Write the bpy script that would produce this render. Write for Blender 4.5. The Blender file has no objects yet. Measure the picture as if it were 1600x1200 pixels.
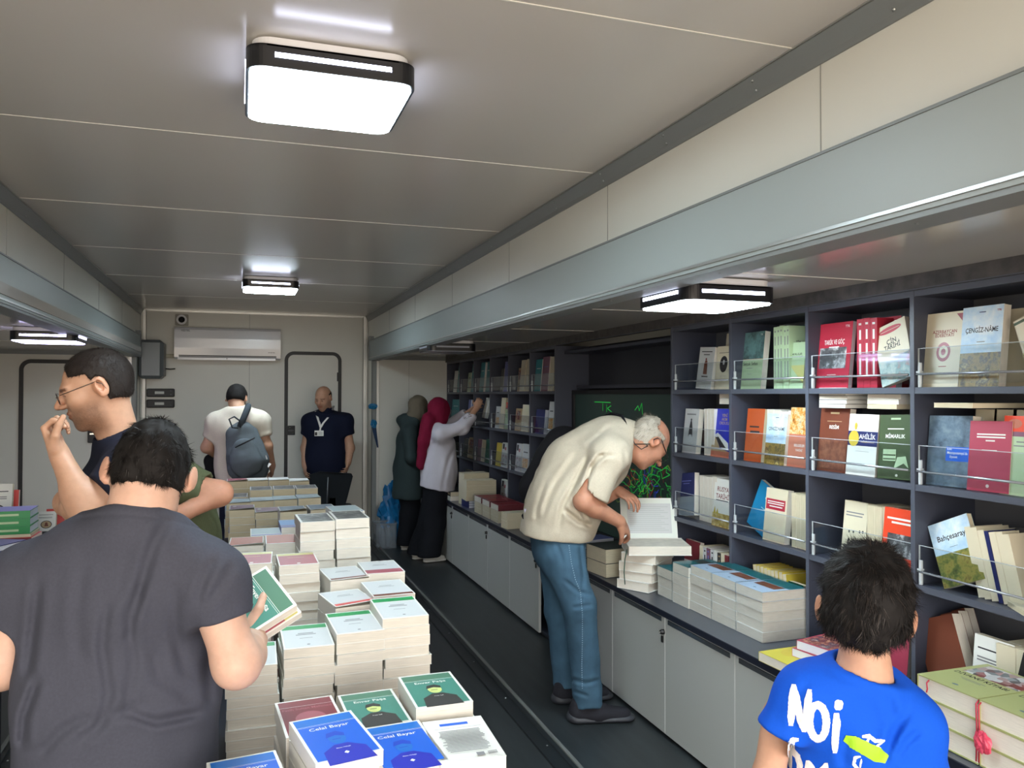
import bpy, math, random
import numpy as np
from mathutils import Vector, Matrix, Euler
from mathutils.bvhtree import BVHTree
SC = bpy.context.scene
COL = SC.collection
rad = math.radians
# ---------------------------------------------------------------- camera
FPX = 1250.0
YAW, PITCH, ROLL = 18.74, 0.78, 0.12
cam_d = bpy.data.cameras.new('camera'); cam_d.sensor_width = 36.0; cam_d.lens = FPX / 1600 * 36
cam_d.clip_start = 0.05
cam = bpy.data.objects.new('camera', cam_d); COL.objects.link(cam)
CAMM = (Matrix.Translation((0, 0, 1.6)) @ Matrix.Rotation(rad(-YAW), 4, 'Z') @ Matrix.Rotation(rad(90 + PITCH), 4, 'X')
        @ Matrix.Rotation(rad(ROLL), 4, 'Z'))
cam.matrix_world = CAMM
SC.camera = cam
# ---------------------------------------------------------------- world, exposure
SC.view_settings.view_transform = 'Standard'; SC.view_settings.look = 'None'
SC.view_settings.exposure = 0.2; SC.view_settings.gamma = 1.0; SC.view_settings.use_curve_mapping = False
W = bpy.data.worlds.new('sky'); SC.world = W; W.use_nodes = True
wn = W.node_tree.nodes; wl = W.node_tree.links
bg = wn['Background']; bg.inputs['Strength'].default_value = 7.6
tc = wn.new('ShaderNodeTexCoord'); sp = wn.new('ShaderNodeSeparateXYZ'); rp = wn.new('ShaderNodeValToRGB')
wl.new(tc.outputs['Generated'], sp.inputs[0]); wl.new(sp.outputs['Z'], rp.inputs[0]); wl.new(rp.outputs[0], bg.inputs['Color'])
e = rp.color_ramp.elements
e[0].position = 0.0; e[0].color = (.55, .47, .38, 1); e[1].position = 0.5; e[1].color = (.86, .93, 1.0, 1)
m_ = rp.color_ramp.elements.new(0.02); m_.color = (1.0, .93, .84, 1)
def portal(loc, rot, sx, sy):
    l = bpy.data.lights.new('daylight_portal', 'AREA'); l.shape = 'RECTANGLE'; l.size = sx; l.size_y = sy
    l.cycles.is_portal = True
    o = bpy.data.objects.new('daylight_portal', l); COL.objects.link(o); o.location = loc; o.rotation_euler = rot
portal((0.1, -1.25, 1.2), (rad(90), 0, 0), 4.8, 2.5)      # the open rear of the bus
cyc = SC.cycles
cyc.max_bounces = 10; cyc.diffuse_bounces = 5; cyc.glossy_bounces = 4; cyc.transmission_bounces = 6; cyc.transparent_max_bounces = 12
cyc.sample_clamp_indirect = 6.0; cyc.caustics_reflective = False; cyc.caustics_refractive = False
# ---------------------------------------------------------------- pixel helpers (the frame is 1600 x 1200)
def ray(px, py):
    d = Vector(((px - 800) / FPX, -(py - 600) / FPX, -1.0))
    return CAMM.to_3x3() @ d
ORG = Vector((0, 0, 1.6))
def P(px, py, d):                       # at camera depth d
    return ORG + ray(px, py) * d
def PX(px, py, X): r = ray(px, py); return ORG + r * (X / r.x)
def PY(px, py, Y): r = ray(px, py); return ORG + r * (Y / r.y)
def PZ(px, py, Z): r = ray(px, py); return ORG + r * ((Z - 1.6) / r.z)
# ---------------------------------------------------------------- materials
def lin(c):
    return tuple(((v / 255) / 12.92 if v / 255 <= .04045 else ((v / 255 + .055) / 1.055) ** 2.4) for v in c)
MATS = {}
def mat(name, rgb, rough=.6, metal=0.0, noise=0.0, scale=8.0, bump=0.0, bscale=200.0, coat=0.0, alpha=None, emit=None, spec=None, stretch=None, rgb2=None, contrast=None):
    if name in MATS: return MATS[name]
    m = bpy.data.materials.new(name); m.use_nodes = True
    nt = m.node_tree; N = nt.nodes; L = nt.links; b = N['Principled BSDF']
    c = lin(rgb) + (1,)
    b.inputs['Base Color'].default_value = c
    b.inputs['Roughness'].default_value = rough; b.inputs['Metallic'].default_value = metal
    if spec is not None: b.inputs['Specular IOR Level'].default_value = spec
    if coat: b.inputs['Coat Weight'].default_value = coat; b.inputs['Coat Roughness'].default_value = .15
    if alpha is not None: b.inputs['Alpha'].default_value = alpha
    if emit is not None:
        b.inputs['Emission Color'].default_value = lin(emit[0]) + (1,); b.inputs['Emission Strength'].default_value = emit[1]
    if noise or bump:
        tcn = N.new('ShaderNodeTexCoord'); vec = tcn.outputs['Object']
        if stretch:
            mp = N.new('ShaderNodeMapping'); mp.inputs['Scale'].default_value = stretch; L.new(vec, mp.inputs[0]); vec = mp.outputs[0]
    if noise:
        n = N.new('ShaderNodeTexNoise'); n.inputs['Scale'].default_value = scale; n.inputs['Detail'].default_value = 5
        L.new(vec, n.inputs['Vector'])
        r = N.new('ShaderNodeValToRGB')
        lo, hi = contrast or (.3, .7)
        r.color_ramp.elements[0].position = lo; r.color_ramp.elements[1].position = hi
        if rgb2 is not None: c0, c1 = lin(rgb), lin(rgb2)
        else: c0 = tuple(max(0, v * (1 - noise)) for v in c[:3]); c1 = tuple(min(1, v * (1 + noise)) for v in c[:3])
        r.color_ramp.elements[0].color = c0 + (1,); r.color_ramp.elements[1].color = c1 + (1,)
        L.new(n.outputs['Fac'], r.inputs[0]); L.new(r.outputs[0], b.inputs['Base Color'])
    if bump:
        n2 = N.new('ShaderNodeTexNoise'); n2.inputs['Scale'].default_value = bscale; n2.inputs['Detail'].default_value = 3
        L.new(vec, n2.inputs['Vector'])
        bp = N.new('ShaderNodeBump'); bp.inputs['Strength'].default_value = bump; bp.inputs['Distance'].default_value = .002
        L.new(n2.outputs['Fac'], bp.inputs['Height']); L.new(bp.outputs[0], b.inputs['Normal'])
    MATS[name] = m; return m
def art_mat(name, cols, scale=6.0, kind='noise', stretch=None):
    """a printed picture: a procedural texture over several colours"""
    if name in MATS: return MATS[name]
    m = bpy.data.materials.new(name); m.use_nodes = True
    N = m.node_tree.nodes; L = m.node_tree.links; b = N['Principled BSDF']; b.inputs['Roughness'].default_value = .4
    t = N.new('ShaderNodeTexCoord'); mp = N.new('ShaderNodeMapping'); mp.inputs['Scale'].default_value = stretch or (1, 1, 1)
    L.new(t.outputs['Object'], mp.inputs[0])
    if kind == 'voronoi':
        n = N.new('ShaderNodeTexVoronoi'); n.inputs['Scale'].default_value = scale; out = n.outputs['Color']
    else:
        n = N.new('ShaderNodeTexNoise'); n.inputs['Scale'].default_value = scale; n.inputs['Detail'].default_value = 6; n.inputs['Roughness'].default_value = .65; out = n.outputs['Fac']
    L.new(mp.outputs[0], n.inputs['Vector'])
    r = N.new('ShaderNodeValToRGB'); L.new(out, r.inputs[0])
    k = len(cols); els = r.color_ramp.elements
    while len(els) < k: els.new(.5)
    for i, c in enumerate(cols):
        els[i].position = .3 + .4 * i / max(1, k - 1) if kind != 'voronoi' else i / max(1, k - 1)
        els[i].color = lin(c) + (1,)
    L.new(r.outputs[0], b.inputs['Base Color'])
    MATS[name] = m; return m
# ---------------------------------------------------------------- mesh builder
class MB:
    def __init__(s): s.v = []; s.f = []; s.m = []; s.ms = []; s.s = []
    def mi(s, m):
        if m not in s.ms: s.ms.append(m)
        return s.ms.index(m)
    def add(s, vs, fs, m, smooth=False, M=None):
        o = len(s.v); i = s.mi(m)
        if M is not None: vs = [M @ Vector(v) for v in vs]
        s.v += [tuple(v) for v in vs]
        for f in fs: s.f.append(tuple(o + a for a in f)); s.m.append(i); s.s.append(smooth)
        return s
    def box(s, a, b, m, M=None, bev=0.0):
        (x0, y0, z0), (x1, y1, z1) = a, b
        if x0 > x1: x0, x1 = x1, x0
        if y0 > y1: y0, y1 = y1, y0
        if z0 > z1: z0, z1 = z1, z0
        if bev:
            e = min(bev, (x1 - x0) / 2.01, (y1 - y0) / 2.01, (z1 - z0) / 2.01)
            X = [x0, x0 + e, x1 - e, x1]; Y = [y0, y0 + e, y1 - e, y1]; Z = [z0, z0 + e, z1 - e, z1]
            vs = []; fs = []
            # six inset faces + 12 edge quads + 8 corner tris
            def idx(p):
                vs.append(p); return len(vs) - 1
            F = {}
            for ax in range(3):
                for sd in (0, 3):
                    for u in (1, 2):
                        for w in (1, 2):
                            c = [0, 0, 0]; c[ax] = sd; o1, o2 = [k for k in range(3) if k != ax]; c[o1] = u; c[o2] = w
                            F[(ax, c[0], c[1], c[2])] = idx((X[c[0]], Y[c[1]], Z[c[2]]))
            def g(ax, c): return F[(ax, *c)]
            for ax in range(3):
                o1, o2 = [k for k in range(3) if k != ax]
                for sd in (0, 3):
                    q = []
                    for u, w in ((1, 1), (2, 1), (2, 2), (1, 2)):
                        c = [0, 0, 0]; c[ax] = sd; c[o1] = u; c[o2] = w; q.append(g(ax, c))
                    fs.append(q)
            for ax in range(3):      # edges along ax
                o1, o2 = [k for k in range(3) if k != ax]
                for s1 in (0, 3):
                    for s2 in (0, 3):
                        q = []
                        for t in (1, 2):
                            c = [0, 0, 0]; c[ax] = t; c[o1] = s1; c[o2] = 1 if s2 == 0 else 2; q.append(g(o1, c))
                        for t in (2, 1):
                            c = [0, 0, 0]; c[ax] = t; c[o2] = s2; c[o1] = 1 if s1 == 0 else 2; q.append(g(o2, c))
                        fs.append(q)
            for a_ in (0, 3):
                for b_ in (0, 3):
                    for c_ in (0, 3):
                        ia, ib, ic = (1 if a_ == 0 else 2), (1 if b_ == 0 else 2), (1 if c_ == 0 else 2)
                        fs.append([g(0, (a_, ib, ic)), g(1, (ia, b_, ic)), g(2, (ia, ib, c_))])
            cx = Vector(((x0 + x1) / 2, (y0 + y1) / 2, (z0 + z1) / 2)); out = []
            for f in fs:
                p = [Vector(vs[i]) for i in f]; n = (p[1] - p[0]).cross(p[2] - p[0])
                mid = sum(p, Vector()) / len(p) - cx
                out.append(f if n.dot(mid) > 0 else f[::-1])
            return s.add(vs, out, m, False, M)
        vs = [(x0, y0, z0), (x1, y0, z0), (x1, y1, z0), (x0, y1, z0), (x0, y0, z1), (x1, y0, z1), (x1, y1, z1), (x0, y1, z1)]
        fs = [(0, 3, 2, 1), (4, 5, 6, 7), (0, 1, 5, 4), (1, 2, 6, 5), (2, 3, 7, 6), (3, 0, 4, 7)]
        return s.add(vs, fs, m, False, M)
    def prism(s, pts, z0, z1, m, M=None, smooth=False):
        """closed outline in xy, extruded z0..z1"""
        n = len(pts)
        vs = [(x, y, z0) for x, y in pts] + [(x, y, z1) for x, y in pts]
        fs = [tuple(range(n))[::-1], tuple(range(n, 2 * n))]
        s.add(vs, fs, m, False, M)
        return s.add(vs, [(i, (i + 1) % n, n + (i + 1) % n, n + i) for i in range(n)], m, smooth, M)
    def ring(s, outer, inner, z0, z1, m, M=None):
        n = len(outer)
        vs = [(x, y, z0) for x, y in outer] + [(x, y, z0) for x, y in inner] + [(x, y, z1) for x, y in outer] + [(x, y, z1) for x, y in inner]
        fs = []
        for i in range(n):
            j = (i + 1) % n
            fs += [(i, j, 2 * n + j, 2 * n + i), (n + j, n + i, 3 * n + i, 3 * n + j), (2 * n + i, 2 * n + j, 3 * n + j, 3 * n + i), (j, i, n + i, n + j)]
        return s.add(vs, fs, m, False, M)
    def tube(s, pts, r, m, seg=8, smooth=True, M=None, cap=True):
        pts = [Vector(p) for p in pts]; n = len(pts); rs = r if isinstance(r, (list, tuple)) else [r] * n
        vs = []; up = None
        for i, p in enumerate(pts):
            d = (pts[min(i + 1, n - 1)] - pts[max(i - 1, 0)]).normalized()
            if up is None: up = Vector((0, 0, 1)) if abs(d.z) < .9 else Vector((1, 0, 0))
            a = d.cross(up).normalized(); b = a.cross(d).normalized(); up = b
            for k in range(seg):
                t = 2 * math.pi * k / seg
                vs.append(p + (a * math.cos(t) + b * math.sin(t)) * rs[i])
        fs = []
        for i in range(n - 1):
            for k in range(seg):
                k2 = (k + 1) % seg
                fs.append((i * seg + k, (i + 1) * seg + k, (i + 1) * seg + k2, i * seg + k2))
        if cap: fs += [tuple(range(seg)), tuple(range((n - 1) * seg, n * seg))[::-1]]
        return s.add(vs, fs, m, smooth, M)
    def lathe(s, prof, m, seg=20, M=None, smooth=True):
        vs = []; n = len(prof)
        for k in range(seg):
            t = 2 * math.pi * k / seg
            for r, z in prof: vs.append((r * math.cos(t), r * math.sin(t), z))
        fs = []
        for k in range(seg):
            k2 = (k + 1) % seg
            for i in range(n - 1): fs.append((k * n + i, k2 * n + i, k2 * n + i + 1, k * n + i + 1))
        return s.add(vs, fs, m, smooth, M)
    def quad(s, a, b, c, d, m, M=None): return s.add([a, b, c, d], [(0, 1, 2, 3)], m, False, M)
    def text(s, body, cx, cy, size, m, z=0.0, M=None, align='CENTER', wmax=None, sx=1.0, shear=0.0):
        vs, fs = text_mesh(body, align, shear)
        if not vs: return s
        k = size
        w = (max(v[0] for v in vs) - min(v[0] for v in vs)) * k * sx
        if wmax and w > wmax: sx *= wmax / w
        vs = [(cx + x * k * sx, cy + y * k, z) for x, y in vs]
        return s.add(vs, fs, m, False, M)
    def build(s, name, parent=None, M=None):
        me = bpy.data.meshes.new(name); me.from_pydata(s.v, [], s.f)
        for m in s.ms: me.materials.append(m)
        me.polygons.foreach_set('material_index', s.m); me.polygons.foreach_set('use_smooth', s.s); me.update()
        return link(name, me, parent, M)
_TX = {}
def text_mesh(body, align='CENTER', shear=0.0):
    key = (body, align, shear)
    if key in _TX: return _TX[key]
    c = bpy.data.curves.new('t', 'FONT'); c.body = body; c.align_x = align; c.align_y = 'CENTER'; c.resolution_u = 2; c.size = 1.0; c.shear = shear; c.offset = .014
    o = bpy.data.objects.new('t', c); COL.objects.link(o); bpy.context.view_layer.update()
    me = o.evaluated_get(bpy.context.evaluated_depsgraph_get()).to_mesh()
    vs = [(v.co.x, v.co.y) for v in me.vertices]; fs = [tuple(p.vertices) for p in me.polygons]
    bpy.data.objects.remove(o); bpy.data.curves.remove(c)
    _TX[key] = (vs, fs); return _TX[key]
def link(name, me, parent=None, M=None):
    o = bpy.data.objects.new(name, me); COL.objects.link(o)
    if parent is not None: o.parent = parent
    if M is not None: o.matrix_local = M
    return o
def tag(o, label=None, cat=None, group=None, kind=None):
    if label: o['label'] = label
    if cat: o['category'] = cat
    if group: o['group'] = group
    if kind: o['kind'] = kind
    return o
def thing(name, label, cat, loc=(0, 0, 0), rz=0.0, group=None, M=None):
    o = bpy.data.objects.new(name, None); COL.objects.link(o); o.empty_display_size = .05
    o.matrix_world = M if M is not None else Matrix.Translation(loc) @ Matrix.Rotation(rz, 4, 'Z')
    return tag(o, label, cat, group)
def struct(name, mb, parent=None):
    o = mb.build(name, parent)
    if parent is None: o['kind'] = 'structure'
    return o
def rrect(w, h, r, n=5):
    pts = []
    for cx, cy, a in ((w / 2 - r, h / 2 - r, 0), (-w / 2 + r, h / 2 - r, 90), (-w / 2 + r, -h / 2 + r, 180), (w / 2 - r, -h / 2 + r, 270)):
        for k in range(n + 1):
            t = rad(a + 90 * k / n); pts.append((cx + r * math.cos(t), cy + r * math.sin(t)))
    return pts
T = Matrix.Translation
def RX(a): return Matrix.Rotation(a, 4, 'X')
def RY(a): return Matrix.Rotation(a, 4, 'Y')
def RZ(a): return Matrix.Rotation(a, 4, 'Z')
# ================================================================ the room: a bus body with two slide-out bays
WHITE = mat('wall_panel_white', (214, 213, 204), .35, noise=.03, scale=1.5)
CEIL = mat('ceiling_panel_gloss', (206, 202, 197), .22, noise=.015, scale=1.0)
CEILS = mat('bay_ceiling_gloss', (196, 194, 190), .14)
SEAM = mat('white_sealant', (232, 230, 224), .5)
BEAM = mat('beam_paint', (152, 160, 159), .45)
TRIM = mat('trim_grey', (124, 128, 128), .45, metal=.1)
ALU = mat('aluminium', (176, 177, 174), .35, metal=.7)
FLOORM = mat('floor_vinyl', (46, 50, 52), .38, noise=.25, scale=3.0, bump=.15, bscale=60, stretch=(6, .7, 1))
RAILD = mat('rail_dark', (40, 44, 47), .4, metal=.3)
RUB = mat('black_rubber', (16, 17, 20), .5)
SEAMD = mat('panel_joint', (150, 150, 144), .7)
XL, XR, YF, YE, YB, ZC, ZS = -1.0, 1.38, 9.25, 8.83, -1.2, 2.5, 2.02
XLO, XRO = -2.30, 2.50
b = MB(); b.box((XLO - .1, YB, -.08), (XRO + .1, YF + .1, 0), FLOORM); struct('floor', b)
b = MB(); b.box((XL - .05, YB, ZC), (XR + .05, YF + .1, ZC + .06), CEIL)
for k in range(-2, 6):
    y = 1.72 + 1.235 * k; b.box((XL, y - .0022, ZC - .0015), (XR - .02, y + .0022, ZC), SEAM)
struct('ceiling', b)
for side, x0, x1 in (('right', XR, XRO), ('left', XLO, XL)):
    b = MB(); b.box((x0 - .02, YB, ZS), (x1 + .05, YE, ZS + .05), CEILS)
    for k in range(-2, 6): y = 1.1 + 1.235 * k; b.box((x0, y - .0015, ZS - .0012), (x1, y + .0015, ZS), SEAM)
    struct('ceiling_' + side + '_bay', b)
# far wall
b = MB(); b.box((XL - .05, YF, 0), (XR + .05, YF + .06, ZC), WHITE)
b.box((.09 - .002, YF - .0012, 0), (.09 + .002, YF, ZC), SEAMD)
b.box((XL, YF - .012, ZC - .02), (XR, YF, ZC), ALU)
struct('wall_far', b)
# upper side walls (above the bays) and their lower beams
def side_upper(name, x, sgn):
    b = MB(); b.box((x, YB, 2.14), (x + sgn * .06, YF, ZC), WHITE)
    for k in range(-1, 6):
        y = 1.65 + 1.235 * k; b.box((x - sgn * .0012, y - .0018, 2.18), (x, y + .0018, ZC), SEAMD)
    b.box((x, YE, 0), (x + sgn * .06, YF, 2.2), WHITE)
    struct(name, b)
side_upper('wall_right', XR, 1); side_upper('wall_left', XL, -1)
RIV = mat('rivet_steel', (170, 172, 172), .3, metal=.9)
def cove(name, x, sgn):
    b = MB()      # a sloping dark cover strip with light lips and rivets
    pr = [(0, 0), (-.028, 0), (-.030, -.006), (-.008, -.050), (-.006, -.066), (0, -.066)]
    vs = []; n = len(pr)
    for y in (YB, YF):
        for dx, dz in pr: vs.append((x + sgn * dx, y, ZC + dz))
    fs = [(i, (i + 1) % n, n + (i + 1) % n, n + i) for i in range(n)]
    b.add(vs, fs, TRIM)
    b.box((x - sgn * .034, YB, ZC - .004), (x - sgn * .028, YF, ZC), ALU)
    y = .4
    while y < YF:
        for dx, dz in ((.0255, -.017), (.0125, -.043)):
            b.lathe([(0, .003), (.003, .0025), (.005, 0)], RIV, 8, T((x - sgn * dx, y, ZC + dz)) @ RY(rad(-sgn * 117)))
        y += .5
    struct(name, b)
cove('trim_1', XR, 1); cove('trim_2', XL, -1)
def beam(name, x, sgn):
    b = MB(); b.box((x - sgn * .045, YB, 1.985), (x + sgn * .10, YE, 2.19), BEAM)
    b.box((x - sgn * .050, YB, 1.996), (x - sgn * .045, YE, 2.004), ALU)
    b.box((x - sgn * .049, YB, 2.186), (x - sgn * .02, YE, 2.193), TRIM)
    b.box((x - sgn * .040, YB, 1.972), (x + sgn * .06, YE, 1.985), TRIM)
    b.box((x - sgn * .048, YE - .05, 1.975), (x + sgn * .07, YE + .02, 2.24), TRIM)
    y = .6
    while y < YE:
        b.lathe([(0, -.003), (.004, -.002), (.005, 0)], RIV, 8, T((x, y, 1.972))); y += .75
    struct(name, b)
beam('trim_3', XR, 1); beam('trim_4', XL, -1)
# bay outer walls, end walls
b = MB(); b.box((XRO, YB, 0), (XRO + .06, YE + .06, ZS + .05), WHITE); struct('wall_right_bay', b)
b = MB(); b.box((XLO - .06, YB, 0), (XLO, YE + .06, ZS + .05), WHITE); struct('wall_left_bay', b)
def endwall(name, x0, x1, jx):
    b = MB(); b.box((x0, YE, 0), (x1, YE + .06, ZS), WHITE)
    b.box((x0, YE - .012, 1.985), (x1, YE, ZS), TRIM)
    for x in jx: b.box((x - .0015, YE - .001, 0), (x + .0015, YE, ZS), SEAMD)
    struct(name, b)
endwall('wall_right_end', XR + .03, XRO, (1.78,)); endwall('wall_left_end', XLO, XL - .03, (-1.25,))
def pillar(name, x, sgn):
    b = MB()
    b.box((x - sgn * .055, YF - .045, 0), (x, YF, ZC - .01), ALU, bev=.004)
    b.box((x - sgn * .022, YF - .049, 0), (x - sgn * .006, YF - .045, ZC - .02), WHITE)
    b.box((x - sgn * .012, YE - .03, 0), (x + sgn * .035, YE + .05, 1.99), TRIM, bev=.003)
    b.box((x + sgn * .035, YE - .018, 0), (x + sgn * .065, YE, 1.99), ALU)
    for z in (.3, .7, 1.1, 1.5, 1.9):
        b.lathe([(0, .003), (.004, .002), (.005, 0)], RIV, 8, T((x + sgn * .05, YE - .018, z)) @ RX(rad(90)))
        b.lathe([(0, .003), (.004, .002), (.005, 0)], RIV, 8, T((x - sgn * .04, YF - .045, z)) @ RX(rad(90)))
    struct(name, b)
pillar('trim_5', XR, 1); pillar('trim_6', XL, -1)
def rail(name, x, sgn):
    b = MB()
    b.box((x - sgn * .10, YB, 0), (x - sgn * .035, YE, .012), RAILD)
    b.box((x - sgn * .035, YB, 0), (x - sgn * .014, YE, .020), RAILD)
    b.box((x - sgn * .014, YB, 0), (x + sgn * .004, YE, .026), mat('rail_edge', (120, 122, 120), .5, metal=.3))
    for k in range(14):
        b.lathe([(0, .003), (.004, .002), (.005, 0)], RIV, 8, T((x - sgn * .055, .4 + k * .6, .012)))
    struct(name, b)
rail('trim_7', XR, 1); rail('trim_8', XL, -1)
# ---------------------------------------------------------------- doors with rounded rubber frames
def round_door(name, x0, x1, z0, z1, y, lock_left=True, hinge=True, slits=False):
    w, h = x1 - x0, z1 - z0
    M = T(((x0 + x1) / 2, y, (z0 + z1) / 2)) @ RX(rad(90))
    o = MB(); o.prism(rrect(w - .05, h - .05, .07), 0, .012, WHITE, M)
    d = o.build(name); d['kind'] = 'structure'
    f = MB(); f.ring(rrect(w, h, .10, 8), rrect(w - .075, h - .075, .065, 8), 0, .022, RUB, M); f.build('frame', d)
    return d
def door_lock(parent, x, z, y):
    b = MB(); M = T((x, y, z)) @ RX(rad(90))
    b.prism(rrect(.085, .105, .006), 0, .012, RUB, M)
    for dx, dz in ((-.012, .028), (.018, -.028)):
        b.lathe([(0, .02), (.008, .018), (.011, .012), (.011, .010)], mat('chrome', (210, 210, 205), .15, metal=1.0), 12, M @ T((dx, dz, 0)))
    b.box((-.03, -.01, .012), (.03, .006, .018), mat('lock_grey', (60, 62, 66), .4), M)
    b.build('lock', parent)
dmain = round_door('door_1', .462, 1.085, .04, 2.08, YF)
door_lock(dmain, .535, 1.20, YF - .018)
b = MB()
for z in (.5, 1.15, 1.8): b.box((1.035, YF - .03, z - .05), (1.06, YF - .012, z + .05), RUB)
b.build('hinge', dmain)
dleft = round_door('door_2', -2.02, -1.34, .04, 1.935, YE)
b = MB()
b.box((-1.40, YE - .03, 1.30), (-1.345, YE - .022, 1.44), mat('paper_white', (225, 228, 230), .6)); b.build('notice', dleft)
b = MB(); b.box((-1.42, YE - .05, 1.12), (-1.345, YE - .02, 1.28), RUB, bev=.006)
b.box((-1.40, YE - .056, 1.2), (-1.365, YE - .05, 1.215), mat('chrome', (210, 210, 205), .15, metal=1.0)); b.build('lock', dleft)
# ---------------------------------------------------------------- ceiling lamps
LED = mat('led_diffuser', (255, 255, 255), .5, emit=((226, 246, 255), 44.0))
LEDS = mat('led_side_strip', (255, 255, 255), .5, emit=((222, 228, 255), 14.0))
LEDV = mat('led_diffuser_cool', (255, 255, 255), .5, emit=((206, 200, 255), 20.0))
OFFD = mat('diffuser_unlit', (150, 156, 170), .3)
BLK = mat('lamp_black', (20, 21, 26), .35)
LBASE = mat('lamp_base_white', (225, 226, 230), .4)
def ceiling_lamp(label, x, y, z, s, lit='on', rz=0.0):
    t = thing('ceiling_lamp', label, 'lamp', (x, y, z), rz)
    b = MB(); b.prism(rrect(s * .93, s * .93, .05, 8), -.028, -.004, LBASE); b.build('base', t)
    D = {'on': LED, 'cool': LEDV, 'off': OFFD}[lit]; S = {'on': LEDS, 'cool': LEDV, 'off': mat('strip_unlit', (176, 182, 196), .3)}[lit]
    b = MB(); b.ring(rrect(s, s, .05, 8), rrect(s - .016, s - .016, .045, 8), -.085, -.028, BLK)
    b.ring(rrect(s, s, .05, 8), rrect(s * .6, s * .6, .05, 8), -.033, -.028, BLK); b.build('housing', t)
    b = MB(); b.prism(rrect(s - .018, s - .018, .044, 8), -.089, -.075, D)
    b.build('diffuser', t)
    for k in range(4):
        b = MB(); b.box((-s * .34, -s / 2 - .0015, -.060), (s * .34, -s / 2 + .001, -.048), S); b.build('light_strip', t, RZ(rad(90 * k)))
    return t
ceiling_lamp('square black rimmed ceiling lamp lit brightly on the near main ceiling', .222, 2.28, ZC, .43)
ceiling_lamp('small looking lit square lamp on the main ceiling above the air conditioner', .215, 6.55, ZC, .415)
ceiling_lamp('lit square lamp under the low bay ceiling above the near bookshelves', 1.655, 2.62, ZS, .38)
ceiling_lamp('unlit dark square lamp under the bay ceiling above the far bookshelves', 1.53, 6.1, ZS, .38, 'off')
ceiling_lamp('violet glowing square lamp under the left bay ceiling', -1.17, 5.85, ZS, .38, 'cool')
# ---------------------------------------------------------------- things on the far wall
ACW = mat('ac_plastic', (206, 207, 212), .18, coat=.5)
t = thing('air_conditioner', 'white split air conditioner mounted on the far wall beside the door', 'air conditioner', (-.125, YF, 2.14))
b = MB(); w = .535
prof = [(0, -.165), (-.185, -.165), (-.204, -.150), (-.212, -.05), (-.213, .05), (-.208, .14), (-.196, .162), (-.175, .168), (0, .168)]
n = len(prof); vs = [(sx * w, y, z) for sx in (-1, 1) for y, z in prof]
b.add(vs, [tuple(range(n)), tuple(range(n, 2 * n))[::-1]] + [(i, n + i, n + (i + 1) % n, (i + 1) % n) for i in range(n)], ACW)
b.build('housing', t)
b = MB(); b.box((-.49, -.212, -.137), (.49, -.19, -.128), RUB); b.box((-.49, -.206, -.163), (.49, -.15, -.139), mat('ac_slot', (120, 122, 128), .4)); b.build('outlet', t)
b = MB(); b.box((-.50, -.222, -.190), (-.02, -.19, -.166), ACW, M=T((0, .0, .012)) ); b.box((-.01, -.222, -.190), (.48, -.19, -.166), ACW, M=T((0, 0, .012))); b.build('louvre', t)
b = MB(); b.text('VESTEL', -.47, .128, .028, mat('print_grey', (90, 92, 98), .5), M=T((0, -.2105, 0)) @ RX(rad(90)) , align='LEFT'); b.text('INVERTER', .44, -.09, .016, mat('print_grey', (90, 92, 98), .5), M=T((0, -.2155, 0)) @ RX(rad(90))); b.build('lettering', t)
b = MB(); b.box((-.755, YF - .05, 1.985), (-.665, YF, 2.025), mat('duct_cream', (190, 186, 165), .5), bev=.006)
tag(b.build('cable_duct'), 'short cream cable duct running left from the air conditioner', 'duct')
t = thing('alarm_sounder', 'small round dark alarm sounder in square housing above the air conditioner', 'alarm', (-.60, YF, 2.395))
b = MB(); b.prism(rrect(.13, .12, .01), 0, .03, mat('alarm_grey', (150, 148, 138), .5), RX(rad(90))); b.build('housing', t)
b = MB(); b.ring(rrect(.104, .104, .052, 8), rrect(.066, .066, .033, 8), .03, .06, LBASE, RX(rad(90))); b.lathe([(0, .07), (.02, .066), (.033, .04), (.033, .03)], RUB, 20, RX(rad(90))); b.build('siren', t)
t = thing('cabinet_box', 'grey metal wall box hung at the corner left of the air conditioner', 'electrical box', (-.93, YF, 1.96))
GB = mat('box_grey', (112, 118, 122), .4, metal=.2)
b = MB(); b.box((-.06, -.30, -.20), (.17, -.0, .20), GB, bev=.03); b.build('body', t)
b = MB(); b.box((.17, -.27, -.17), (.178, -.02, .17), mat('box_lid', (96, 102, 106), .35, metal=.2), bev=.003); b.build('lid', t)
b = MB(); b.tube([(.178, -.05, -.09), (.22, -.05, -.095), (.27, -.05, -.09)], .006, RUB); b.build('latch', t)
PLT = mat('socket_label', (205, 206, 200), .5)
for z, lab in ((1.615, 'upper black socket box with pale label on the far wall'), (1.50, 'lower black socket box with pale label on the far wall')):
    t = thing('socket_box', lab, 'socket', (-.80, YF, z))
    b = MB(); b.box((-.135, -.06, -.043), (.135, 0, .043), RUB, bev=.008); b.build('body', t)
    b = MB(); b.box((-.055, -.063, -.014), (.035, -.059, .014), PLT, bev=.001); b.build('label_plate', t)
    b = MB()
    for dz in (-.018, .018): b.lathe([(0, .012), (.006, .01), (.007, 0)], mat('print_grey', (90, 92, 98), .5), 8, T((.1, -.055, dz)) @ RX(rad(90)))
    b.build('screw', t)
t = thing('exit_sign', 'green emergency exit sign on the left end wall behind the man in glasses', 'sign', (-1.13, YE, 1.72))
b = MB(); b.box((-.12, -.012, -.065), (.09, 0, .065), mat('sign_green', (14, 110, 62), .4), bev=.003); b.build('plate', t)
b = MB(); wgl = mat('sign_white', (215, 235, 220), .4)
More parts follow.
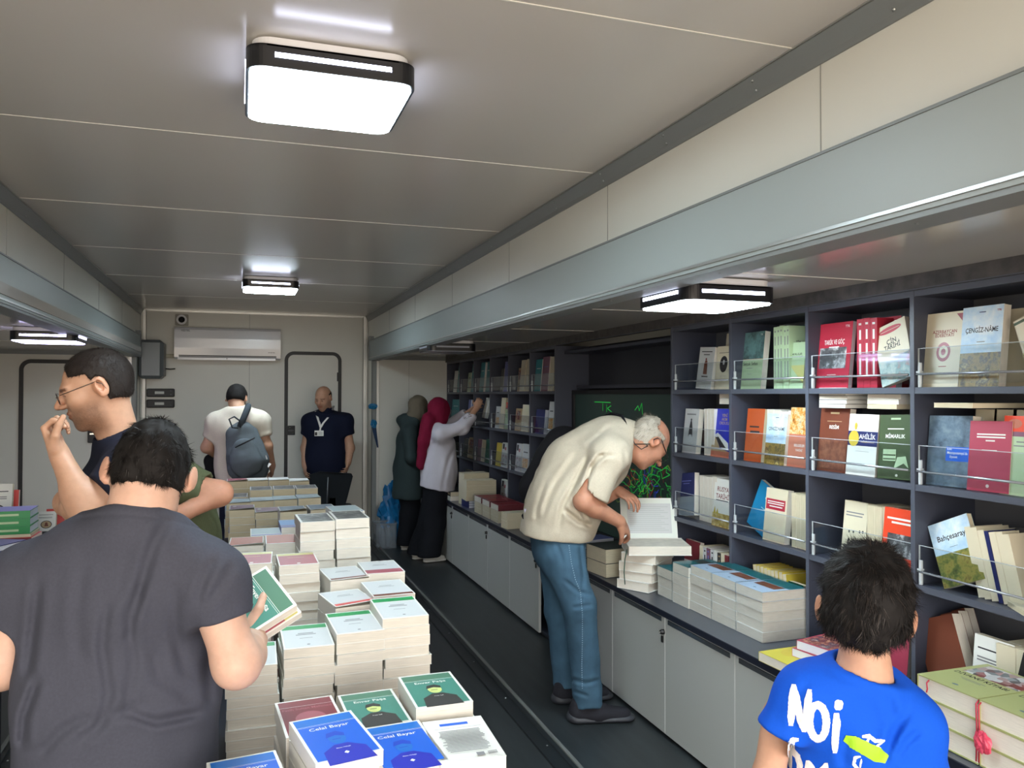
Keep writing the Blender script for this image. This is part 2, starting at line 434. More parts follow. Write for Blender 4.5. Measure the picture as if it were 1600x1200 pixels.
b.box((.03, -.014, -.04), (.07, -.012, .02), wgl); b.text('EXIT', -.04, 0, .05, wgl, M=T((0, -.0135, 0)) @ RX(rad(90))); b.build('pictogram', t)
TAPE = mat('blue_tape', (26, 118, 170), .3)
def crumple(seed, r, m, M, sx=(1, 1, 1), n=12):
    rng = random.Random(seed); vs = []; fs = []; b = MB()
    for i in range(n + 1):
        for j in range(n * 2):
            th = math.pi * i / n; ph = math.pi * j / n
            k = r * (.75 + .5 * rng.random())
            if i in (0, n): k = r * .8
            vs.append((k * math.sin(th) * math.cos(ph) * sx[0], k * math.sin(th) * math.sin(ph) * sx[1], k * math.cos(th) * sx[2]))
    for i in range(n):
        for j in range(2 * n):
            j2 = (j + 1) % (2 * n); fs.append((i * 2 * n + j, (i + 1) * 2 * n + j, (i + 1) * 2 * n + j2, i * 2 * n + j2))
    return b.add(vs, fs, m, False, M)
tag(crumple(3, .036, TAPE, T((XR - .01, YE - .06, 1.47)), (1.3, .7, .8)).build('tape_wad'), 'crumpled blue tape stuck to the corner pillar, upper piece', 'tape')
b = crumple(5, .036, TAPE, T((XR, YE - .06, 1.28)), (.9, .7, 1.2)); b.add([(XR - .03, YE - .06, 1.27), (XR + .03, YE - .05, 1.23), (XR + .055, YE - .05, 1.02), (XR + .04, YE - .055, 1.02)], [(0, 1, 2, 3)], mat('tape_dark', (38, 60, 92), .4))
tag(b.build('tape_wad'), 'crumpled blue tape with a dark hanging tail, lower piece on the pillar', 'tape')
# ================================================================ bookshelves and low cabinets of the right bay
XS, XBK, PITCHX = 2.21, 2.49, .5455
SHELF = mat('shelf_melamine', (62, 66, 80), .45)
SHELFE = mat('shelf_edge', (78, 82, 94), .45)
BACKB = mat('shelf_back', (96, 98, 104), .5)
FASC = mat('marbled_fascia', (52, 50, 50), .5, noise=.5, scale=22, rgb2=(84, 80, 78))
ZROW = [.950, 1.294, 1.629]; ZTOPS = 1.965; ZCT = .597
def acrylic(name):
    m = bpy.data.materials.new(name); m.use_nodes = True; N = m.node_tree.nodes; L = m.node_tree.links
    N.remove(N['Principled BSDF']); o = N['Material Output']
    g = N.new('ShaderNodeBsdfGlossy'); g.inputs['Roughness'].default_value = .04
    t = N.new('ShaderNodeBsdfTransparent'); t.inputs[0].default_value = (.93, .95, .96, 1)
    f = N.new('ShaderNodeLayerWeight'); f.inputs['Blend'].default_value = .18
    a = N.new('ShaderNodeMath'); a.operation = 'MULTIPLY_ADD'; a.inputs[1].default_value = .26; a.inputs[2].default_value = .018
    mx = N.new('ShaderNodeMixShader'); L.new(f.outputs['Fresnel'] if False else f.outputs['Facing'], a.inputs[0]); L.new(a.outputs[0], mx.inputs[0]); L.new(t.outputs[0], mx.inputs[1]); L.new(g.outputs[0], mx.inputs[2]); L.new(mx.outputs[0], o.inputs[0])
    MATS[name] = m; return m
ACR = acrylic('clear_acrylic')
ACE = mat('acrylic_edge', (200, 208, 212), .15, alpha=.7)
RODM = mat('guard_rod', (168, 172, 178), .25, metal=.6)
def shelf_unit(label, y0, cols, first_back_light=True):
    """shelving from y0 (near end) up the bay, cols cells wide; shelves, partitions, guards"""
    t = thing('bookshelf', label, 'bookshelf', (XS, y0, ZCT))
    O = Vector((XS, y0, ZCT)); th = .018
    y1 = y0 + cols * PITCHX
    b = MB()
    for c in range(cols + 1):
        y = y0 + c * PITCHX
        b2 = MB(); b2.box((0, c * PITCHX - th / 2, 0), (XBK - XS, c * PITCHX + th / 2, ZTOPS - ZCT), SHELF)
        b2.box((-.0015, c * PITCHX - th / 2, 0), (0, c * PITCHX + th / 2, ZTOPS - ZCT), SHELFE); b2.build('partition', t)
    for z in ZROW + [ZTOPS]:
        b2 = MB(); zz = z - ZCT
        for c in range(cols):
            b2.box((0.002, c * PITCHX + th / 2, zz - .022), (XBK - XS, (c + 1) * PITCHX - th / 2, zz), SHELF)
            b2.box((0.0005, c * PITCHX + th / 2, zz - .022), (.002, (c + 1) * PITCHX - th / 2, zz), SHELFE)
        b2.build('shelf' if z != ZTOPS else 'top_board', t)
    b2 = MB(); b2.box((XBK - XS - .008, 0, 0), (XBK - XS, cols * PITCHX, ZTOPS - ZCT), BACKB); b2.build('back_panel', t)
    for c in range(cols):
        for z in ZROW:
            zz = z - ZCT; ya = c * PITCHX + .025; yb = (c + 1) * PITCHX - .012
            g = MB(); g.box((.012, ya, zz + .012), (.015, yb, zz + .135), ACR)
            g.box((.0118, yb - .004, zz + .012), (.0152, yb, zz + .135), ACE)
            g.box((.0118, ya, zz + .133), (.0152, yb, zz + .1352), ACE)
            g = g.build('acrylic_guard', t)
            q = MB(); q.tube([(.006, ya, zz + .045), (.006, yb, zz + .045)], .0042, RODM, 8)
            q.build('guard_rod', g)
            q = MB(); q.box((.004, yb - .018, zz), (.014, yb - .006, zz + .085), ACE, bev=.002); q.box((.000, yb - .02, zz + .050), (.016, yb - .004, zz + .056), ACE); q.build('guard_bracket', g)
    return t
YN = 1.729 * XS                     # far end of the near unit
YF0 = 2.498 * XS                    # near end of the far unit
shelf_unit('dark grey bookshelf of the near bay, behind the boy and the stacked books', YN - 7 * PITCHX, 7)
shelf_unit('dark grey bookshelf of the far bay, in front of the women in headscarves', YF0, 6)
b = MB(); b.box((XS - .012, YB, ZTOPS), (XS + .02, YE, ZS), FASC); b.box((XS - .013, YB, ZTOPS + .0), (XS - .012, YE, ZTOPS + .004), SHELFE)
tag(b.build('fascia_board'), 'dark marbled fascia board running above the bookshelves', 'fascia')
# the niche with the screen between the two units
t = thing('niche_panel', 'dark recessed niche between the two bookshelves around the writing screen', 'wall panel', (XBK - .01, (YN + YF0) / 2, ZCT))
hw = (YF0 - YN) / 2 - .012
b = MB(); b.box((0, -hw, 0), (.01, hw, ZTOPS - ZCT), mat('niche_dark', (34, 38, 50), .35)); b.build('back', t)
b = MB(); b.box((-.10, -hw, 1.05), (0, hw, 1.075), SHELF); b.box((-.2, -hw, ZTOPS - ZCT - .06), (0, hw, ZTOPS - ZCT - .04), SHELF); b.build('ledge', t)
t = thing('blackboard_screen', 'large dark green writing screen with glowing coloured scribbles behind the bending man', 'screen', (XBK - .13, (YN + YF0) / 2, 1.13))
b = MB(); b.ring([(-hw, -.50), (hw, -.50), (hw, .505), (-hw, .505)], [(-hw + .03, -.47), (hw - .03, -.47), (hw - .03, .475), (-hw + .03, .475)], -.03, .02, RUB, RZ(rad(-90)) @ RX(rad(90))); b.box((.0, -hw, -.5), (.1, hw, .5), RUB); b.build('frame', t)
b = MB(); b.box((-.004, -hw + .03, -.47), (0, hw - .03, .475), mat('screen_green', (26, 42, 38), .3, emit=((20, 40, 34), .25))); b.build('display', t)
rng = random.Random(11)
GLOW = [mat('scribble_green', (30, 150, 60), .5, emit=((40, 200, 70), .35)), mat('scribble_red', (150, 40, 30), .5, emit=((200, 60, 40), .2)),
        mat('scribble_blue', (30, 50, 150), .5, emit=((40, 70, 205), .3)), mat('scribble_yellow', (130, 150, 60), .5, emit=((170, 200, 70), .2))]
b = MB()
def stroke(b, pts, w, m, x=-.0052):
    for (y0, z0), (y1, z1) in zip(pts, pts[1:]):
        dy, dz = y1 - y0, z1 - z0; l = math.hypot(dy, dz) or 1; ny, nz = -dz / l * w / 2, dy / l * w / 2
        b.quad((x, y0 - ny, z0 - nz), (x, y1 - ny, z1 - nz), (x, y1 + ny, z1 + nz), (x, y0 + ny, z0 + nz), m)
def scr(px, py):
    p = PX(px, py, XBK - .13); return (p.y - (YN + YF0) / 2, p.z - 1.13)
for pts in ([(993, 641), (998, 634), (1000, 642), (1004, 630), (1005, 648)], [(930, 628), (955, 629)], [(943, 628), (943, 642)], [(949, 632), (949, 644)], [(956, 634), (950, 638), (957, 644)]):
    stroke(b, [scr(*p) for p in pts], .006, GLOW[0])
for pts in ([(1035, 735), (1044, 728), (1042, 738), (1048, 742), (1036, 748), (1034, 738)], [(1010, 730), (1020, 728), (1036, 735)]):
    stroke(b, [scr(*p) for p in pts], .005, GLOW[0])
for k in range(62):
    y, z = scr(rng.gauss(1016, 18), rng.gauss(752, 20)); pts = [(y, z)]; a = rng.random() * 6.3
    for s in range(rng.randint(4, 9)):
        a += rng.uniform(-1.3, 1.3); y += .03 * math.cos(a); z += .024 * math.sin(a); pts.append((y, z))
    pts = [(max(-hw + .04, min(hw - .04, y)), max(-.46, min(.46, z))) for y, z in pts]
    stroke(b, pts, rng.choice([.002, .003, .004]), rng.choices(GLOW, [6, 1.4, 2.2, 2])[0], -.0052 - .00001 * k)
b.build('scribbles', t)
# ---------------------------------------------------------------- low cabinets
CABW = mat('cabinet_door', (176, 178, 174), .35)
CABE = mat('cabinet_door_edge', (222, 222, 218), .4)
CTOP = mat('worktop_laminate', (66, 70, 80), .28)
CTE = mat('worktop_edge', (26, 29, 42), .4)
CDARK = mat('cabinet_carcass', (38, 42, 54), .5)
XC, DW = 1.885, .5575
HND = mat('edge_handle', (128, 134, 140), .18, metal=.8)
YEND = 8.55
def door(parent, y0, y1, lock=None):
    b = MB(); b.box((XC, y0 + .0015, .022), (XC + .016, y1 - .0015, ZCT - .036), CABW)
    for y in (y0 + .0015, y1 - .0035): b.box((XC - .0004, y, .022), (XC, y + .002, ZCT - .036), CABE)
    d = b.build('door', parent)
    if lock is not None:
        q = MB(); M = T((XC, lock, ZCT - .105)) @ RY(rad(-90))
        q.lathe([(0, .022), (.008, .02), (.012, .012), (.013, 0)], mat('lock_black', (22, 22, 24), .3), 14, M)
        q.box((-.05, -.008, .004), (-.018, .008, .012), mat('lock_black', (22, 22, 24), .3), M, bev=.003)
        q.lathe([(0, .024), (.004, .023), (.005, .02)], mat('chrome', (210, 210, 205), .15, metal=1.0), 8, M)
        q.build('lock', d)
    return d
def cabinet(label, y0, y1, doors, locks, open_part=None):
    t = thing('low_cabinet', label, 'cabinet', (0, 0, 0))
    b = MB(); b.box((XC + .02, y0, .02), (XRO - .01, y0 + .016, ZCT - .03), CDARK); b.box((XC + .02, y1 - .016, .02), (XRO - .01, y1, ZCT - .03), CDARK)
    b.box((XC + .02, y0, .02), (XRO - .01, y1, .036), CDARK); b.box((XRO - .02, y0, .02), (XRO - .01, y1, ZCT - .03), CDARK); b.box((XC + .03, y0, 0.0), (XRO - .02, y1, .02), RUB)
    b.build('body', t)
    for (a, c), l in zip(doors, locks): door(t, a, c, l)
    for (a, c), l in zip(doors, locks):
        h = MB(); h.box((XC - .004, a + .03, ZCT - .062), (XC + .001, c - .03, ZCT - .04), HND, bev=.002); h.build('handle', t)
    return t
s = [1.094, 1.652, 2.209, 2.766, 3.324, 3.8815, 4.439]
cabinet('nearest low cabinet with pale grey doors behind the boy', -.02, s[0], [(-.02, .537), (.537, s[0])], [None, .52])
cabinet('low pale grey cabinet under the green books beside the boy', s[0], s[2], [(s[0], s[1]), (s[1], s[2])], [None, s[1] + .012])
cabinet('low pale grey cabinet under the shrink wrapped stacks', s[2], s[4] - .0, [(s[2], s[3]), (s[3], s[4])], [None, None])
cabinet('low pale grey cabinet right of the bending man with black lock', s[4], s[6], [(s[4], s[5]), (s[5], s[6])], [s[4] + .012, None])
cabinet('low cabinet section left of the bending man, one door missing and dark inside', s[6], 5.60, [(4.99, 5.60)], [5.03])
f = 5.60
cabinet('low pale grey cabinet in the middle of the far row under the plastic wrapped books', f, f + 2 * .56, [(f, f + .56), (f + .56, f + 1.12)], [None, f + .572])
cabinet('low pale grey cabinet beside the woman in the white shirt', f + 1.12, f + 2.24, [(f + 1.12, f + 1.68), (f + 1.68, f + 2.24)], [None, f + 1.692])
cabinet('low cabinet at the far end behind the two women', f + 2.24, YEND + .25, [(f + 2.24, YEND + .25)], [None])
b = MB(); b.box((XC - .012, YB, ZCT - .03), (XS + .27, YEND + .26, ZCT - .001), CTOP); b.box((XC - .013, YB, ZCT - .03), (XC - .012, YEND + .26, ZCT - .004), CTE)
tag(b.build('worktop'), 'long dark grey worktop on the low cabinets along the right bay', 'worktop')
# ================================================================ books
def col(n, c, r=.42): return mat(n, c, r)
C = {
 'white': col('cover_white', (226, 226, 220)), 'greywhite': col('cover_grey_white', (196, 198, 198)), 'cream': col('cover_cream', (216, 206, 180)),
 'green': col('cover_green', (40, 138, 78)), 'teal': col('cover_teal', (70, 132, 118)), 'teald': col('cover_teal_dark', (76, 120, 98)), 'red': col('cover_red', (202, 60, 52)),
 'maroon': col('cover_maroon', (122, 44, 52)), 'rose': col('cover_rose', (160, 84, 94)), 'blue': col('cover_blue', (10, 94, 206)), 'blued': col('cover_blue_band', (18, 108, 196)),
 'indigo': col('cover_indigo', (30, 40, 176)), 'blue2': col('cover_blue_shade', (22, 66, 188)), 'navy': col('cover_navy', (30, 38, 92)), 'orange': col('cover_salmon', (190, 112, 88)), 'paleblue': col('cover_pale_blue', (172, 190, 194)),
 'skin': col('cover_lime_portrait', (198, 208, 128)), 'dark': col('cover_charcoal', (58, 58, 56)), 'black': col('cover_black', (22, 22, 24)), 'ygreen': col('cover_yellow_green', (196, 190, 122)),
 'lilac': col('cover_lilac', (108, 116, 176)), 'sky': col('cover_sky', (86, 142, 204)), 'brown': col('cover_brown', (110, 58, 40)), 'olive': col('cover_olive', (66, 82, 52)),
 'pgreen': col('cover_pale_green', (176, 198, 160)), 'crimson': col('cover_crimson', (178, 40, 62)), 'pink': col('cover_pink_red', (170, 62, 84)), 'steel': col('cover_steel', (92, 112, 130)),
 'rust': col('cover_rust', (186, 84, 38)), 'vermil': col('cover_vermilion', (222, 70, 38)), 'cyan': col('cover_cyan', (20, 128, 178)), 'petrol': col('cover_petrol', (30, 104, 112)),
 'plum': col('cover_plum', (112, 30, 80)), 'kitap': col('cover_sage', (166, 170, 114)), 'yellow': col('cover_yellow', (190, 178, 62)), 'gold': col('cover_gold', (190, 168, 60)), 'purple': col('cover_purple', (70, 30, 78)),
 'tealb': col('cover_bright_teal', (44, 134, 140)), 'mauve': col('cover_mauve', (128, 84, 104)), 'tan': col('cover_tan', (176, 152, 116)), 'lblue': col('cover_light_blue', (176, 194, 214)), 'ink': col('print_ink', (40, 38, 44), .6), 'inkg': col('print_ink_grey', (128, 128, 130), .6),
 'inkr': col('print_ink_red', (140, 40, 44), .6), 'dkgreen': col('cover_dark_green', (14, 74, 58)),
}
ART = {
 'battle': art_mat('print_battle_scene', [(40, 34, 20), (96, 80, 30), (150, 124, 60), (70, 60, 40), (190, 170, 110)], 26),
 'photo': art_mat('print_dark_photo', [(40, 40, 42), (92, 92, 90), (150, 148, 140)], 24),
 'bw': art_mat('print_black_white_photo', [(20, 20, 22), (90, 90, 92), (220, 220, 220)], 24),
 'sky': art_mat('print_painted_sky', [(150, 190, 226), (190, 214, 232), (226, 232, 234)], 14),
 'paint': art_mat('print_miniature', [(60, 30, 20), (190, 150, 120), (120, 40, 40), (40, 60, 90), (220, 200, 170)], 28),
 'forest': art_mat('print_green_landscape', [(40, 50, 30), (92, 104, 52), (150, 140, 70), (90, 70, 40)], 30),
 'gold': art_mat('print_golden_towers', [(120, 96, 40), (190, 164, 90), (220, 208, 170)], 40),
 'branch': art_mat('print_tree_branch', [(30, 30, 28), (70, 96, 96), (96, 130, 130), (100, 140, 138)], 18),
 'rock': art_mat('print_rock_carving', [(60, 76, 92), (92, 112, 130), (120, 138, 150)], 24),
 'mono': art_mat('print_brown_relief', [(96, 48, 34), (130, 78, 58), (160, 110, 86)], 40),
 'wash': art_mat('print_ink_wash', [(206, 200, 180), (186, 196, 190), (130, 160, 160), (190, 120, 110)], 22),
 'mosaic': art_mat('print_mosaic', [(40, 44, 50), (120, 128, 132), (200, 200, 200), (130, 50, 50), (60, 90, 90)], 42, 'voronoi'),
 'orn': art_mat('print_ornament', [(120, 60, 20), (210, 140, 40), (230, 200, 160), (30, 30, 30)], 50),
 'redorn': art_mat('print_red_round_picture', [(90, 30, 20), (170, 60, 30), (196, 90, 40), (120, 100, 60)], 60),
}
PAGE = mat('page_edges', (218, 211, 198), .75, noise=.09, scale=40, stretch=(.6, .6, 14))
PAGEC = mat('page_edges_cream', (200, 188, 160), .75, noise=.09, scale=40, stretch=(.6, .6, 14))
PAGET = mat('page_edges_tan', (196, 170, 124), .75, noise=.12, scale=40, stretch=(.6, .6, 14))
PAGEW = mat('page_edges_white', (218, 222, 232), .75, noise=.06, scale=40, stretch=(.6, .6, 14))
def lines(u, v, w, n, dv, m, h=.008, seed=0, ragged=.25):
    r = random.Random(seed + n); return [('r', u - w / 2 * (1 - ragged * r.random()), v - i * dv - h, u + w / 2 * (1 - ragged * r.random()), v - i * dv, m) for i in range(n)]
def bust(cu, cv, s, hair, face, coat):
    return [('p', [(cu - .40 * s, cv - .62 * s), (cu - .36 * s, cv - .30 * s), (cu - .12 * s, cv - .16 * s), (cu + .12 * s, cv - .16 * s), (cu + .38 * s, cv - .30 * s), (cu + .42 * s, cv - .62 * s)], coat),
            ('e', cu, cv, .155 * s, .15 * s, face), ('p', [(cu - .18 * s, cv + .03 * s), (cu - .13 * s, cv + .15 * s), (cu + .05 * s, cv + .18 * s), (cu + .17 * s, cv + .10 * s), (cu + .15 * s, cv + .02 * s), (cu, cv + .07 * s)], hair),
            ('r', cu - .09 * s, cv - .035 * s, cu + .06 * s, cv - .02 * s, hair)]
COV = {   # name: (board colour, page material, art)
 'bayar': ('white', PAGE, [('r', .045, .03, .955, .97, 'blue'), ('r', .045, .80, .955, .97, 'blued'), ('r', .045, .795, .955, .80, 'white'), ('r', .045, .775, .955, .779, 'white'), ('t', 'Celal Bayar', .5, .70, .135, 'white', .66)]
            + bust(.5, .43, .85, 'blue2', 'blued', 'indigo') + [('t', 'Metin Hülagü', .5, .21, .04, 'white', .3), ('p', [(.5, .13), (.54, .10), (.5, .07), (.46, .10)], 'white')]),
 'enver': ('white', PAGE, [('r', .045, .03, .955, .97, 'teal'), ('r', .045, .80, .955, .97, 'teald'), ('r', .045, .795, .955, .80, 'white'), ('r', .045, .775, .955, .779, 'white'), ('t', 'Enver Paşa', .5, .71, .13, 'white', .62)]
            + bust(.5, .48, .8, 'dark', 'skin', 'dark') + [('t', 'Polat Safi', .5, .27, .045, 'white', .3)]),
 'fatih': ('white', PAGE, [('r', .045, .03, .955, .97, 'maroon'), ('r', .045, .795, .955, .80, 'white'), ('t', 'Fatih Sultan Mehmed', .5, .72, .12, 'rose', .84), ('e', .5, .42, .26, .2, 'rose')]),
 'back': ('white', PAGE, [('r', .25, .83, .72, .89, 'blue'), ('r', .14, .76, .9, .763, 'ink')] + lines(.52, .70, .74, 16, .033, 'inkg', .014) + [('r', .58, .06, .70, .13, 'inkg')] + [('r', .76 + .018 * k, .06, .768 + .018 * k, .13, 'ink') for k in range(8)]),
 'green': ('white', PAGE, [('r', .03, .03, .97, .97, 'greywhite'), ('r', .03, .80, .97, .97, 'green')] + lines(.5, .62, .42, 2, .06, 'inkg', .03) + lines(.5, .40, .3, 1, .1, 'inkg', .015) + [('e', .5, .12, .035, .02, 'inkg')]),
 'redstrip': ('white', PAGE, [('r', .03, .03, .97, .97, 'greywhite'), ('r', .03, .03, .97, .16, 'red')] + lines(.5, .70, .4, 2, .07, 'inkg', .02)),
 'brownstrip': ('white', PAGE, [('r', .03, .03, .97, .97, 'greywhite'), ('r', .03, .03, .97, .13, 'brown')] + lines(.5, .66, .4, 2, .07, 'inkg', .02)),
 'rosestrip': ('white', PAGE, [('r', .03, .03, .97, .97, 'greywhite'), ('r', .03, .03, .97, .30, 'rose')] + lines(.5, .70, .4, 2, .07, 'inkg', .02)),
 'rose': ('white', PAGE, [('r', .03, .80, .97, .97, 'ygreen'), ('r', .03, .04, .97, .80, 'rose')] + lines(.5, .62, .5, 1, .07, 'ygreen', .012) + [('e', .5, .12, .05, .03, 'white')]),
 'photo': ('white', PAGE, [('r', .07, .05, .95, .94, 'A:photo')] + lines(.5, .50, .36, 2, .07, 'ink', .02) + [('e', .5, .8, .03, .02, 'white')]),
 'orange': ('white', PAGE, [('r', .03, .04, .97, .97, 'orange'), ('r', .03, .04, .97, .09, 'red')]),
 'pale': ('white', PAGE, [('r', .03, .22, .97, .97, 'paleblue'), ('r', .03, .05, .97, .16, 'lilac')]),
 'skyb': ('lilac', PAGE, [('r', .0, .30, 1, 1, 'sky')]),
 'mauve': ('greywhite', PAGEC, [('r', .04, .04, .96, .96, 'mauve'), ('e', .2, .7, .08, .08, 'greywhite')]),
 'tealcurl': ('greywhite', PAGEC, [('r', .04, .04, .96, .96, 'steel')]),
 'grey': ('greywhite', PAGEC, [('r', .05, .06, .95, .95, 'A:photo')]),
 'palerow': ('paleblue', PAGEC, [('r', .04, .1, .96, .95, 'paleblue')] + lines(.5, .5, .4, 2, .1, 'inkg', .02)),
 'pink': ('white', PAGEC, [('r', .03, .03, .97, .97, 'rose')]),
 'whitecurl': ('white', PAGEC, [('r', .03, .03, .97, .97, 'white')]),
 'plain': ('white', PAGE, []), 'plainc': ('cream', PAGEC, []),
 # shelf covers
 'goc': ('crimson', PAGEW, [('t', 'TARİK VE GÖÇ', .5, .70, .14, 'white', .6), ('r', .35, .62, .65, .635, 'white'), ('r', .08, .30, .88, .62, 'A:bw'), ('t', 'TTK', .86, .93, .07, 'white', .14), ('r', .35, .2, .62, .21, 'white')]),
 'cin': ('cream', PAGE, [('r', .0, .0, 1, .42, 'A:wash'), ('e', .5, .89, .36, .055, 'crimson'), ('r', .2, .885, .8, .892, 'cream'), ('t', 'ÇİN', .5, .69, .17, 'black', .3), ('t', 'TARİHİ', .5, .60, .17, 'black', .5)]),
 'azer': ('cream', PAGE, [('t', 'AZERBAYCAN', .5, .74, .1, 'inkr', .62), ('t', 'EDEBİYATI', .5, .69, .1, 'inkr', .5), ('e', .5, .47, .18, .13, 'rose'), ('e', .5, .47, .12, .085, 'cream'), ('e', .5, .47, .06, .045, 'rose'), ('r', .4, .27, .6, .28, 'inkr'), ('p', [(.78, .97), (.97, .97), (.97, .84)], 'rose')]),
 'cengiz': ('white', PAGE, [('r', 0, .42, 1, 1, 'A:sky'), ('r', 0, 0, 1, .42, 'A:battle'), ('t', 'ÇENGİZ-NÂME', .5, .70, .15, 'ink', .8), ('r', .4, .55, .6, .56, 'inkg'), ('t', 'TTK', .9, .93, .06, 'crimson', .1), ('r', .42, .92, .58, .93, 'navy')]),
 'sey': ('cream', PAGE, [('r', 0, 0, 1, .5, 'A:forest'), ('t', 'SEYAHAT', .55, .80, .15, 'ink', .7), ('r', 0, .93, 1, .97, 'olive')]),
 'resim': ('brown', PAGE, [('r', .05, .05, .95, .5, 'A:mono'), ('t', 'RESİM', .5, .70, .12, 'white', .35), ('r', .25, .79, .75, .80, 'tan'), ('r', .35, .91, .65, .94, 'tan')]),
 'ahilik': ('white', PAGE, [('r', 0, .48, 1, .72, 'navy'), ('e', .2, .60, .18, .13, 'gold'), ('t', 'AHİLİK', .66, .63, .16, 'white', .55), ('r', .45, .54, .9, .548, 'tan'), ('r', .3, .39, .75, .395, 'inkg'), ('e', .25, .8, .05, .06, 'gold')]),
 'mimar': ('olive', PAGE, [('t', 'MİMARLIK', .5, .66, .13, 'white', .62), ('r', .26, .77, .76, .785, 'white'), ('r', .35, .92, .65, .95, 'pgreen'), ('r', .15, .28, .55, .46, 'pgreen'), ('r', .16, .3, .54, .32, 'olive'), ('r', .16, .36, .54, .38, 'olive'), ('p', [(.5, .16), (.6, .34), (.85, .36), (.95, .18), (.8, .25)], 'pgreen'), ('e', .6, .06, .04, .02, 'white')]),
 'eski': ('steel', PAGE, [('r', 0, 0, 1, 1, 'A:rock'), ('r', .44, .36, .97, .56, 'blue'), ('t', 'Eski', .52, .53, .07, 'white', .12), ('t', 'Mezopotamya’da', .70, .475, .075, 'white', .46), ('t', 'Siyaset', .62, .42, .065, 'white', .3)]),
 'pinkb': ('pink', PAGE, [('r', .18, .80, .86, .82, 'white'), ('r', .18, .76, .86, .78, 'white'), ('r', .4, .71, .62, .73, 'white'), ('r', .32, .58, .68, .59, 'white'), ('e', .5, .08, .04, .025, 'white')]),
 'orange2': ('pgreen', PAGE, [('r', 0, .80, .5, 1, 'vermil'), ('r', .5, .80, 1, 1, 'plum'), ('r', 0, .74, 1, .80, 'mauve'), ('e', .25, .9, .16, .06, 'orange')] + lines(.5, .68, .5, 2, .05, 'inkg', .015)),
 'rusya': ('white', PAGE, [('t', 'RUSYA', .5, .78, .22, 'maroon', .74), ('t', 'TARİHİ', .5, .63, .22, 'maroon', .74), ('r', .15, .54, .85, .56, 'ink'), ('r', 0, 0, 1, .28, 'A:gold'), ('p', [(.05, .26), (.12, .42), (.2, .26)], 'gold'), ('p', [(.2, .26), (.28, .38), (.36, .26)], 'gold')]),
 'navyb': ('navy', PAGE, [('r', 0, 0, 1, .45, 'steel'), ('r', .2, .8, .8, .82, 'lilac'), ('r', .3, .74, .7, .76, 'lilac')]),
 'cyanb': ('cyan', PAGE, [('r', .5, .72, .9, .76, 'white'), ('r', .45, .5, .8, .52, 'paleblue')]),
 'redbox': ('cream', PAGE, [('r', .04, .60, .92, .80, 'crimson'), ('r', .1, .74, .86, .76, 'white'), ('r', .1, .70, .86, .72, 'white'), ('r', .2, .65, .8, .67, 'white'), ('r', .35, .53, .6, .535, 'inkg')]),
 'orangeb': ('rust', PAGEC, [('r', .2, .64, .75, .67, 'ink'), ('r', .25, .54, .8, .58, 'ink')]),
 'ornb': ('orange', PAGE, [('r', 0, .55, 1, 1, 'A:orn'), ('t', 'BELGELER', .55, .36, .12, 'white', .7), ('t', 'TARİHİ', .55, .28, .1, 'white', .4)]),
 'vizier': ('greywhite', PAGE, [('r', .15, .86, .8, .89, 'inkg'), ('p', [(.35, .35), (.40, .60), (.45, .72), (.55, .72), (.62, .58), (.66, .35), (.58, .42), (.42, .42)], 'ink'), ('e', .5, .75, .05, .03, 'ink'), ('r', .35, .22, .6, .225, 'inkg')]),
 'vizier2': ('greywhite', PAGE, [('r', .15, .88, .85, .90, 'ink'), ('r', .3, .81, .7, .83, 'ink'), ('p', [(.38, .35), (.40, .60), (.45, .68), (.58, .68), (.62, .55), (.64, .35)], 'brown'), ('e', .5, .71, .05, .03, 'maroon'), ('r', .3, .28, .72, .31, 'ink')]),
 'oval': ('cream', PAGE, [('e', .5, .58, .26, .19, 'ink'), ('e', .5, .62, .06, .06, 'greywhite'), ('r', .15, .84, .85, .85, 'ink'), ('r', .3, .3, .7, .305, 'inkg')]),
 'ordu': ('indigo', PAGE, [('t', 'YENİ', .6, .86, .13, 'tan', .4), ('t', 'AKIM', .6, .78, .13, 'tan', .4), ('t', 'ORDUSU', .6, .70, .13, 'tan', .6), ('r', 0, 0, 1, .12, 'orange'), ('p', [(0, .12), (0, .55), (.5, .18), (1, .12)], 'tan'), ('p', [(.15, .45), (.3, .5), (.9, .3), (.95, .15), (.5, .2)], 'white'), ('p', [(.2, .4), (.35, .42), (.8, .2), (.5, .2)], 'ink')]),
 'selcuk': ('pgreen', PAGE, [('r', 0, .52, 1, 1, 'A:branch'), ('r', 0, .51, 1, .525, 'tan'), ('t', 'Selçuk Sefası', .5, .44, .12, 'ink', .6), ('r', .35, .36, .6, .37, 'inkg'), ('r', .4, .26, .6, .265, 'inkg'), ('t', 'TTK', .88, .94, .06, 'white', .1)]),
 'palegreen': ('pgreen', PAGE, [('r', 0, .86, 1, 1, 'pgreen'), ('t', 'TİMURLULAR', .55, .74, .1, 'ink', .6), ('r', .2, .68, .9, .70, 'inkg'), ('p', [(.3, .5), (1, .5), (1, .1)], 'ygreen')]),
 'dots': ('cream', PAGEC, [('r', .1, .80, .85, .82, 'inkg'), ('r', .1, .75, .8, .77, 'inkg')] + [('e', .1 + .8 * random.Random(k).random(), .08 + .45 * random.Random(k + 50).random(), .035, .025, 'ink') for k in range(14)]),
 'verm': ('vermil', PAGE, [('r', .1, .83, .98, .86, 'white'), ('r', .25, .77, .95, .80, 'white'), ('r', .15, .28, 1, .62, 'A:bw')]),
 'bahce': ('paleblue', PAGEC, [('r', 0, .48, 1, 1, 'A:sky'), ('r', 0, 0, 1, .5, 'A:forest'), ('t', 'Bahçesaray', .5, .74, .16, 'ink', .8), ('r', .4, .58, .6, .585, 'ink')]),
 'terra': ('brown', PAGE, []),
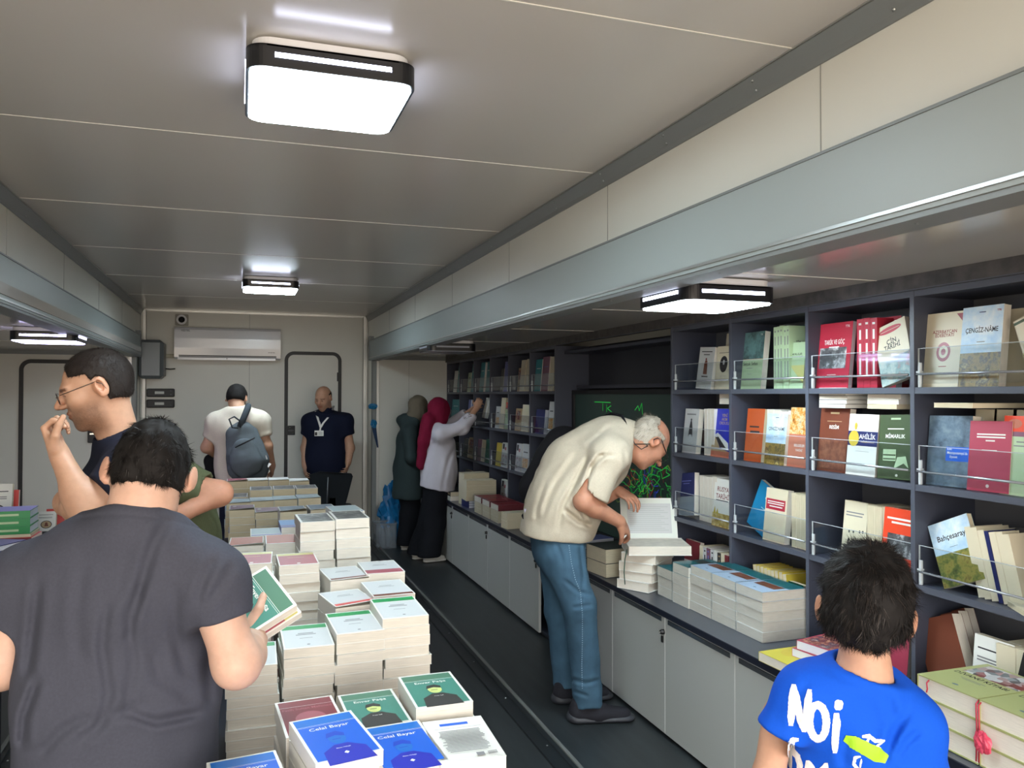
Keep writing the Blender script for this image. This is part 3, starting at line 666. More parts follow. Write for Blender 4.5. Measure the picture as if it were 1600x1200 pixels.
 'lastw': ('white', PAGEC, [('r', .1, .82, .85, .84, 'ink'), ('r', .1, .70, .8, .72, 'inkg'), ('r', .1, .66, .8, .68, 'inkg'), ('e', .5, .34, .3, .2, 'ink'), ('e', .5, .34, .26, .17, 'tan'), ('p', [(.4, .25), (.45, .45), (.55, .45), (.62, .25)], 'brown')]),
 'blackb': ('black', PAGE, [('t', 'BATI', .4, .55, .13, 'white', .4), ('r', .1, .1, .9, .25, 'crimson')]),
 'petrolb': ('tealb', PAGE, [('r', .2, .7, .8, .72, 'white')]), 'mauveb': ('mauve', PAGE, [('r', .2, .7, .8, .72, 'lilac'), ('r', .2, .5, .8, .51, 'lilac')]), 'lilacb': ('lilac', PAGEW, []), 'creamb': ('cream', PAGEC, []), 'yellowb': ('gold', PAGEC, []),
 'darkb': ('dark', PAGEC, []), 'greenb': ('dkgreen', PAGEC, []), 'maroonb': ('maroon', PAGE, [('r', .0, .0, 1, .55, 'greywhite')]), 'mix': ('tan', PAGEC, [('r', .1, .5, .9, .9, 'A:paint'), ('r', .2, .3, .8, .32, 'ink')]),
 'mix2': ('greywhite', PAGE, [('r', .1, .15, .9, .5, 'A:orn'), ('r', .2, .7, .8, .73, 'ink')]), 'photo2': ('greywhite', PAGE, [('r', .08, .74, .4, .95, 'ink'), ('r', .45, .70, .7, .82, 'rose'), ('r', .1, .1, .9, .5, 'A:mosaic')]),
 # worktop covers
 'wrap': ('lblue', PAGE, [('r', .0, .0, 1, .62, 'lblue'), ('r', .0, .62, 1, 1, 'petrol'), ('r', .12, .34, .88, .60, 'A:mono'), ('e', .5, .14, .05, .02, 'steel')]), 'wrapt': ('petrol', PAGE, [('r', .12, .5, .88, .8, 'dark')]), 'wraptt': ('petrol', PAGEC, []),
 'yell': ('yellow', PAGE, [('e', .4, .5, .3, .25, 'gold')]), 'painted': ('pink', PAGEW, [('r', .05, .04, .95, .66, 'A:paint'), ('r', .1, .84, .9, .87, 'white'), ('r', .2, .78, .8, .80, 'white')]),
 'kitap': ('kitap', PAGE, [('r', .10, .55, .98, .95, 'A:mosaic'), ('t', 'DİVANÜ KİTABI', .5, .47, .12, 'ink', .84), ('r', .3, .36, .7, .37, 'inkg'), ('r', .35, .33, .65, .34, 'inkg'), ('e', .5, .12, .05, .02, 'steel')]),
 'purp': ('purple', PAGEW, [('e', .5, .55, .42, .36, 'A:redorn'), ('r', .1, .12, .9, .15, 'lilac')]), 'maroonw': ('maroon', PAGE, [('r', .1, .1, .9, .9, 'inkr')]), 'whitebk': ('greywhite', PAGE, lines(.5, .75, .7, 6, .05, 'inkg', .012)),
 'gspine': ('green', PAGEW, [('r', 0, 0, 1, 1, 'lilac')]), 'nspine': ('navy', PAGEW, []), 'redb': ('red', PAGE, []), 'graybk': ('dark', PAGEC, []),
}
_BM = {}; SPINE = {'goc': 'white', 'palegreen': 'inkg', 'vizier': 'ink', 'vizier2': 'ink', 'mauveb': 'lilac', 'darkb': 'tan', 'gspine': 'pgreen', 'kitap': 'ink'}
def sub_rect(u0, v0, u1, v1, n):
    vs = []; fs = []
    for j in range(n + 1):
        for i in range(n + 1): vs.append((u0 + (u1 - u0) * i / n, v0 + (v1 - v0) * j / n))
    for j in range(n):
        for i in range(n): a = j * (n + 1) + i; fs.append((a, a + 1, a + n + 2, a + n + 1))
    return vs, fs
def book_meshes(style, w, L, t, curl=0.0, hard=False, spine_mat=None):
    key = (style, round(w, 4), round(L, 4), round(t, 4), curl, hard, spine_mat)
    if key in _BM: return _BM[key]
    board, page, art = COV[style]; bm = C[board]; sm = C[spine_mat] if spine_mat else bm
    ct = .0028 if hard else .0011; ov = .003 if hard else 0.0
    b = MB(); h = w / 2; k = L / 2
    b.box((-h, -k, 0), (h, k, ct), bm)
    b.box((-h, -k, ct), (-h + .0012, k, t - ct), sm)
    def zf(u, v): return t + (curl * max(0, (1 - v)) ** 2.2 * (.35 + .65 * u) if curl > 0 else (-curl) * u ** 2.5 if curl < 0 else 0)
    n = 6 if curl else 1
    vs, fs = sub_rect(0, 0, 1, 1, n)
    top = [(-h + u * w, -k + v * L, zf(u, v)) for u, v in vs]; bot = [(x, y, z - ct) for x, y, z in top]
    N = len(top); b.add(top + bot, fs + [tuple(N + i for i in f[::-1]) for f in fs], bm)
    rim = [i for i in range(n)] + [i * (n + 1) + n for i in range(n)] + [n * (n + 1) + n - i for i in range(n)] + [(n - i) * (n + 1) for i in range(n)]
    b.add(top + bot, [(rim[i], N + rim[i], N + rim[(i + 1) % len(rim)], rim[(i + 1) % len(rim)]) for i in range(len(rim))], bm)
    z = .0002
    for a in art:
        m = a[5] if a[0] in 'ret' else a[2]
        mm = ART[m[2:]] if m.startswith('A:') else C[m]
        if a[0] == 'r': vs, fs = sub_rect(a[1], a[2], a[3], a[4], n)
        elif a[0] == 'e':
            vs = [(a[1] + a[3] * math.cos(2 * math.pi * q / 20), a[2] + a[4] * math.sin(2 * math.pi * q / 20)) for q in range(20)]; fs = [tuple(range(20))]
        elif a[0] == 'p': vs = a[1]; fs = [tuple(range(len(vs)))]
        elif a[0] == 't':
            tv, tf = text_mesh(a[1]); tw = (max(q[0] for q in tv) - min(q[0] for q in tv)); s = a[4]; sx = min(s, a[6] / tw)
            vs = [(a[2] + q[0] * sx, a[3] + q[1] * s * w / L) for q in tv]; fs = tf
        pts = [(-h + u * w, -k + v * L, zf(u, v) + z) for u, v in vs]; z += .00012
        ff = []
        for f in fs:
            p = [Vector(pts[i]) for i in f[:3]]; ff.append(f if (p[1] - p[0]).cross(p[2] - p[0]).z >= 0 else tuple(f)[::-1])
        b.add(pts, ff, mm)
    me = bpy.data.meshes.new('cover'); me.from_pydata(b.v, [], b.f)
    for m in b.ms: me.materials.append(m)
    me.polygons.foreach_set('material_index', b.m); me.update()
    if style in SPINE and t > .012:
        for y0, y1 in ((-.34, -.06), (-.02, .14), (.20, .34)): b.box((-h - .0003, y0 * L, t * .36), (-h, y1 * L, t * .64), C[SPINE[style]])
        b.box((-h - .0003, .41 * L, t * .3), (-h, .44 * L, t * .7), C[SPINE[style]])
        me = bpy.data.meshes.new('cover'); me.from_pydata(b.v, [], b.f)
        for m in b.ms: me.materials.append(m)
        me.polygons.foreach_set('material_index', b.m); me.update()
    q = MB(); q.box((-h + .0012, -k + ov + .0006, ct), (h - ov - .0006, k - ov - .0006, t - ct), page)
    if abs(curl) > .004:      # a few lifted leaves under the curled cover
        for s_ in (.35, .7):
            vs, fs = sub_rect(0, 0, 1, 1, 6)
            q.add([(-h + .001 + u * (w - .002), -k + .001 + v * (L - .002), t - ct * .5 + (zf(u, v) - t) * s_ - .0006) for u, v in vs], fs, page)
    pe = bpy.data.meshes.new('page_block'); pe.from_pydata(q.v, [], q.f)
    for m in q.ms: pe.materials.append(m)
    pe.polygons.foreach_set('material_index', q.m); pe.update()
    _BM[key] = (me, pe); return _BM[key]
NB = [0]
def book(style, w, L, t, M, label, group=None, name='paperback_book', curl=0.0, hard=False, spine=None):
    me, pe = book_meshes(style, w, L, t, curl, hard, spine)
    o = thing(name, label, 'book', M=M, group=group); link('cover', me, o); link('page_block', pe, o); NB[0] += 1
    return o
ORD = ['top', 'second', 'third', 'fourth', 'fifth', 'sixth', 'seventh', 'eighth', 'ninth', 'tenth', 'eleventh', 'twelfth', 'thirteenth', 'fourteenth', 'fifteenth', 'sixteenth', 'seventeenth']
def stack(desc, cdesc, style, xc, yc, z0, z1, n, w, L, rz=0.0, curl=0.0, seed=0, jit=.004, group=None, name='paperback_book', hard=False, tilt=0.0, under=None, spine=None, flip=False):
    """n books lying between z0 and z1; label: place in the stack + which stack"""
    r = random.Random(seed * 77 + n); t = (z1 - z0) / n
    for i in range(n):
        j = n - 1 - i
        x = xc + r.uniform(-jit, jit); y = yc + r.uniform(-jit, jit)
        M = T((x, y, z0 + j * t)) @ RZ(rad(rz + r.uniform(-1.2, 1.2) * (jit / .004)))
        if i == 0 and tilt: M = M @ T((0, 0, .003)) @ RX(rad(tilt))
        if i % 2 and flip: M = M @ RZ(math.pi)
        lab = ('top ' + cdesc + ' book of the ' + desc) if i == 0 and len((cdesc + ' ' + desc).split()) < 12 else ('top book of the ' + desc) if i == 0 else (ORD[i] + ' book in the ' + desc)
        book(style if i == 0 else (under or style), w, L, t - .0004, M, lab, group or 'books in the ' + desc, name, curl if i == 0 else 0.0, hard, spine)
# ---------------------------------------------------------------- the two low book tables down the middle
TBL = mat('table_dark', (28, 32, 44), .6); TBLE = mat('table_navy_side', (20, 32, 74), .6)
def table(label, x0, x1, y0, y1, z):
    t = thing('display_table', label, 'table', (0, 0, 0))
    b = MB(); b.box((x0, y0, z - .03), (x1, y1, z), TBL); b.box((x0, y0, z - .08), (x0 + .012, y1, z - .03), TBLE); b.box((x1 - .012, y0, z - .08), (x1, y1, z - .03), TBLE); b.build('table_top', t)
    for x in (x0 + .03, x1 - .07):
        for y in (y0 + .03, y1 - .07): q = MB(); q.box((x, y, 0), (x + .04, y + .04, z - .03), TBL); q.build('leg', t)
Z1, Z2 = .60, .76
table('near dark display table under the blue and green topped book stacks', -.06, .545, 1.50, 3.14, Z1)
table('far dark display table under the cream paged book stacks', -.088, .52, 3.16, 6.08, Z2)
bw, bl = .134, .21
FR = 'front row of books cut by the picture edge'
stack('leftmost blue stack at the bottom of the picture', 'blue Celal Bayar', 'bayar', .022, 1.62, Z1, .865, 8, bw, bl, 8, seed=1)
stack('middle blue stack at the bottom of the picture', 'raised blue Celal Bayar', 'bayar', .185, 1.665, Z1, .905, 9, bw, bl, 10, tilt=1.2, seed=2)
stack('right blue stack at the bottom of the picture', 'blue Celal Bayar', 'bayar', .325, 1.655, Z1, .875, 8, bw, bl, 5, seed=3)
stack('white back cover stack at the near right table corner', 'face down white', 'back', .452, 1.64, Z1, .875, 8, bw, bl, -1, seed=4, under='plain')
stack('stack with the maroon cover behind the blue books', 'maroon Fatih Sultan Mehmed', 'fatih', .155, 1.895, Z1, .865, 7, bw, bl, 4, seed=5)
stack('left green portrait stack behind the blue books', 'green Enver Paşa', 'enver', .302, 1.895, Z1, .865, 7, bw, bl, 3, seed=6)
stack('right green portrait stack behind the white back cover', 'green Enver Paşa', 'enver', .448, 1.885, Z1, .895, 8, bw, bl, 1, seed=7)
# the tall white and green row
stack('tall white paged stack behind the near man elbow', 'green striped', 'green', .035, 2.36, Z1, .875, 10, bw, bl, 0, seed=8)
stack('tall stack with green striped cover beside the hand held book', 'green striped', 'green', .178, 2.345, Z1, .915, 12, bw, bl, 1, seed=9, tilt=1)
stack('tall stack with green striped cover in the middle of its row', 'green striped', 'green', .315, 2.36, Z1, .938, 12, bw, bl, 3, seed=10, tilt=1)
stack('tall stack with green striped cover at the aisle side', 'green striped', 'green', .452, 2.37, Z1, .966, 13, bw, bl, 2, seed=11, tilt=1.5)
stack('stack with a red strip cover behind the middle green striped one', 'red striped', 'redstrip', .325, 2.60, Z1, .950, 7, bw, bl, 9, seed=12, curl=.012, under='redstrip')
stack('stack with a brown strip behind the aisle side green striped one', 'brown edged white', 'brownstrip', .458, 2.61, Z1, .970, 7, bw, bl, 3, seed=13)
stack('stack with a brown strip before the tall photo covered stacks', 'brown edged white', 'brownstrip', .345, 2.85, Z1, .975, 7, bw, bl, 5, seed=14, curl=.006)
stack('rose strip stack at the aisle before the photo covered stacks', 'rose edged white', 'rosestrip', .478, 2.87, Z1, .985, 7, bw, bl * .98, 2, seed=15)
stack('tall stack with rose cover partly behind the near man', 'rose', 'rose', .045, 2.96, Z1, 1.025, 12, bw, bl, -2, seed=16)
stack('tall stack with rose cover behind the hand held book', 'rose', 'rose', .195, 2.955, Z1, 1.015, 13, bw, bl, 1, seed=17)
# far table
stack('left of the two tallest photo covered stacks', 'grey photo', 'photo', .285, 3.33, Z2, 1.100, 9, bw, bl, 2, seed=18, tilt=.8)
stack('right of the two tallest photo covered stacks at the aisle', 'grey photo', 'photo', .425, 3.33, Z2, 1.105, 9, bw, bl, 2, seed=19, tilt=.8)
stack('left salmon covered stack beside the olive sleeved arm', 'salmon', 'orange', .030, 3.50, Z2, .992, 5, bw, bl, -1, seed=20, curl=.01)
stack('right salmon covered stack left of the photo covered ones', 'salmon', 'orange', .170, 3.50, Z2, .995, 5, bw, bl, 0, seed=21)
stack('stack of pale blue books behind the salmon ones', 'pale blue', 'pale', .110, 3.76, Z2, .985, 5, bw, bl, 0, seed=22)
stack('stack of sky blue books left of the photo covered pair', 'sky blue', 'skyb', .235, 3.80, Z2, 1.01, 6, .125, bl, 0, seed=23)
stack('pale stack just behind the right photo covered one', 'pale blue', 'pale', .440, 3.62, Z2, 1.092, 8, bw, bl, 3, seed=24)
stack('left mauve covered stack on the far table', 'curled mauve', 'mauve', .010, 4.75, Z2, .965, 5, bw, bl, 0, seed=25, curl=.012)
stack('right mauve covered stack on the far table', 'curled mauve', 'mauve', .148, 4.72, Z2, .950, 5, bw, bl, 0, seed=26, curl=.008)
stack('left grey green covered stack before the pale row', 'curled grey green', 'tealcurl', .262, 4.32, Z2, 1.005, 6, bw, bl, 0, seed=27, curl=.016)
stack('right grey green covered stack before the pale row', 'curled grey green', 'tealcurl', .408, 4.34, Z2, 1.005, 6, bw, bl, 2, seed=28, curl=.010)
for k, (d, x) in enumerate((('leftmost stack', -.015), ('second stack', .122), ('third stack', .260), ('rightmost stack', .398))):
    stack(d + ' of the pale blue row on the far table', 'pale blue', 'palerow', x, 5.08, Z2, .962 + .004 * k, 5, bw, bl, 1, seed=30 + k, curl=.006)
for k, (d, x) in enumerate((('leftmost stack', -.015), ('second stack', .13), ('third stack', .268), ('rightmost stack', .405))):
    stack(d + ' of the dark photo row on the far table', 'dark photo', 'grey', x, 5.38, Z2, .96 if k == 0 else 1.0, 5, bw, bl, 0, seed=40 + k)
for k, (d, x) in enumerate((('leftmost stack', -.02), ('second stack', .118), ('third stack', .255), ('rightmost stack', .392))):
    stack(d + ' of the row nearest the air conditioner', 'white edged pink' if k == 0 else 'white', 'pink' if k == 0 else 'whitecurl', x, 5.82, Z2, 1.012 if k < 3 else 1.0, 5, bw, bl, 0, seed=50 + k, curl=.012 if k == 0 else .006)
# ---------------------------------------------------------------- books shown face out on the shelves
def shelf_book(style, corners, X, t, label, group=None, hard=False, lean=6.0, zb=None, side=0.0, spine=None, w=None, L=None, cat=None):
    """corners: (px left, px right, py bottom, py top) of the cover seen at plane X; roll in degrees turns it in its own plane"""
    pl, pr, pb, pt = corners[:4]; roll = corners[4] if len(corners) > 4 else 0.0
    a = PX(pl, pb, X); c = PX(pr, pb, X); top = PX(pl, pt, X)
    ww = w or abs(a.y - c.y); LL = L or (top.z - (zb if zb is not None else a.z))
    z = zb if zb is not None else a.z
    cy = (a.y + c.y) / 2
    lr = rad(lean)
    # local x -> -Y, local y -> +Z, local z -> -X ; lean tips the head back to +X
    R = Matrix(((0, 0, -1, 0), (-1, 0, 0, 0), (0, 1, 0, 0), (0, 0, 0, 1)))
    Mr = T((X, cy, z)) @ RY(lr) @ RZ(rad(side)) @ R @ T((0, LL / 2 * math.cos(rad(roll)) + ww / 2 * abs(math.sin(rad(roll))), -t)) @ RZ(rad(roll))
    return book(style, ww, LL, t, Mr, label, group, 'book', 0.0, hard, spine)
def upright_row(desc, n, yr, X, z, t, L, style, depth=.13, group=None, lean=0.0, spine=None, seed=0, jl=.004, pages_front=False, col_list=None):
    """n books standing spine out along the shelf from y=yr going to -Y (right in the photo)"""
    r = random.Random(seed)
    tt = t / math.cos(rad(lean)) if lean else t
    for i in range(n):
        st = style if col_list is None else col_list[i % len(col_list)]
        h = L + r.uniform(-jl, jl); y = yr - i * tt
        # local z (thickness) -> -Y ; local y (length) -> Z ; spine (local -x) -> -X
        R = Matrix(((1, 0, 0, 0), (0, 0, -1, 0), (0, 1, 0, 0), (0, 0, 0, 1)))
        if pages_front: R = R @ RY(math.pi) @ T((0, 0, -t))
        Mr = T((X + depth / 2 + r.uniform(-.002, .002), y, z + abs(math.sin(rad(lean))) * (0 if lean < 0 else 0))) @ RX(rad(lean)) @ R @ T((0, h / 2, 0))
        nm = ['first', 'second', 'third', 'fourth', 'fifth', 'sixth', 'seventh', 'eighth', 'ninth', 'tenth', 'eleventh', 'twelfth', 'thirteenth', 'fourteenth'][i]
        book(st, depth, h, t - .0006, Mr, nm + ' from the left in the ' + desc, group or 'books in the ' + desc, 'book', 0.0, False, spine)
XF = 2.245
z1, z2, z3 = ZROW[2] + .0008, ZROW[1] + .0008, ZROW[0] + .0008
# --- near unit, top row
shelf_book('vizier2', (1082, 1117, 604, 534, -3), XF, .03, 'grey white book with brown robed figure, top row left cell of the near bookshelf', zb=z1, L=.215, w=.14)
shelf_book('oval', (1113, 1142, 604, 536), XF - .002, .03, 'cream book with black oval portrait, top row left cell of the near bookshelf', zb=z1, L=.215, w=.13)
shelf_book('plainc', (1128, 1142, 604, 506), XF + .10, .03, 'tall cream book behind the oval portrait book', zb=z1, L=.29, w=.08)
shelf_book('selcuk', (1151, 1188, 604, 510), XF + .015, .03, 'pale green book with tree branch picture, top row second cell', zb=z1, L=.27, w=.185)
upright_row('pale green spines in the top row second cell', 5, 2.995, XF, z1, .022, .275, 'palegreen', .14, seed=3)
shelf_book('palegreen', (1222, 1254, 604, 530, 0), XF, .02, 'shorter pale green book right of the pale green spines', zb=z1, L=.20, w=.135)
shelf_book('selcuk', (1222, 1256, 604, 505), XF + .08, .03, 'dark branch picture book behind the shorter pale green one', zb=z1, L=.285, w=.14)
shelf_book('goc', (1277, 1320, 604, 510), XF, .02, 'red book with black and white photo, top row third cell', zb=z1, L=.265, w=.19)
upright_row('red spines beside the red photo book', 3, 2.485, XF, z1, .034, .265, 'goc', .15, seed=4)
shelf_book('goc', (1352, 1400, 604, 508), XF + .05, .03, 'red book tucked behind the tilted Çin Tarihi book', zb=z1, L=.27, w=.15)
shelf_book('cin', (1366, 1418, 604, 512, 17), XF - .012, .02, 'tilted cream book titled Çin Tarihi with a red roof', zb=z1, L=.225, w=.15)
shelf_book('azer', (1443, 1498, 604, 500), XF, .045, 'cream book with rose medallion, top row right cell', zb=z1, L=.255, w=.158)
shelf_book('cengiz', (1500, 1556, 604, 497), XF - .002, .03, 'blue sky Çengiz-Nâme book in the top row right cell', zb=z1, L=.262, w=.150)
shelf_book('plainc', (1558, 1600, 604, 505), XF + .07, .035, 'cream book behind the tilted forest cover', zb=z1, L=.25, w=.13)
shelf_book('sey', (1590, 1670, 604, 505, 22), XF - .01, .02, 'tilted cream travel book with forest picture at the right edge', zb=z1, L=.215, w=.15)
# --- near unit, second row
shelf_book('vizier', (1064, 1088, 704, 635), XF, .03, 'grey book with robed figure, second row left cell', zb=z2, L=.235, w=.135)
upright_row('cream page blocks beside the grey robed figure book', 3, 3.560, XF, z2, .03, .235, 'plain', .14, seed=5, pages_front=True)
shelf_book('ordu', (1107, 1142, 712, 637), XF - .003, .03, 'indigo book with marching soldiers, second row left cell', zb=z2, L=.24, w=.16)
for k in range(2): book('plain', .14, .2, .027, T((2.36, 3.375, z2 + .262 + .0285 * k)) @ RZ(rad(90 + 4 * k)), ('upper' if k else 'lower') + ' white book lying on the second row left cell books', name='book')
shelf_book('orangeb', (1162, 1188, 715, 638), XF, .03, 'rust orange book, second row second cell', zb=z2, L=.245, w=.13)
upright_row('cream page blocks behind the rust orange book', 5, 3.085, XF + .03, z2, .05, .24, 'plain', .14, seed=6, pages_front=True)
shelf_book('cengiz', (1192, 1226, 720, 646), XF - .014, .03, 'smaller Çengiz-Nâme book in the second row second cell', zb=z2, L=.225, w=.14)
shelf_book('ornb', (1233, 1256, 725, 637), XF, .03, 'brown and orange ornamented book, second row second cell', zb=z2, L=.255, w=.13)
shelf_book('resim', (1278, 1318, 735, 642), XF, .03, 'brown book titled Resim, second row third cell', zb=z2, L=.255, w=.165)
shelf_book('ahilik', (1321, 1366, 742, 651), XF - .003, .03, 'white book titled Ahilik with a navy band', zb=z2, L=.235, w=.152)
shelf_book('mimar', (1369, 1420, 746, 650, 2), XF - .004, .03, 'dark green book titled Mimarlık', zb=z2, L=.235, w=.152)
for k in range(5): book('plain', .15, .19, .0145, T((2.335, 2.62, z2 + .256 + .0166 * k)) @ RZ(rad(90 + 2 * (k % 3))), ORD[4 - k] + ' white book of the pile lying above the brown Resim book', 'white books lying above the brown Resim book', 'book')
for k in range(3): book('plainc' if k == 0 else 'plain', .15, .2, .018, T((2.345, 2.36, z2 + .256 + .0182 * k)) @ RZ(rad(88 + 3 * k)), ORD[2 - k] + ' book of the white pile lying above the Mimarlık book', 'white books lying above the Mimarlık book', 'book')
shelf_book('eski', (1446, 1512, 755, 650, 1), XF, .04, 'slate blue book with carved rock cover, second row right cell', zb=z2, L=.238, w=.172)
shelf_book('pinkb', (1512, 1572, 764, 660, 1), XF - .004, .03, 'dull red book, second row right cell', zb=z2, L=.225, w=.150)
shelf_book('orange2', (1568, 1625, 770, 652), XF, .03, 'pale green book with orange and violet squares at the right edge', zb=z2, L=.245, w=.150)
for k in range(3): shelf_book('plainc', (1520 + 30 * k, 1545 + 30 * k, 760, 640), XF + .09, .04, ['first', 'second', 'third'][k] + ' cream book standing behind the dull red book', zb=z2, L=.262, w=.08)
book('plainc', .15, .27, .016, T((2.335, 2.01, z2 + .266)) @ RZ(rad(90)), 'cream book lying flat on top of the slate blue book', name='book')
# --- near unit, third row
shelf_book('navyb', (1055, 1084, 797, 740, 8), XF, .03, 'leaning navy blue book, third row left cell', zb=z3, L=.225, w=.155)
upright_row('cream page blocks beside the leaning navy book', 4, 3.64, XF + .02, z3, .042, .235, 'plain', .14, seed=8, pages_front=True)
shelf_book('rusya', (1110, 1140, 815, 742), XF - .003, .03, 'white book titled Rusya Tarihi', zb=z3, L=.235, w=.150)
shelf_book('cyanb', (1178, 1196, 833, 765, -22), XF + .02, .02, 'bright blue book leaning diagonally, third row second cell', zb=z3, L=.225, w=.14)
shelf_book('redbox', (1192, 1224, 843, 765), XF - .006, .03, 'cream book with crimson title box', zb=z3, L=.235, w=.150)
upright_row('cream page blocks right of the crimson box book', 5, 2.875, XF, z3, .028, .232, 'plainc', .14, seed=9, pages_front=True)
shelf_book('dots', (1318, 1344, 850, 770), XF + .02, .03, 'cream book with black dot drawings behind the boy hair', zb=z3, L=.235, w=.125)
upright_row('cream page blocks right of the dotted book', 3, 2.365 + .10, XF + .025, z3, .038, .232, 'plainc', .14, seed=10, pages_front=True)
shelf_book('verm', (1378, 1422, 880, 788), XF - .004, .03, 'bright vermilion book with a mosque photo beside the boy head', zb=z3, L=.24, w=.150)
shelf_book('bahce', (1462, 1515, 905, 812, 24), XF - .0, .02, 'tilted Bahçesaray book with landscape cover', zb=z3, L=.215, w=.165)
upright_row('leaning cream spines right of the Bahçesaray book', 3, 1.965, XF + .01, z3, .024, .225, 'plainc', .14, seed=12, lean=-14)
upright_row('leaning blue spine among the cream ones', 1, 1.890, XF + .008, z3, .014, .225, 'nspine', .14, seed=13, lean=-14)
upright_row('leaning cream spines right of the blue spine', 3, 1.875, XF + .01, z3, .024, .225, 'plainc', .14, seed=14, lean=-14)
book('plainc', .15, .2, .016, T((2.30, 1.745, z3)) @ RZ(rad(60)), 'thin cream book lying right of the leaning spines', name='book')
shelf_book('blackb', (1584, 1640, 960, 818), XF + .06, .03, 'black book standing at the right end of the third row', zb=z3, L=.235, w=.14)
# --- near unit, bottom row on the worktop
zc = ZCT + .001
shelf_book('maroonb', (1064, 1090, 878, 828, 0), XF + .0, .025, 'maroon topped grey book in the bottom row left cell', zb=zc, L=.235, w=.14)
upright_row('mixed grey spines in the bottom row left cell', 8, 3.60, XF, zc, .032, .225, 'vizier', .14, seed=15, col_list=['plainc', 'vizier2', 'mauveb', 'vizier', 'plain', 'darkb', 'plainc', 'maroonb'])
upright_row('tan page blocks leaning in the bottom row second cell', 9, 3.12, XF + .0, zc, .026, .225, 'yellowb', .14, seed=16, pages_front=True, lean=-8)
shelf_book('greenb', (1218, 1246, 890, 842, 0), XF - .01, .03, 'dark green book beside the tan page blocks', zb=zc, L=.20, w=.14)
shelf_book('pinkb', (1375, 1408, 1030, 960), XF, .03, 'plum coloured book behind the boy neck', zb=zc, L=.235, w=.150)
for k in range(3): shelf_book('terra', (1442 + 10 * k, 1492 + 10 * k, 1030, 985, 24), XF + .0 + .05 * k, .045, ['front', 'middle', 'rear'][k] + ' tilted brown backed book in the bottom row right cell', zb=zc, L=.225, w=.16)
shelf_book('lastw', (1530, 1560, 1062, 985), XF - .01, .03, 'white book with oval engraving in the bottom row right cell', zb=zc, L=.235, w=.14)
upright_row('cream spines right of the oval engraving book', 5, 1.895, XF, zc, .034, .232, 'plainc', .14, seed=18)
shelf_book('blackb', (1590, 1640, 1110, 1000, -10), XF - .06, .02, 'leaning black book at the lower right edge', zb=zc, L=.22, w=.14)
# --- far unit: cells from far left (1) to near right (6)
def cell(c, u): return YF0 + (6 - c) * PITCHX + u * PITCHX          # u: 1 left .. 0 right
FARG = 'small books on the far bookshelf'
def far_books(row, c, items, rowname):
    z = {1: z1, 2: z2, 3: z3, 4: zc}[row]
    cn = ['', 'leftmost', 'second', 'third', 'fourth', 'fifth', 'sixth'][c]
    for i, (u0, u1, st, h, kind) in enumerate(items):
        u0, u1 = u0 * .8 + .19, u1 * .8 + .19; wd = (u0 - u1) * PITCHX; y = cell(c, (u0 + u1) / 2)
        lab = f'{["first", "second", "third", "fourth", "fifth"][i]} {kind} from the left, {rowname} {cn} cell, far bookshelf'
        R = Matrix(((0, 0, -1, 0), (-1, 0, 0, 0), (0, 1, 0, 0), (0, 0, 0, 1)))
        book(st, wd - .004, h, .03, T((2.234 + .004 * i, y, z)) @ RY(rad(5)) @ R @ T((0, h / 2, -.03)), lab, FARG, 'book')
far_books(1, 1, [(.62, .30, 'plain', .235, 'white book'), (.62, .1, 'petrolb', .30, 'teal book')][:1] + [(.30, .06, 'petrolb', .29, 'teal book')], 'top row')
far_books(1, 2, [(.55, .28, 'palegreen', .20, 'pale book'), (.28, .03, 'petrolb', .29, 'teal book')], 'top row')
far_books(1, 3, [(.78, .45, 'petrolb', .29, 'teal book'), (.44, .36, 'plain', .28, 'white spine'), (.36, .03, 'petrolb', .29, 'teal book')], 'top row')
far_books(1, 4, [(.5, .30, 'darkb', .21, 'grey book'), (.32, .06, 'lilacb', .27, 'lilac book')], 'top row')
far_books(1, 5, [(.52, .26, 'plainc', .265, 'cream book'), (.68, .52, 'mix', .20, 'tan book'), (.26, .03, 'creamb', .27, 'cream book')], 'top row')
far_books(1, 6, [(.95, .62, 'petrolb', .255, 'teal book'), (.62, .28, 'mauveb', .27, 'mauve book'), (.28, .06, 'plainc', .265, 'cream book')], 'top row')
far_books(2, 1, [(.85, .10, 'petrolb', .255, 'teal book')], 'second row')
far_books(2, 2, [(.55, .34, 'lilacb', .255, 'pale blue book'), (.30, .12, 'lilacb', .255, 'pale blue book')], 'second row')
far_books(2, 4, [(.85, .55, 'mix2', .20, 'patterned book'), (.55, .26, 'plainc', .28, 'cream book'), (.26, .04, 'orange2', .24, 'orange book')], 'second row')
far_books(2, 5, [(.80, .45, 'mix', .19, 'painted book'), (.45, .04, 'plainc', .225, 'cream book')], 'second row')
far_books(2, 6, [(.9, .45, 'nspine', .19, 'navy book'), (.30, .04, 'mix2', .255, 'patterned white book')], 'second row')
far_books(3, 2, [(.9, .5, 'darkb', .19, 'dark book'), (.5, .08, 'mix', .21, 'painted book')], 'third row')
far_books(3, 3, [(.95, .65, 'mauveb', .21, 'mauve book'), (.65, .4, 'plainc', .21, 'cream book'), (.4, .06, 'greenb', .22, 'dark green book')], 'third row')
far_books(3, 4, [(.8, .45, 'yellowb', .21, 'golden book'), (.45, .06, 'photo2', .22, 'violet photo book')], 'third row')
far_books(3, 5, [(.78, .45, 'photo2', .235, 'patterned book'), (.45, .05, 'mix2', .24, 'pale book')], 'third row')
far_books(3, 6, [(.85, .5, 'plainc', .20, 'cream book')], 'third row')
far_books(4, 3, [(.8, .4, 'yellowb', .20, 'yellow book'), (.4, .05, 'plainc', .17, 'cream book')], 'bottom row')
far_books(4, 2, [(.8, .1, 'darkb', .22, 'dark book')], 'bottom row')
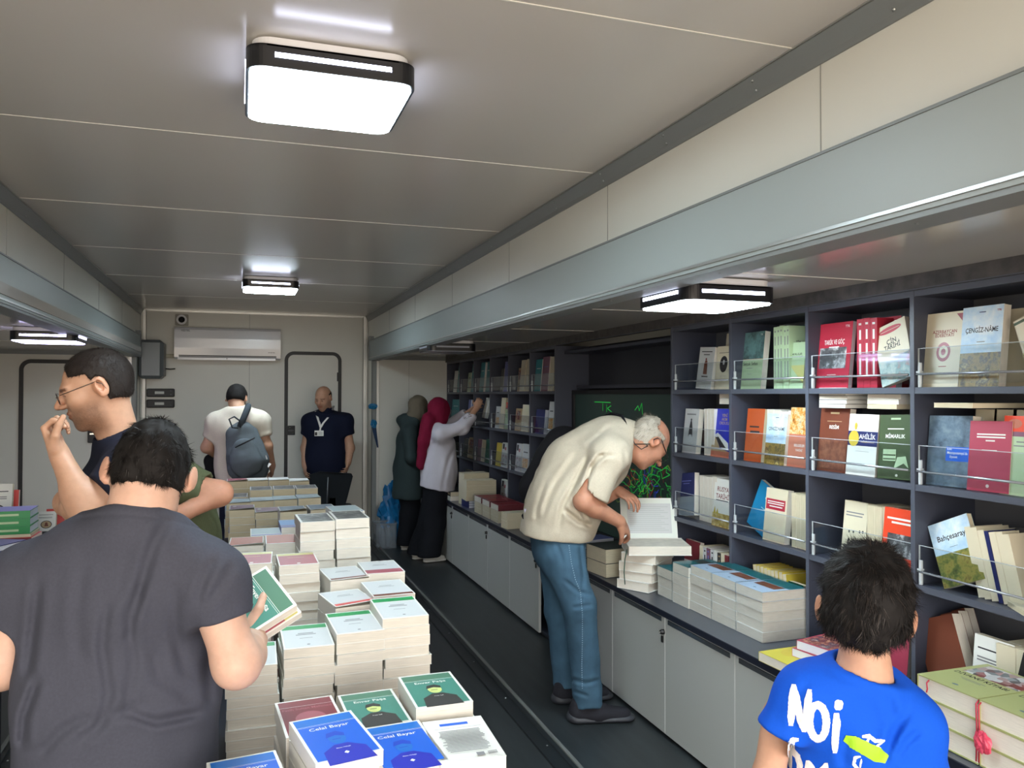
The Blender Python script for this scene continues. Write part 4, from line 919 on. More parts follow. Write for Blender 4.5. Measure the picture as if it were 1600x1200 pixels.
far_books(4, 4, [(.5, .06, 'photo2', .24, 'pale photo book')], 'bottom row')
far_books(4, 6, [(.9, .45, 'darkb', .16, 'brown box like book'), (.40, .05, 'petrolb', .23, 'teal book')], 'bottom row')
# ---------------------------------------------------------------- books lying on the worktop
FILM = acrylic('shrink_film')
def flat(style, x, y, z, w, L, t, rz, label, group=None, hard=False, spine=None, name='book', curl=0.0):
    return book(style, w, L, t, T((x, y, z)) @ RZ(rad(rz)), label, group, name, curl, hard, spine)
def wrapped(desc, x, y, z0, n, t, w, L, rz, style, under, seed, cdesc):
    r = random.Random(seed)
    for i in range(n):
        j = n - 1 - i
        flat(style if i == 0 else under, x + r.uniform(-.004, .004), y + r.uniform(-.003, .003), z0 + j * t, w, L, t - .0006, rz + r.uniform(-.8, .8),
             (('top ' + cdesc + ' book of the ') if i == 0 else ORD[i] + ' book down in the ') + desc, 'books in the ' + desc, name='paperback_book')
    b = MB(); e = .003; top = z0 + n * t + .002
    M = T((x, y, z0)) @ RZ(rad(rz)); b.box((-w / 2 - e - .004, -L / 2 - e - .003, .002), (w / 2 + e + .004, L / 2 + e + .003, n * t + .003), FILM, bev=.004)
    tag(b.build('shrink_wrap', M=M), 'clear shrink wrap film around the ' + desc, 'plastic wrap')
bwk = .135
# stacks: local y (length) runs towards the shelf (+X) -> rz = -90
for k, (y, nn) in enumerate(((3.525, 3), (3.375, 4))):
    wrapped(['left', 'right'][k] + ' teal topped stack on the worktop', 2.10, y, zc, nn + 0, .048, .142, .205, -90, 'wrapt', 'plain', 60 + k, 'teal')
for k, y in enumerate((3.215, 3.028, 2.842)):
    wrapped(['left', 'middle', 'right'][k] + ' pale blue topped wrapped stack on the worktop', 2.115, y, zc, 5, .041, .180, .215, -90, 'wrap', 'plain', 70 + k, 'pale blue')
# big white hardbacks under the open book
for k in range(4):
    flat('plain', 2.02 + .008 * (k % 2), 3.765 - .004 * k, zc + .048 * k, .19, .25, .0475, -90 + 30 + 3 * k, ORD[3 - k] + ' thick white book of the stack under the open book', 'thick white books under the open book', hard=True, name='hardcover_book')
t = thing('open_book', 'large open white book the bending man leafs through', 'book', M=T((2.045, 3.70, zc + .1925)) @ RZ(rad(-18)))
b = MB(); b.box((-.16, -.115, 0), (.16, .115, .004), C['white']); b.box((-.158, -.113, .004), (.158, .113, .046), PAGE); b.box((-.16, .112, 0), (.16, .116, .048), C['white']); b.build('page_block', t)
b = MB(); Mo = T((0, .116, .047)) @ RX(rad(72)); b.box((-.16, 0, 0), (.14, .215, .004), C['white'], M=Mo)
b.box((-.155, .002, .004), (.135, .210, .006), mat('endpaper', (222, 228, 220), .7), M=Mo); b.box((-.125, .025, .006), (.110, .185, .0063), C['greywhite'], M=Mo)
for k in range(13): b.box((-.115, .040 + .0105 * k, .0063), (.095 - .02 * (k % 3), .043 + .0105 * k, .0065), mat('print_faint', (176, 182, 180), .7), M=Mo)
b.build('raised_pages', t)
b = MB(); b.tube([(-.158, -.05, .02), (-.168, -.05, -.03), (-.172, -.045, -.10), (-.168, -.05, -.16)], .0025, C['dkgreen']); b.build('ribbon', t)
# shrink wrapped brown parcels left of the open book
for k, (z, h) in enumerate(((0, .075), (.076, .078))):
    for j, y in enumerate((4.11,)):
        flat('graybk', 2.00, y + .004 * k, zc + z, .21, .22, h, -90 + 6, ['lower', 'upper'][k] + ' thick grey wrapped book pack left of the open book', hard=False, name='book')
for k in range(3): flat('lilacb', 1.99, 4.36, zc + .052 * k + .002, .14, .20, .05, -80, ORD[2 - k] + ' lilac grey book of the stack behind the bending man', 'lilac grey books', name='book')
flat('yell', 1.985, 2.50, zc, .165, .24, .034, -90 + 3, 'yellow covered book on the worktop edge left of the boy', spine=None)
flat('painted', 2.075, 2.425, zc + .035, .17, .235, .030, -90 + 8, 'lower painted cover book on the yellow one')
flat('painted', 2.085, 2.415, zc + .066, .17, .235, .032, -90 + 12, 'upper rose red book with painted battle cover left of the boy')
flat('whitebk', 2.05, 2.02, zc, .19, .26, .03, -100, 'grey white book lying right of the boy neck')
flat('painted', 1.97, 2.075, zc + .001, .14, .17, .025, -96, 'dark picture book half hidden by the boy shoulder')
for j, y in enumerate((1.765, 1.555)):
    for k in range(3):
        flat('kitap', 2.04, y, zc + .060 * k, .205, .275, .0595, -90, ORD[2 - k] + [' book in the left sage green stack beside the boy', ' book in the right sage green stack beside the boy'][j], ['left', 'right'][j] + ' sage green book stack', hard=True, name='hardcover_book')
b = MB()
for y, z0 in ((1.665, .178), (1.657, .176), (1.83, .178)):
    b.tube([(1.915, y, zc + z0), (1.897, y - .002, zc + z0 - .012), (1.895, y - .006, zc + .09 if y < 1.8 else zc + .15), (1.894, y - .004, zc + .012 if y < 1.8 else zc + .14)], .0022, C['crimson'])
tag(b.build('ribbon_marker'), 'dark red bookmark ribbons hanging from the sage green books', 'ribbon')
tag(crumple(9, .024, mat('rose_foil', (206, 70, 96), .35), T((1.882, 1.632, zc + .075)), (.45, 1, 1.2), 9).build('foil_rosette'), 'crumpled pink rosette hanging on the sage green books', 'rosette')
for k in range(3):
    flat('purp', 2.03, 1.33, zc + .052 * k, .20, .27, .051, -90 - 4 * k + 4, ORD[2 - k] + ' purple picture book at the lower right corner', 'purple picture books', hard=True, name='hardcover_book')
# far part of the worktop
stk = [(2.02, 7.02, zc, 5, .05, .155, .235, 'white stack behind the pale one on the far worktop')]
for k in range(3): flat('nspine', 1.975, 6.93, zc + .021 * k, .13, .20, .0205, 4, ORD[2 - k] + ' blue book under the cream stack on the far worktop', 'blue books under the cream stack', spine='navy', name='book')
for k in range(6): flat('plainc', 2.04, 7.10, zc + .048 * k, .24, .17, .0475, 2, ORD[5 - k] + ' cream book of the tall rear stack on the far worktop', 'tall rear cream stack', name='book')
for k in range(4): flat('plainc', 2.03, 6.90 if k == 0 else 6.89, zc + .064 + .045 * k, .27, .17, .0445, -3, ORD[3 - k] + ' cream book of the front stack on the far worktop', 'front cream stack', name='book')
for k in range(2): flat('darkb' if k else 'plain', 1.99, 7.42, zc + .042 * k, .22, .16, .0415, 0, ['lower', 'upper'][k] + ' book of the pair beside the white shirt hem', name='book')
for j in range(3):
    y = 6.52 - .235 * j
    for k in range(3):
        flat('maroonw' if k == 2 else 'plainc', 2.02, y, zc + .047 * k, .20, .225, .0465, 90, ORD[2 - k] + ' book in the ' + ['left', 'middle', 'right'][j] + ' maroon topped wrapped stack', ['left', 'middle', 'right'][j] + ' maroon topped stack', name='book')
b = MB(); b.box((1.90, 5.92, zc), (2.14, 6.66, zc + .150), FILM, bev=.012); tag(b.build('shrink_wrap'), 'clear shrink wrap around the maroon topped book stacks', 'plastic wrap')
for k in range(2): flat('plainc', 1.98, 5.73, zc + .06 * k, .12, .2, .059, 95, ['lower', 'upper'][k] + ' cream book beside the bending man hip', name='book')
# ---------------------------------------------------------------- left side table with books
ZL = .86
table('low dark book table in the left bay behind the near man', -1.80, -.80, 3.35, 5.3, ZL)
def onleft(px, py, z): q = PZ(px, py, z); return q.x, q.y
gx, gy = onleft(8, 852, ZL)
flat('redb', gx + .02, gy, ZL + .001, .20, .30, .024, 84, 'red book lowest under the green hardcovers')
flat('redb', gx - .01, gy + .01, ZL + .026, .19, .29, .020, 88, 'thin maroon book under the green hardcovers', spine='maroon')
flat('plainc', gx - .02, gy + .02, ZL + .047, .19, .29, .014, 90, 'cream book just under the green hardcovers')
for k in range(3): flat('gspine', gx - .03, gy + .02, ZL + .062 + .0375 * k, .19, .30, .037, 91, ORD[2 - k] + ' green backed hardcover on the left table', 'green backed hardcovers', hard=True, spine='green', name='hardcover_book')
nx, ny = onleft(-14, 885, ZL)
for k in range(4): flat('nspine', nx, ny, ZL + .001 + .026 * k, .15, .21, .0255, 62, ORD[3 - k] + ' navy hardcover at the left picture edge', 'navy hardcovers', hard=True, name='hardcover_book')
R_ = Matrix(((1, 0, 0, 0), (0, 0, -1, 0), (0, 1, 0, 0), (0, 0, 0, 1)))
def stand_left(style, px, w, h, y, label):
    q = PY(px, 790, y); book(style, w, h, .028, T((q.x, y, ZL)) @ RX(rad(-8)) @ R_ @ T((0, h / 2, 0)), label, name='book')
stand_left('lastw', -2, .13, .245, 5.05, 'white book with oval portrait standing on the left table')
stand_left('redb', 15, .09, .205, 5.10, 'red book standing behind the oval portrait book')
stand_left('lastw', 74, .09, .105, 4.9, 'small oval portrait book beside the folded arms')
stand_left('redb', 88, .09, .105, 5.0, 'small red book under the glasses man forearm')
# ================================================================ people: signed distance bodies meshed with surface nets
def V(p): return np.array((p[0], p[1], p[2]), np.float64)
def vnoise(Pn, f, seed=0):
    q = Pn * f + seed * 13.7; i = np.floor(q).astype(np.int64); t = q - i; t = t * t * (3 - 2 * t); out = 0
    for dx in (0, 1):
        for dy in (0, 1):
            for dz in (0, 1):
                h = ((i[:, 0] + dx) * 73856093) ^ ((i[:, 1] + dy) * 19349663) ^ ((i[:, 2] + dz) * 83492791)
                h = (h ^ (h >> 13)) * 1274126177 & 0x7fffffff
                w = (t[:, 0] if dx else 1 - t[:, 0]) * (t[:, 1] if dy else 1 - t[:, 1]) * (t[:, 2] if dz else 1 - t[:, 2])
                out = out + w * (h / 0x7fffffff)
    return out * 2 - 1
def cone(a, b, ra, rb, q=1.0, f=None):
    a, b = V(a), V(b); ab = b - a; L2 = max(ab @ ab, 1e-9)
    fd = None
    if f is not None: fd = V(f); fd = fd / np.linalg.norm(fd)
    def fn(X):
        v = X - a; t = np.clip((v @ ab) / L2, 0, 1); v = v - t[:, None] * ab
        if fd is not None: v = v + (v @ fd)[:, None] * fd * (q - 1)
        return (np.sqrt((v * v).sum(1)) - (ra + (rb - ra) * t)) / (q if fd is not None else 1)
    m = max(ra, rb); return fn, np.minimum(a, b) - m, np.maximum(a, b) + m
def ell(c, r, R=None):
    c, r = V(c), V(r); Rm = np.array(R.to_3x3()) if R is not None else np.eye(3)
    def fn(X):
        p = (X - c) @ Rm; k0 = np.sqrt(((p / r) ** 2).sum(1)); k1 = np.sqrt(((p / (r * r)) ** 2).sum(1)) + 1e-9
        return k0 * (k0 - 1) / k1
    m = r.max(); return fn, c - m, c + m
def plane(p, n):
    p, n = V(p), V(n); n = n / np.linalg.norm(n)
    return (lambda X: (X - p) @ n), None, None
class SDF:
    def __init__(s): s.o = []; s.disp = []
    def add(s, pr, k=.02): s.o.append(('u', pr, k)); return s
    def sub(s, pr, k=.005): s.o.append(('s', pr, k)); return s
    def cut(s, p, n, k=.003): s.o.append(('c', plane(p, n), k)); return s      # keeps the side the normal points away from
    def bounds(s):
        lo = np.min([p[1] for o, p, k in s.o if o == 'u'], 0); hi = np.max([p[2] for o, p, k in s.o if o == 'u'], 0); return lo - .03, hi + .03
    def ev(s, X, disp=True):
        d = np.full(len(X), 1.0)
        for o, (fn, lo, hi), k in s.o:
            if lo is not None:
                mg = .06 + k; ix = np.where(((X > lo - mg) & (X < hi + mg)).all(1))[0]
                if o == 'u' :
                    far = np.ones(len(X), bool); far[ix] = False
                    # distance to the box bounds the primitive from below
                    if far.any():
                        e = np.maximum(np.maximum(lo - X[far], X[far] - hi), 0); d[far] = np.minimum(d[far], np.sqrt((e * e).sum(1)) + .0)
                if not len(ix): continue
                y = fn(X[ix]); x = d[ix]
            else: ix = slice(None); y = fn(X); x = d
            if o == 'u': h = np.maximum(k - abs(x - y), 0) / k; d[ix] = np.minimum(x, y) - h * h * k / 4
            else:
                y = -y if o == 's' else y; h = np.maximum(k - abs(x - y), 0) / k; d[ix] = np.maximum(x, y) + h * h * k / 4
        if disp and s.disp:
            near = np.where(abs(d) < .05)[0]
            if len(near):
                Xn = X[near]
                for g in s.disp: d[near] += g(Xn)
        return d
    def mesh(s, h=.006, B=8):
        lo, hi = s.bounds(); n = np.ceil((hi - lo) / (h * B)).astype(int)
        ii = np.stack(np.meshgrid(*[np.arange(k) for k in n], indexing='ij'), -1).reshape(-1, 3)
        c = lo + (ii + .5) * B * h; dc = s.ev(c, False); R = B * h * .87 + .014
        D = np.empty(tuple(n * B + 1), np.float32); D[:] = 1
        act = abs(dc) < R * 1.15
        sg = np.where(dc < 0, -1.0, 1.0)
        for (a, b, e), v in zip(ii[~act], sg[~act]):
            if v < 0: D[a * B:a * B + B + 1, b * B:b * B + B + 1, e * B:e * B + B + 1] = v
        A = ii[act]; g = np.stack(np.meshgrid(*[np.arange(B + 1)] * 3, indexing='ij'), -1).reshape(-1, 3)
        for q in range(0, len(A), 400):
            blk = A[q:q + 400]; idx = (blk[:, None, :] * B + g[None]).reshape(-1, 3)
            val = s.ev(lo + idx * h); D[idx[:, 0], idx[:, 1], idx[:, 2]] = val
        return nets(D, lo, h)
def nets(D, lo, h):
    S = D < 0; n = np.array(D.shape)
    cnt = np.zeros(tuple(n - 1), np.int8)
    for a in (0, 1):
        for b in (0, 1):
            for c in (0, 1): cnt += S[a:n[0] - 1 + a, b:n[1] - 1 + b, c:n[2] - 1 + c]
    cells = np.argwhere((cnt > 0) & (cnt < 8)); idm = np.full(tuple(n - 1), -1, np.int64); idm[tuple(cells.T)] = np.arange(len(cells))
    acc = np.zeros((len(cells), 3)); num = np.zeros(len(cells))
    co = [(a, b, c) for a in (0, 1) for b in (0, 1) for c in (0, 1)]
    for p in co:
        for ax in range(3):
            if p[ax]: continue
            q = list(p); q[ax] = 1
            d0 = D[tuple((cells + p).T)]; d1 = D[tuple((cells + q).T)]; m = (d0 < 0) != (d1 < 0)
            t = np.where(m, d0 / np.where(m, d0 - d1, 1), 0); v = np.repeat(np.array([p], float), len(cells), 0); v[:, ax] = t
            acc[m] += v[m]; num[m] += 1
    vs = lo + (cells + acc / num[:, None]) * h
    fs = []
    for ax in range(3):
        sl0 = [slice(None)] * 3; sl1 = [slice(None)] * 3; sl0[ax] = slice(0, -1); sl1[ax] = slice(1, None)
        e = np.argwhere(S[tuple(sl0)] != S[tuple(sl1)]); u, w = [(1, 2), (2, 0), (0, 1)][ax]
        ok = (e[:, u] > 0) & (e[:, w] > 0) & (e[:, u] < n[u] - 1) & (e[:, w] < n[w] - 1); e = e[ok]
        flip = S[tuple(e.T)]
        def cid(du, dw): k = e.copy(); k[:, u] += du; k[:, w] += dw; return idm[tuple(k.T)]
        q = np.stack([cid(-1, -1), cid(0, -1), cid(0, 0), cid(-1, 0)], 1)
        q[~flip] = q[~flip][:, ::-1]; fs.append(q)
    return vs, np.concatenate(fs)
def sdf_obj(sdf, name, m, parent, base, h=.006, tint=None, smooth=1):
    vs, fs = sdf.mesh(h)
    for _ in range(smooth):      # one light relax keeps the nets even
        acc = np.zeros_like(vs); cn = np.zeros(len(vs))
        for a, b in ((0, 1), (1, 2), (2, 3), (3, 0)):
            np.add.at(acc, fs[:, a], vs[fs[:, b]]); np.add.at(acc, fs[:, b], vs[fs[:, a]]); np.add.at(cn, fs[:, a], 1); np.add.at(cn, fs[:, b], 1)
        vs = vs * .55 + .45 * acc / cn[:, None]
    me = bpy.data.meshes.new(name); me.vertices.add(len(vs)); me.vertices.foreach_set('co', (vs - V(base)).astype(np.float32).ravel())
    me.loops.add(fs.size); me.loops.foreach_set('vertex_index', fs.astype(np.int32).ravel())
    me.polygons.add(len(fs)); me.polygons.foreach_set('loop_start', np.arange(0, fs.size, 4, dtype=np.int32))
    me.polygons.foreach_set('use_smooth', np.ones(len(fs), bool)); me.update(calc_edges=True); me.validate()
    me.materials.append(m)
    if tint is not None:
        c = np.ones((len(vs), 4), np.float32); c[:, :3] = tint(vs); a = me.color_attributes.new('tint', 'FLOAT_COLOR', 'POINT'); a.data.foreach_set('color', c.ravel())
    o = link(name, me, parent); return o, vs, fs
def skin_mat(name, rgb, rough=.5):
    m = mat(name, rgb, rough, bump=.12, bscale=420, spec=.35); nt = m.node_tree; b = nt.nodes['Principled BSDF']
    at = nt.nodes.new('ShaderNodeAttribute'); at.attribute_name = 'tint'; mx = nt.nodes.new('ShaderNodeMix'); mx.data_type = 'RGBA'; mx.blend_type = 'MULTIPLY'; mx.inputs['Factor'].default_value = 1
    mx.inputs['A'].default_value = lin(rgb) + (1,); nt.links.new(at.outputs['Color'], mx.inputs['B'])
    n = nt.nodes.new('ShaderNodeTexNoise'); n.inputs['Scale'].default_value = 60; tcn = nt.nodes.new('ShaderNodeTexCoord'); nt.links.new(tcn.outputs['Object'], n.inputs['Vector'])
    m2 = nt.nodes.new('ShaderNodeMix'); m2.data_type = 'RGBA'; m2.blend_type = 'MULTIPLY'; m2.inputs['Factor'].default_value = .22
    nt.links.new(mx.outputs['Result'], m2.inputs['A']); nt.links.new(n.outputs['Fac'], m2.inputs['B'])
    nt.links.new(m2.outputs['Result'], b.inputs['Base Color'])
    b.inputs['Subsurface Weight'].default_value = .12; b.inputs['Subsurface Radius'].default_value = (.012, .004, .002)
    return m
SKIN = skin_mat('skin_light', (206, 166, 145)); SKINT = skin_mat('skin_tan', (196, 152, 126)); SKINR = skin_mat('skin_ruddy', (194, 140, 114)); SKINB = skin_mat('skin_boy', (198, 152, 126))
def head(sd, H, s=1.0, ears=True, nose=1.0, jaw=1.0, eo=0.0, ez=0.0):
    def pt(x, y, z): return H @ Vector((x * s, y * s, z * s))
    R = H.to_3x3().to_4x4()
    def E(c, r, k=.02, RR=None, op='add'): getattr(sd, op)(ell(pt(*c), tuple(q * s for q in r), R if RR is None else R @ RR), k * s)
    E((0, -.014, .030), (.075, .098, .086)); E((0, .032, -.030), (.060, .064, .082), .03); E((0, .042, -.072), (.043 * jaw, .044, .036), .03); E((0, .076, -.098), (.020, .017, .017), .025)
    E((0, .079, .024), (.050, .017, .011), .022)
    for q in (-1, 1):
        E((q * .042, .060, -.018), (.022, .026, .020), .025); E((q * .030, .104, .005), (.017, .014, .012), .014, op='sub'); E((q * .031, .0805, .003), (.0145, .0125, .0105), .004)
        E((q * .031, .086, .0105), (.0155, .009, .003), .004)
    sd.add(cone(pt(0, .088, .018), pt(0, .118 * (.4 + .6 * nose), -.020), .0075 * s, .0115 * s), .012 * s)
    for q in (-1, 1): E((q * .0125, .106, -.026), (.0085, .011, .008), .007)
    E((0, .094, -.050), (.025, .011, .007), .008); E((0, .092, -.063), (.021, .011, .008), .008); E((0, .106, -.0567), (.024, .009, .0017), .003, op='sub')
    if ears:
        for q in (-1, 1):
            RR = RZ(rad(-q * 28)) @ RX(rad(-8))
            E((q * (.084 + eo), -.018, ez), (.0045 + eo * .1, .019, .032), .006, RR); E((q * (.077 + eo * .5), -.004, -.004 + ez), (.010 + eo * .5, .012, .022), .012, RR)
            E((q * .0835, -.012, -.026 + ez), (.0055, .009, .010), .006, RR); (None if eo else E((q * .0865, -.012, .002), (.0062, .0105, .0185), .003, RR, 'sub'))
    return pt
def head_tint(H, s, beard=0.0, brow=(.25, .2, .18), lip=(.86, .62, .58), bald=None, lids=True):
    Hi = np.array(H.inverted())
    def fn(X):
        q = (np.c_[X, np.ones(len(X))] @ Hi.T)[:, :3] / s; x, y, z = q.T; c = np.ones((len(X), 3))
        near = (abs(x) < .12) & (abs(y) < .16) & (abs(z) < .16)
        def mixc(w, col):
            w = (np.clip(w, 0, 1) * near)[:, None]; c[:] = c * (1 - w) + w * np.array(col) * c
        n = vnoise(X, 900, 3) * .5 + .5
        g = lambda v, a, b: np.clip((v - a) / (b - a), 0, 1)
        if beard:
            w = g(-z, .030, .055) * g(y, -.01, .02) * (1 - g(-z, .125, .15)) ; ml = g(y, .07, .09) * (1 - g(abs(z + .040), .008, .016)) * (abs(x) < .035)
            mixc(np.maximum(w, ml) * beard * (.6 + .4 * n), (.45, .42, .40))
        mixc(1.4 * (1 - g(abs(z + .056), .007, .011)) * (1 - g(abs(x), .020, .026)) * g(y, .085, .092), lip)
        mixc(1.3 * (1 - g(abs(z - .022 - .05 * (.03 - abs(abs(x) - .03))), .003, .006)) * (1 - g(abs(abs(x) - .034), .016, .022)) * g(y, .07, .08), brow)
        e = np.sqrt(((abs(x) - .031) / .0115) ** 2 + ((z - .003) / .0052) ** 2); fr = g(y, .084, .087)
        mixc(1.5 * (1 - g(e, .9, 1.15)) * fr, (1.0, 1.05, 1.12)); p = np.sqrt((abs(x) - .031) ** 2 + (z - .003) ** 2); mixc(1.5 * (1 - g(p, .0045, .0058)) * fr * (e < 1.1), (.12, .10, .09))
        mixc(1.3 * (1 - g(abs(e - 1.1), .06, .22)) * fr * (z > .002), (.35, .28, .25))
        mixc(.5 * g(abs(x), .075, .082) * (abs(y + .012) < .05), (1.0, .78, .70)); mixc(.35 * g(y, .095, .112) * (abs(z + .015) < .03), (1.0, .80, .74))
        if bald is not None: mixc(bald * g(z, .02, .05), (1.0, .88, .82))
        return c
    return fn
def hair_shell(H, s, thick, hairline, side_k=1.0, noise=.003, f=60, seed=1):
    """hair volume on the head; hairline(x,y,z in head units) < 0 keeps the hair"""
    sd = SDF(); Hi = np.array(H.inverted()); R = H.to_3x3().to_4x4(); c = H @ Vector((0, -.014 * s, .030 * s))
    sd.add(ell(c, ((.075) * s + thick * side_k, .098 * s + thick, .086 * s + thick), R), .01)
    sd.add(ell(H @ Vector((0, -.03 * s, -.02 * s)), (.062 * s + thick * .8, .062 * s + thick * .8, .075 * s + thick * .5), R), .03)
    def hl(X):
        q = (np.c_[X, np.ones(len(X))] @ Hi.T)[:, :3] / s; return hairline(q[:, 0], q[:, 1], q[:, 2]) * s
    sd.o.append(('c', (hl, None, None), .008))
    sd.disp.append(lambda X: noise * (vnoise(X * np.array((1, 1, .6)), f, seed) + .5 * vnoise(X, f * 2.3, seed + 1)))
    return sd
def hairline_std(x, y, z, nape=-.045, front=.066, side=.000, temple=.03):
    """negative inside the hair: behind the forehead line, above the ears and the nape"""
    a = np.abs(x)
    top = y - (front + .10 * np.clip(z - .06, -.1, .05) - 1.2 * np.clip(a - .045, 0, .1))            # forehead / temple line
    front_zone = np.where(z < .05, y + .002 - .35 * (z - .0), top)                                          # in front of the ear the sideburn line
    low = np.where(y < -.022, nape - z + .3 * np.clip(a - .03, 0, .1) - .0, side - z)                      # bottom edge
    m = np.maximum(front_zone, low)
    ear = .024 - np.sqrt((y + .010) ** 2 + ((z + .002) * .72) ** 2); ear = np.where(a > .065, ear, -1.0)    # cut-out round the ear
    return np.maximum(m, ear)
def strands(vs, fs, H, n, L, w, m, parent, base, flow, seed=1, spread=.35, lift=.35, jit=.3, segs=4, m2=None, frac2=0.0):
    rng = np.random.default_rng(seed); f = fs[rng.integers(0, len(fs), n)]; a, b, c = vs[f[:, 0]], vs[f[:, 1]], vs[f[:, 3]]
    u = rng.random((n, 1)); v = rng.random((n, 1)); root = a + (b - a) * u + (c - a) * v
    nn = np.cross(vs[f[:, 1]] - a, vs[f[:, 2]] - a); nn /= np.linalg.norm(nn, axis=1)[:, None] + 1e-12
    ce = V(H.translation); out = (root - ce); sgn = np.sign((nn * out).sum(1))[:, None]; nn = nn * sgn
    fl = flow(root, nn); fl = fl - (fl * nn).sum(1)[:, None] * nn; fl /= np.linalg.norm(fl, axis=1)[:, None] + 1e-9
    cl = np.stack([vnoise(root, 55, seed + k) for k in range(3)], 1)
    d = fl + nn * lift + cl * spread + rng.normal(0, jit, (n, 3)) * .5; d /= np.linalg.norm(d, axis=1)[:, None]
    le = L * (.6 + .7 * rng.random((n, 1))); side = np.cross(d, nn); side /= np.linalg.norm(side, axis=1)[:, None] + 1e-9
    pts = []; p = root - nn * .001
    for k in range(segs + 1):
        ww = w * (1 - k / segs) * .5 + .00008
        pts += [p - side * ww, p + side * ww]
        d2 = d - nn * (.22 * k) * lift; d2 /= np.linalg.norm(d2, axis=1)[:, None]; p = p + d2 * le / segs
    A = np.stack(pts, 1); k = 2 * (segs + 1); vv = A.reshape(-1, 3) - V(base)
    q = []
    for i in range(segs): q.append([2 * i, 2 * i + 1, 2 * i + 3, 2 * i + 2])
    F = (np.array(q)[None] + (np.arange(n) * k)[:, None, None]).reshape(-1, 4)
    me = bpy.data.meshes.new('hair'); me.vertices.add(len(vv)); me.vertices.foreach_set('co', vv.astype(np.float32).ravel()); me.loops.add(F.size); me.loops.foreach_set('vertex_index', F.astype(np.int32).ravel())
    me.polygons.add(len(F)); me.polygons.foreach_set('loop_start', np.arange(0, F.size, 4, dtype=np.int32)); me.polygons.foreach_set('use_smooth', np.ones(len(F), bool)); me.update(calc_edges=True)
    me.materials.append(m)
    if m2 is not None:
        me.materials.append(m2); mi = np.repeat((rng.random(n) < frac2).astype(np.int32), segs); me.polygons.foreach_set('material_index', mi)
    return me
def add_hair(name, sd, H, h, m, parent, base, n, L, w, flow, kind_label=None, **kw):
    o, vs, fs = sdf_obj(sd, name, m, parent, base, h)
    if n:
        me = strands(vs, fs, H, n, L, w, m, parent, base, flow, **kw)
        # merge strands with the hair volume: one hair mesh
        bmj = [o.data, me]; V_ = []; F_ = []; I_ = []; off = 0
        for x in bmj:
            co = np.empty(len(x.vertices) * 3, np.float32); x.vertices.foreach_get('co', co); V_.append(co.reshape(-1, 3))
            li = np.empty(len(x.loops), np.int32); x.loops.foreach_get('vertex_index', li); F_.append(li.reshape(-1, 4) + off); off += len(x.vertices)
            mi = np.empty(len(x.polygons), np.int32); x.polygons.foreach_get('material_index', mi); I_.append(mi)
        Vv = np.concatenate(V_); Ff = np.concatenate(F_)
        nm = bpy.data.meshes.new('hair'); nm.vertices.add(len(Vv)); nm.vertices.foreach_set('co', Vv.ravel()); nm.loops.add(Ff.size); nm.loops.foreach_set('vertex_index', Ff.ravel())
        nm.polygons.add(len(Ff)); nm.polygons.foreach_set('loop_start', np.arange(0, Ff.size, 4, dtype=np.int32)); nm.polygons.foreach_set('use_smooth', np.ones(len(Ff), bool)); nm.polygons.foreach_set('material_index', np.concatenate(I_)); nm.update(calc_edges=True)
        for x in me.materials: nm.materials.append(x)
        o.data = nm
    return o
def hand(sd, wrist, ydir, zdir, side=1, s=1.0, curl=(30, 40, 25), thumb=(30, 20), spreadf=3.0, curls=None, tab=None):
    """wrist point, direction of the fingers, direction of the back of the hand; side +1: thumb on +x of the hand frame"""
    y = Vector(ydir).normalized(); z = Vector(zdir); z = (z - y * z.dot(y)).normalized(); x = y.cross(z)
    M = Matrix(((x.x, y.x, z.x, wrist[0]), (x.y, y.y, z.y, wrist[1]), (x.z, y.z, z.z, wrist[2]), (0, 0, 0, 1))); R = M.to_3x3().to_4x4()
    def pt(a, b, c): return M @ Vector((a * s, b * s, c * s))
    sd.add(cone(pt(0, -.01, 0), pt(0, .02, 0), .026 * s, .029 * s, 1.3, z), .015)
    sd.add(ell(pt(0, .048, 0), (.040 * s, .048 * s, .0145 * s), R), .015)
    sd.add(ell(pt(side * .024, .030, -.008), (.017 * s, .028 * s, .014 * s), R), .012)
    for i, (bx, by, ln) in enumerate(((.029, .084, .072), (.010, .090, .080), (-.010, .087, .074), (-.028, .078, .058))):
        cc = curls[i] if curls else curl; p = Vector((side * bx, by, 0)); a = 0.0; sp = rad(spreadf * (1.5 - i)) * side; r = .0092 - .0004 * i
        prev = pt(side * bx * .9, by - .03, 0); cur = pt(*p); sd.add(cone(prev, cur, .009 * s, r * s), .008)
        for j, fr in enumerate((.45, .31, .24)):
            a += rad(cc[j]); p2 = p + Vector((math.sin(sp) * math.cos(a), math.cos(sp) * math.cos(a), -math.sin(a))) * ln * fr
            sd.add(cone(pt(*p), pt(*p2), (r - .0008 * j) * s, (r - .0008 * (j + 1)) * s), .0025); p = p2
    p = Vector((side * .026, .018, -.006)); a1, a2 = rad(thumb[0]), rad(thumb[1])
    d = Vector((side * math.sin(a1 + .5), math.cos(a1 + .5), -math.sin(a2))).normalized(); p2 = p + d * .040; sd.add(cone(pt(*p), pt(*p2), .0145 * s, .0115 * s), .012)
    d = Vector((side * math.sin(a1), math.cos(a1), -math.sin(a2 + .25))).normalized(); p3 = p2 + d * .032; sd.add(cone(pt(*p2), pt(*p3), .0115 * s, .0100 * s), .004)
    d = Vector((side * math.sin(a1 - .3), math.cos(a1 - .3), -math.sin(a2 + .5))).normalized(); p4 = p3 + d * .024; sd.add(cone(pt(*p3), pt(*p4), .0100 * s, .0082 * s), .004)
    return M
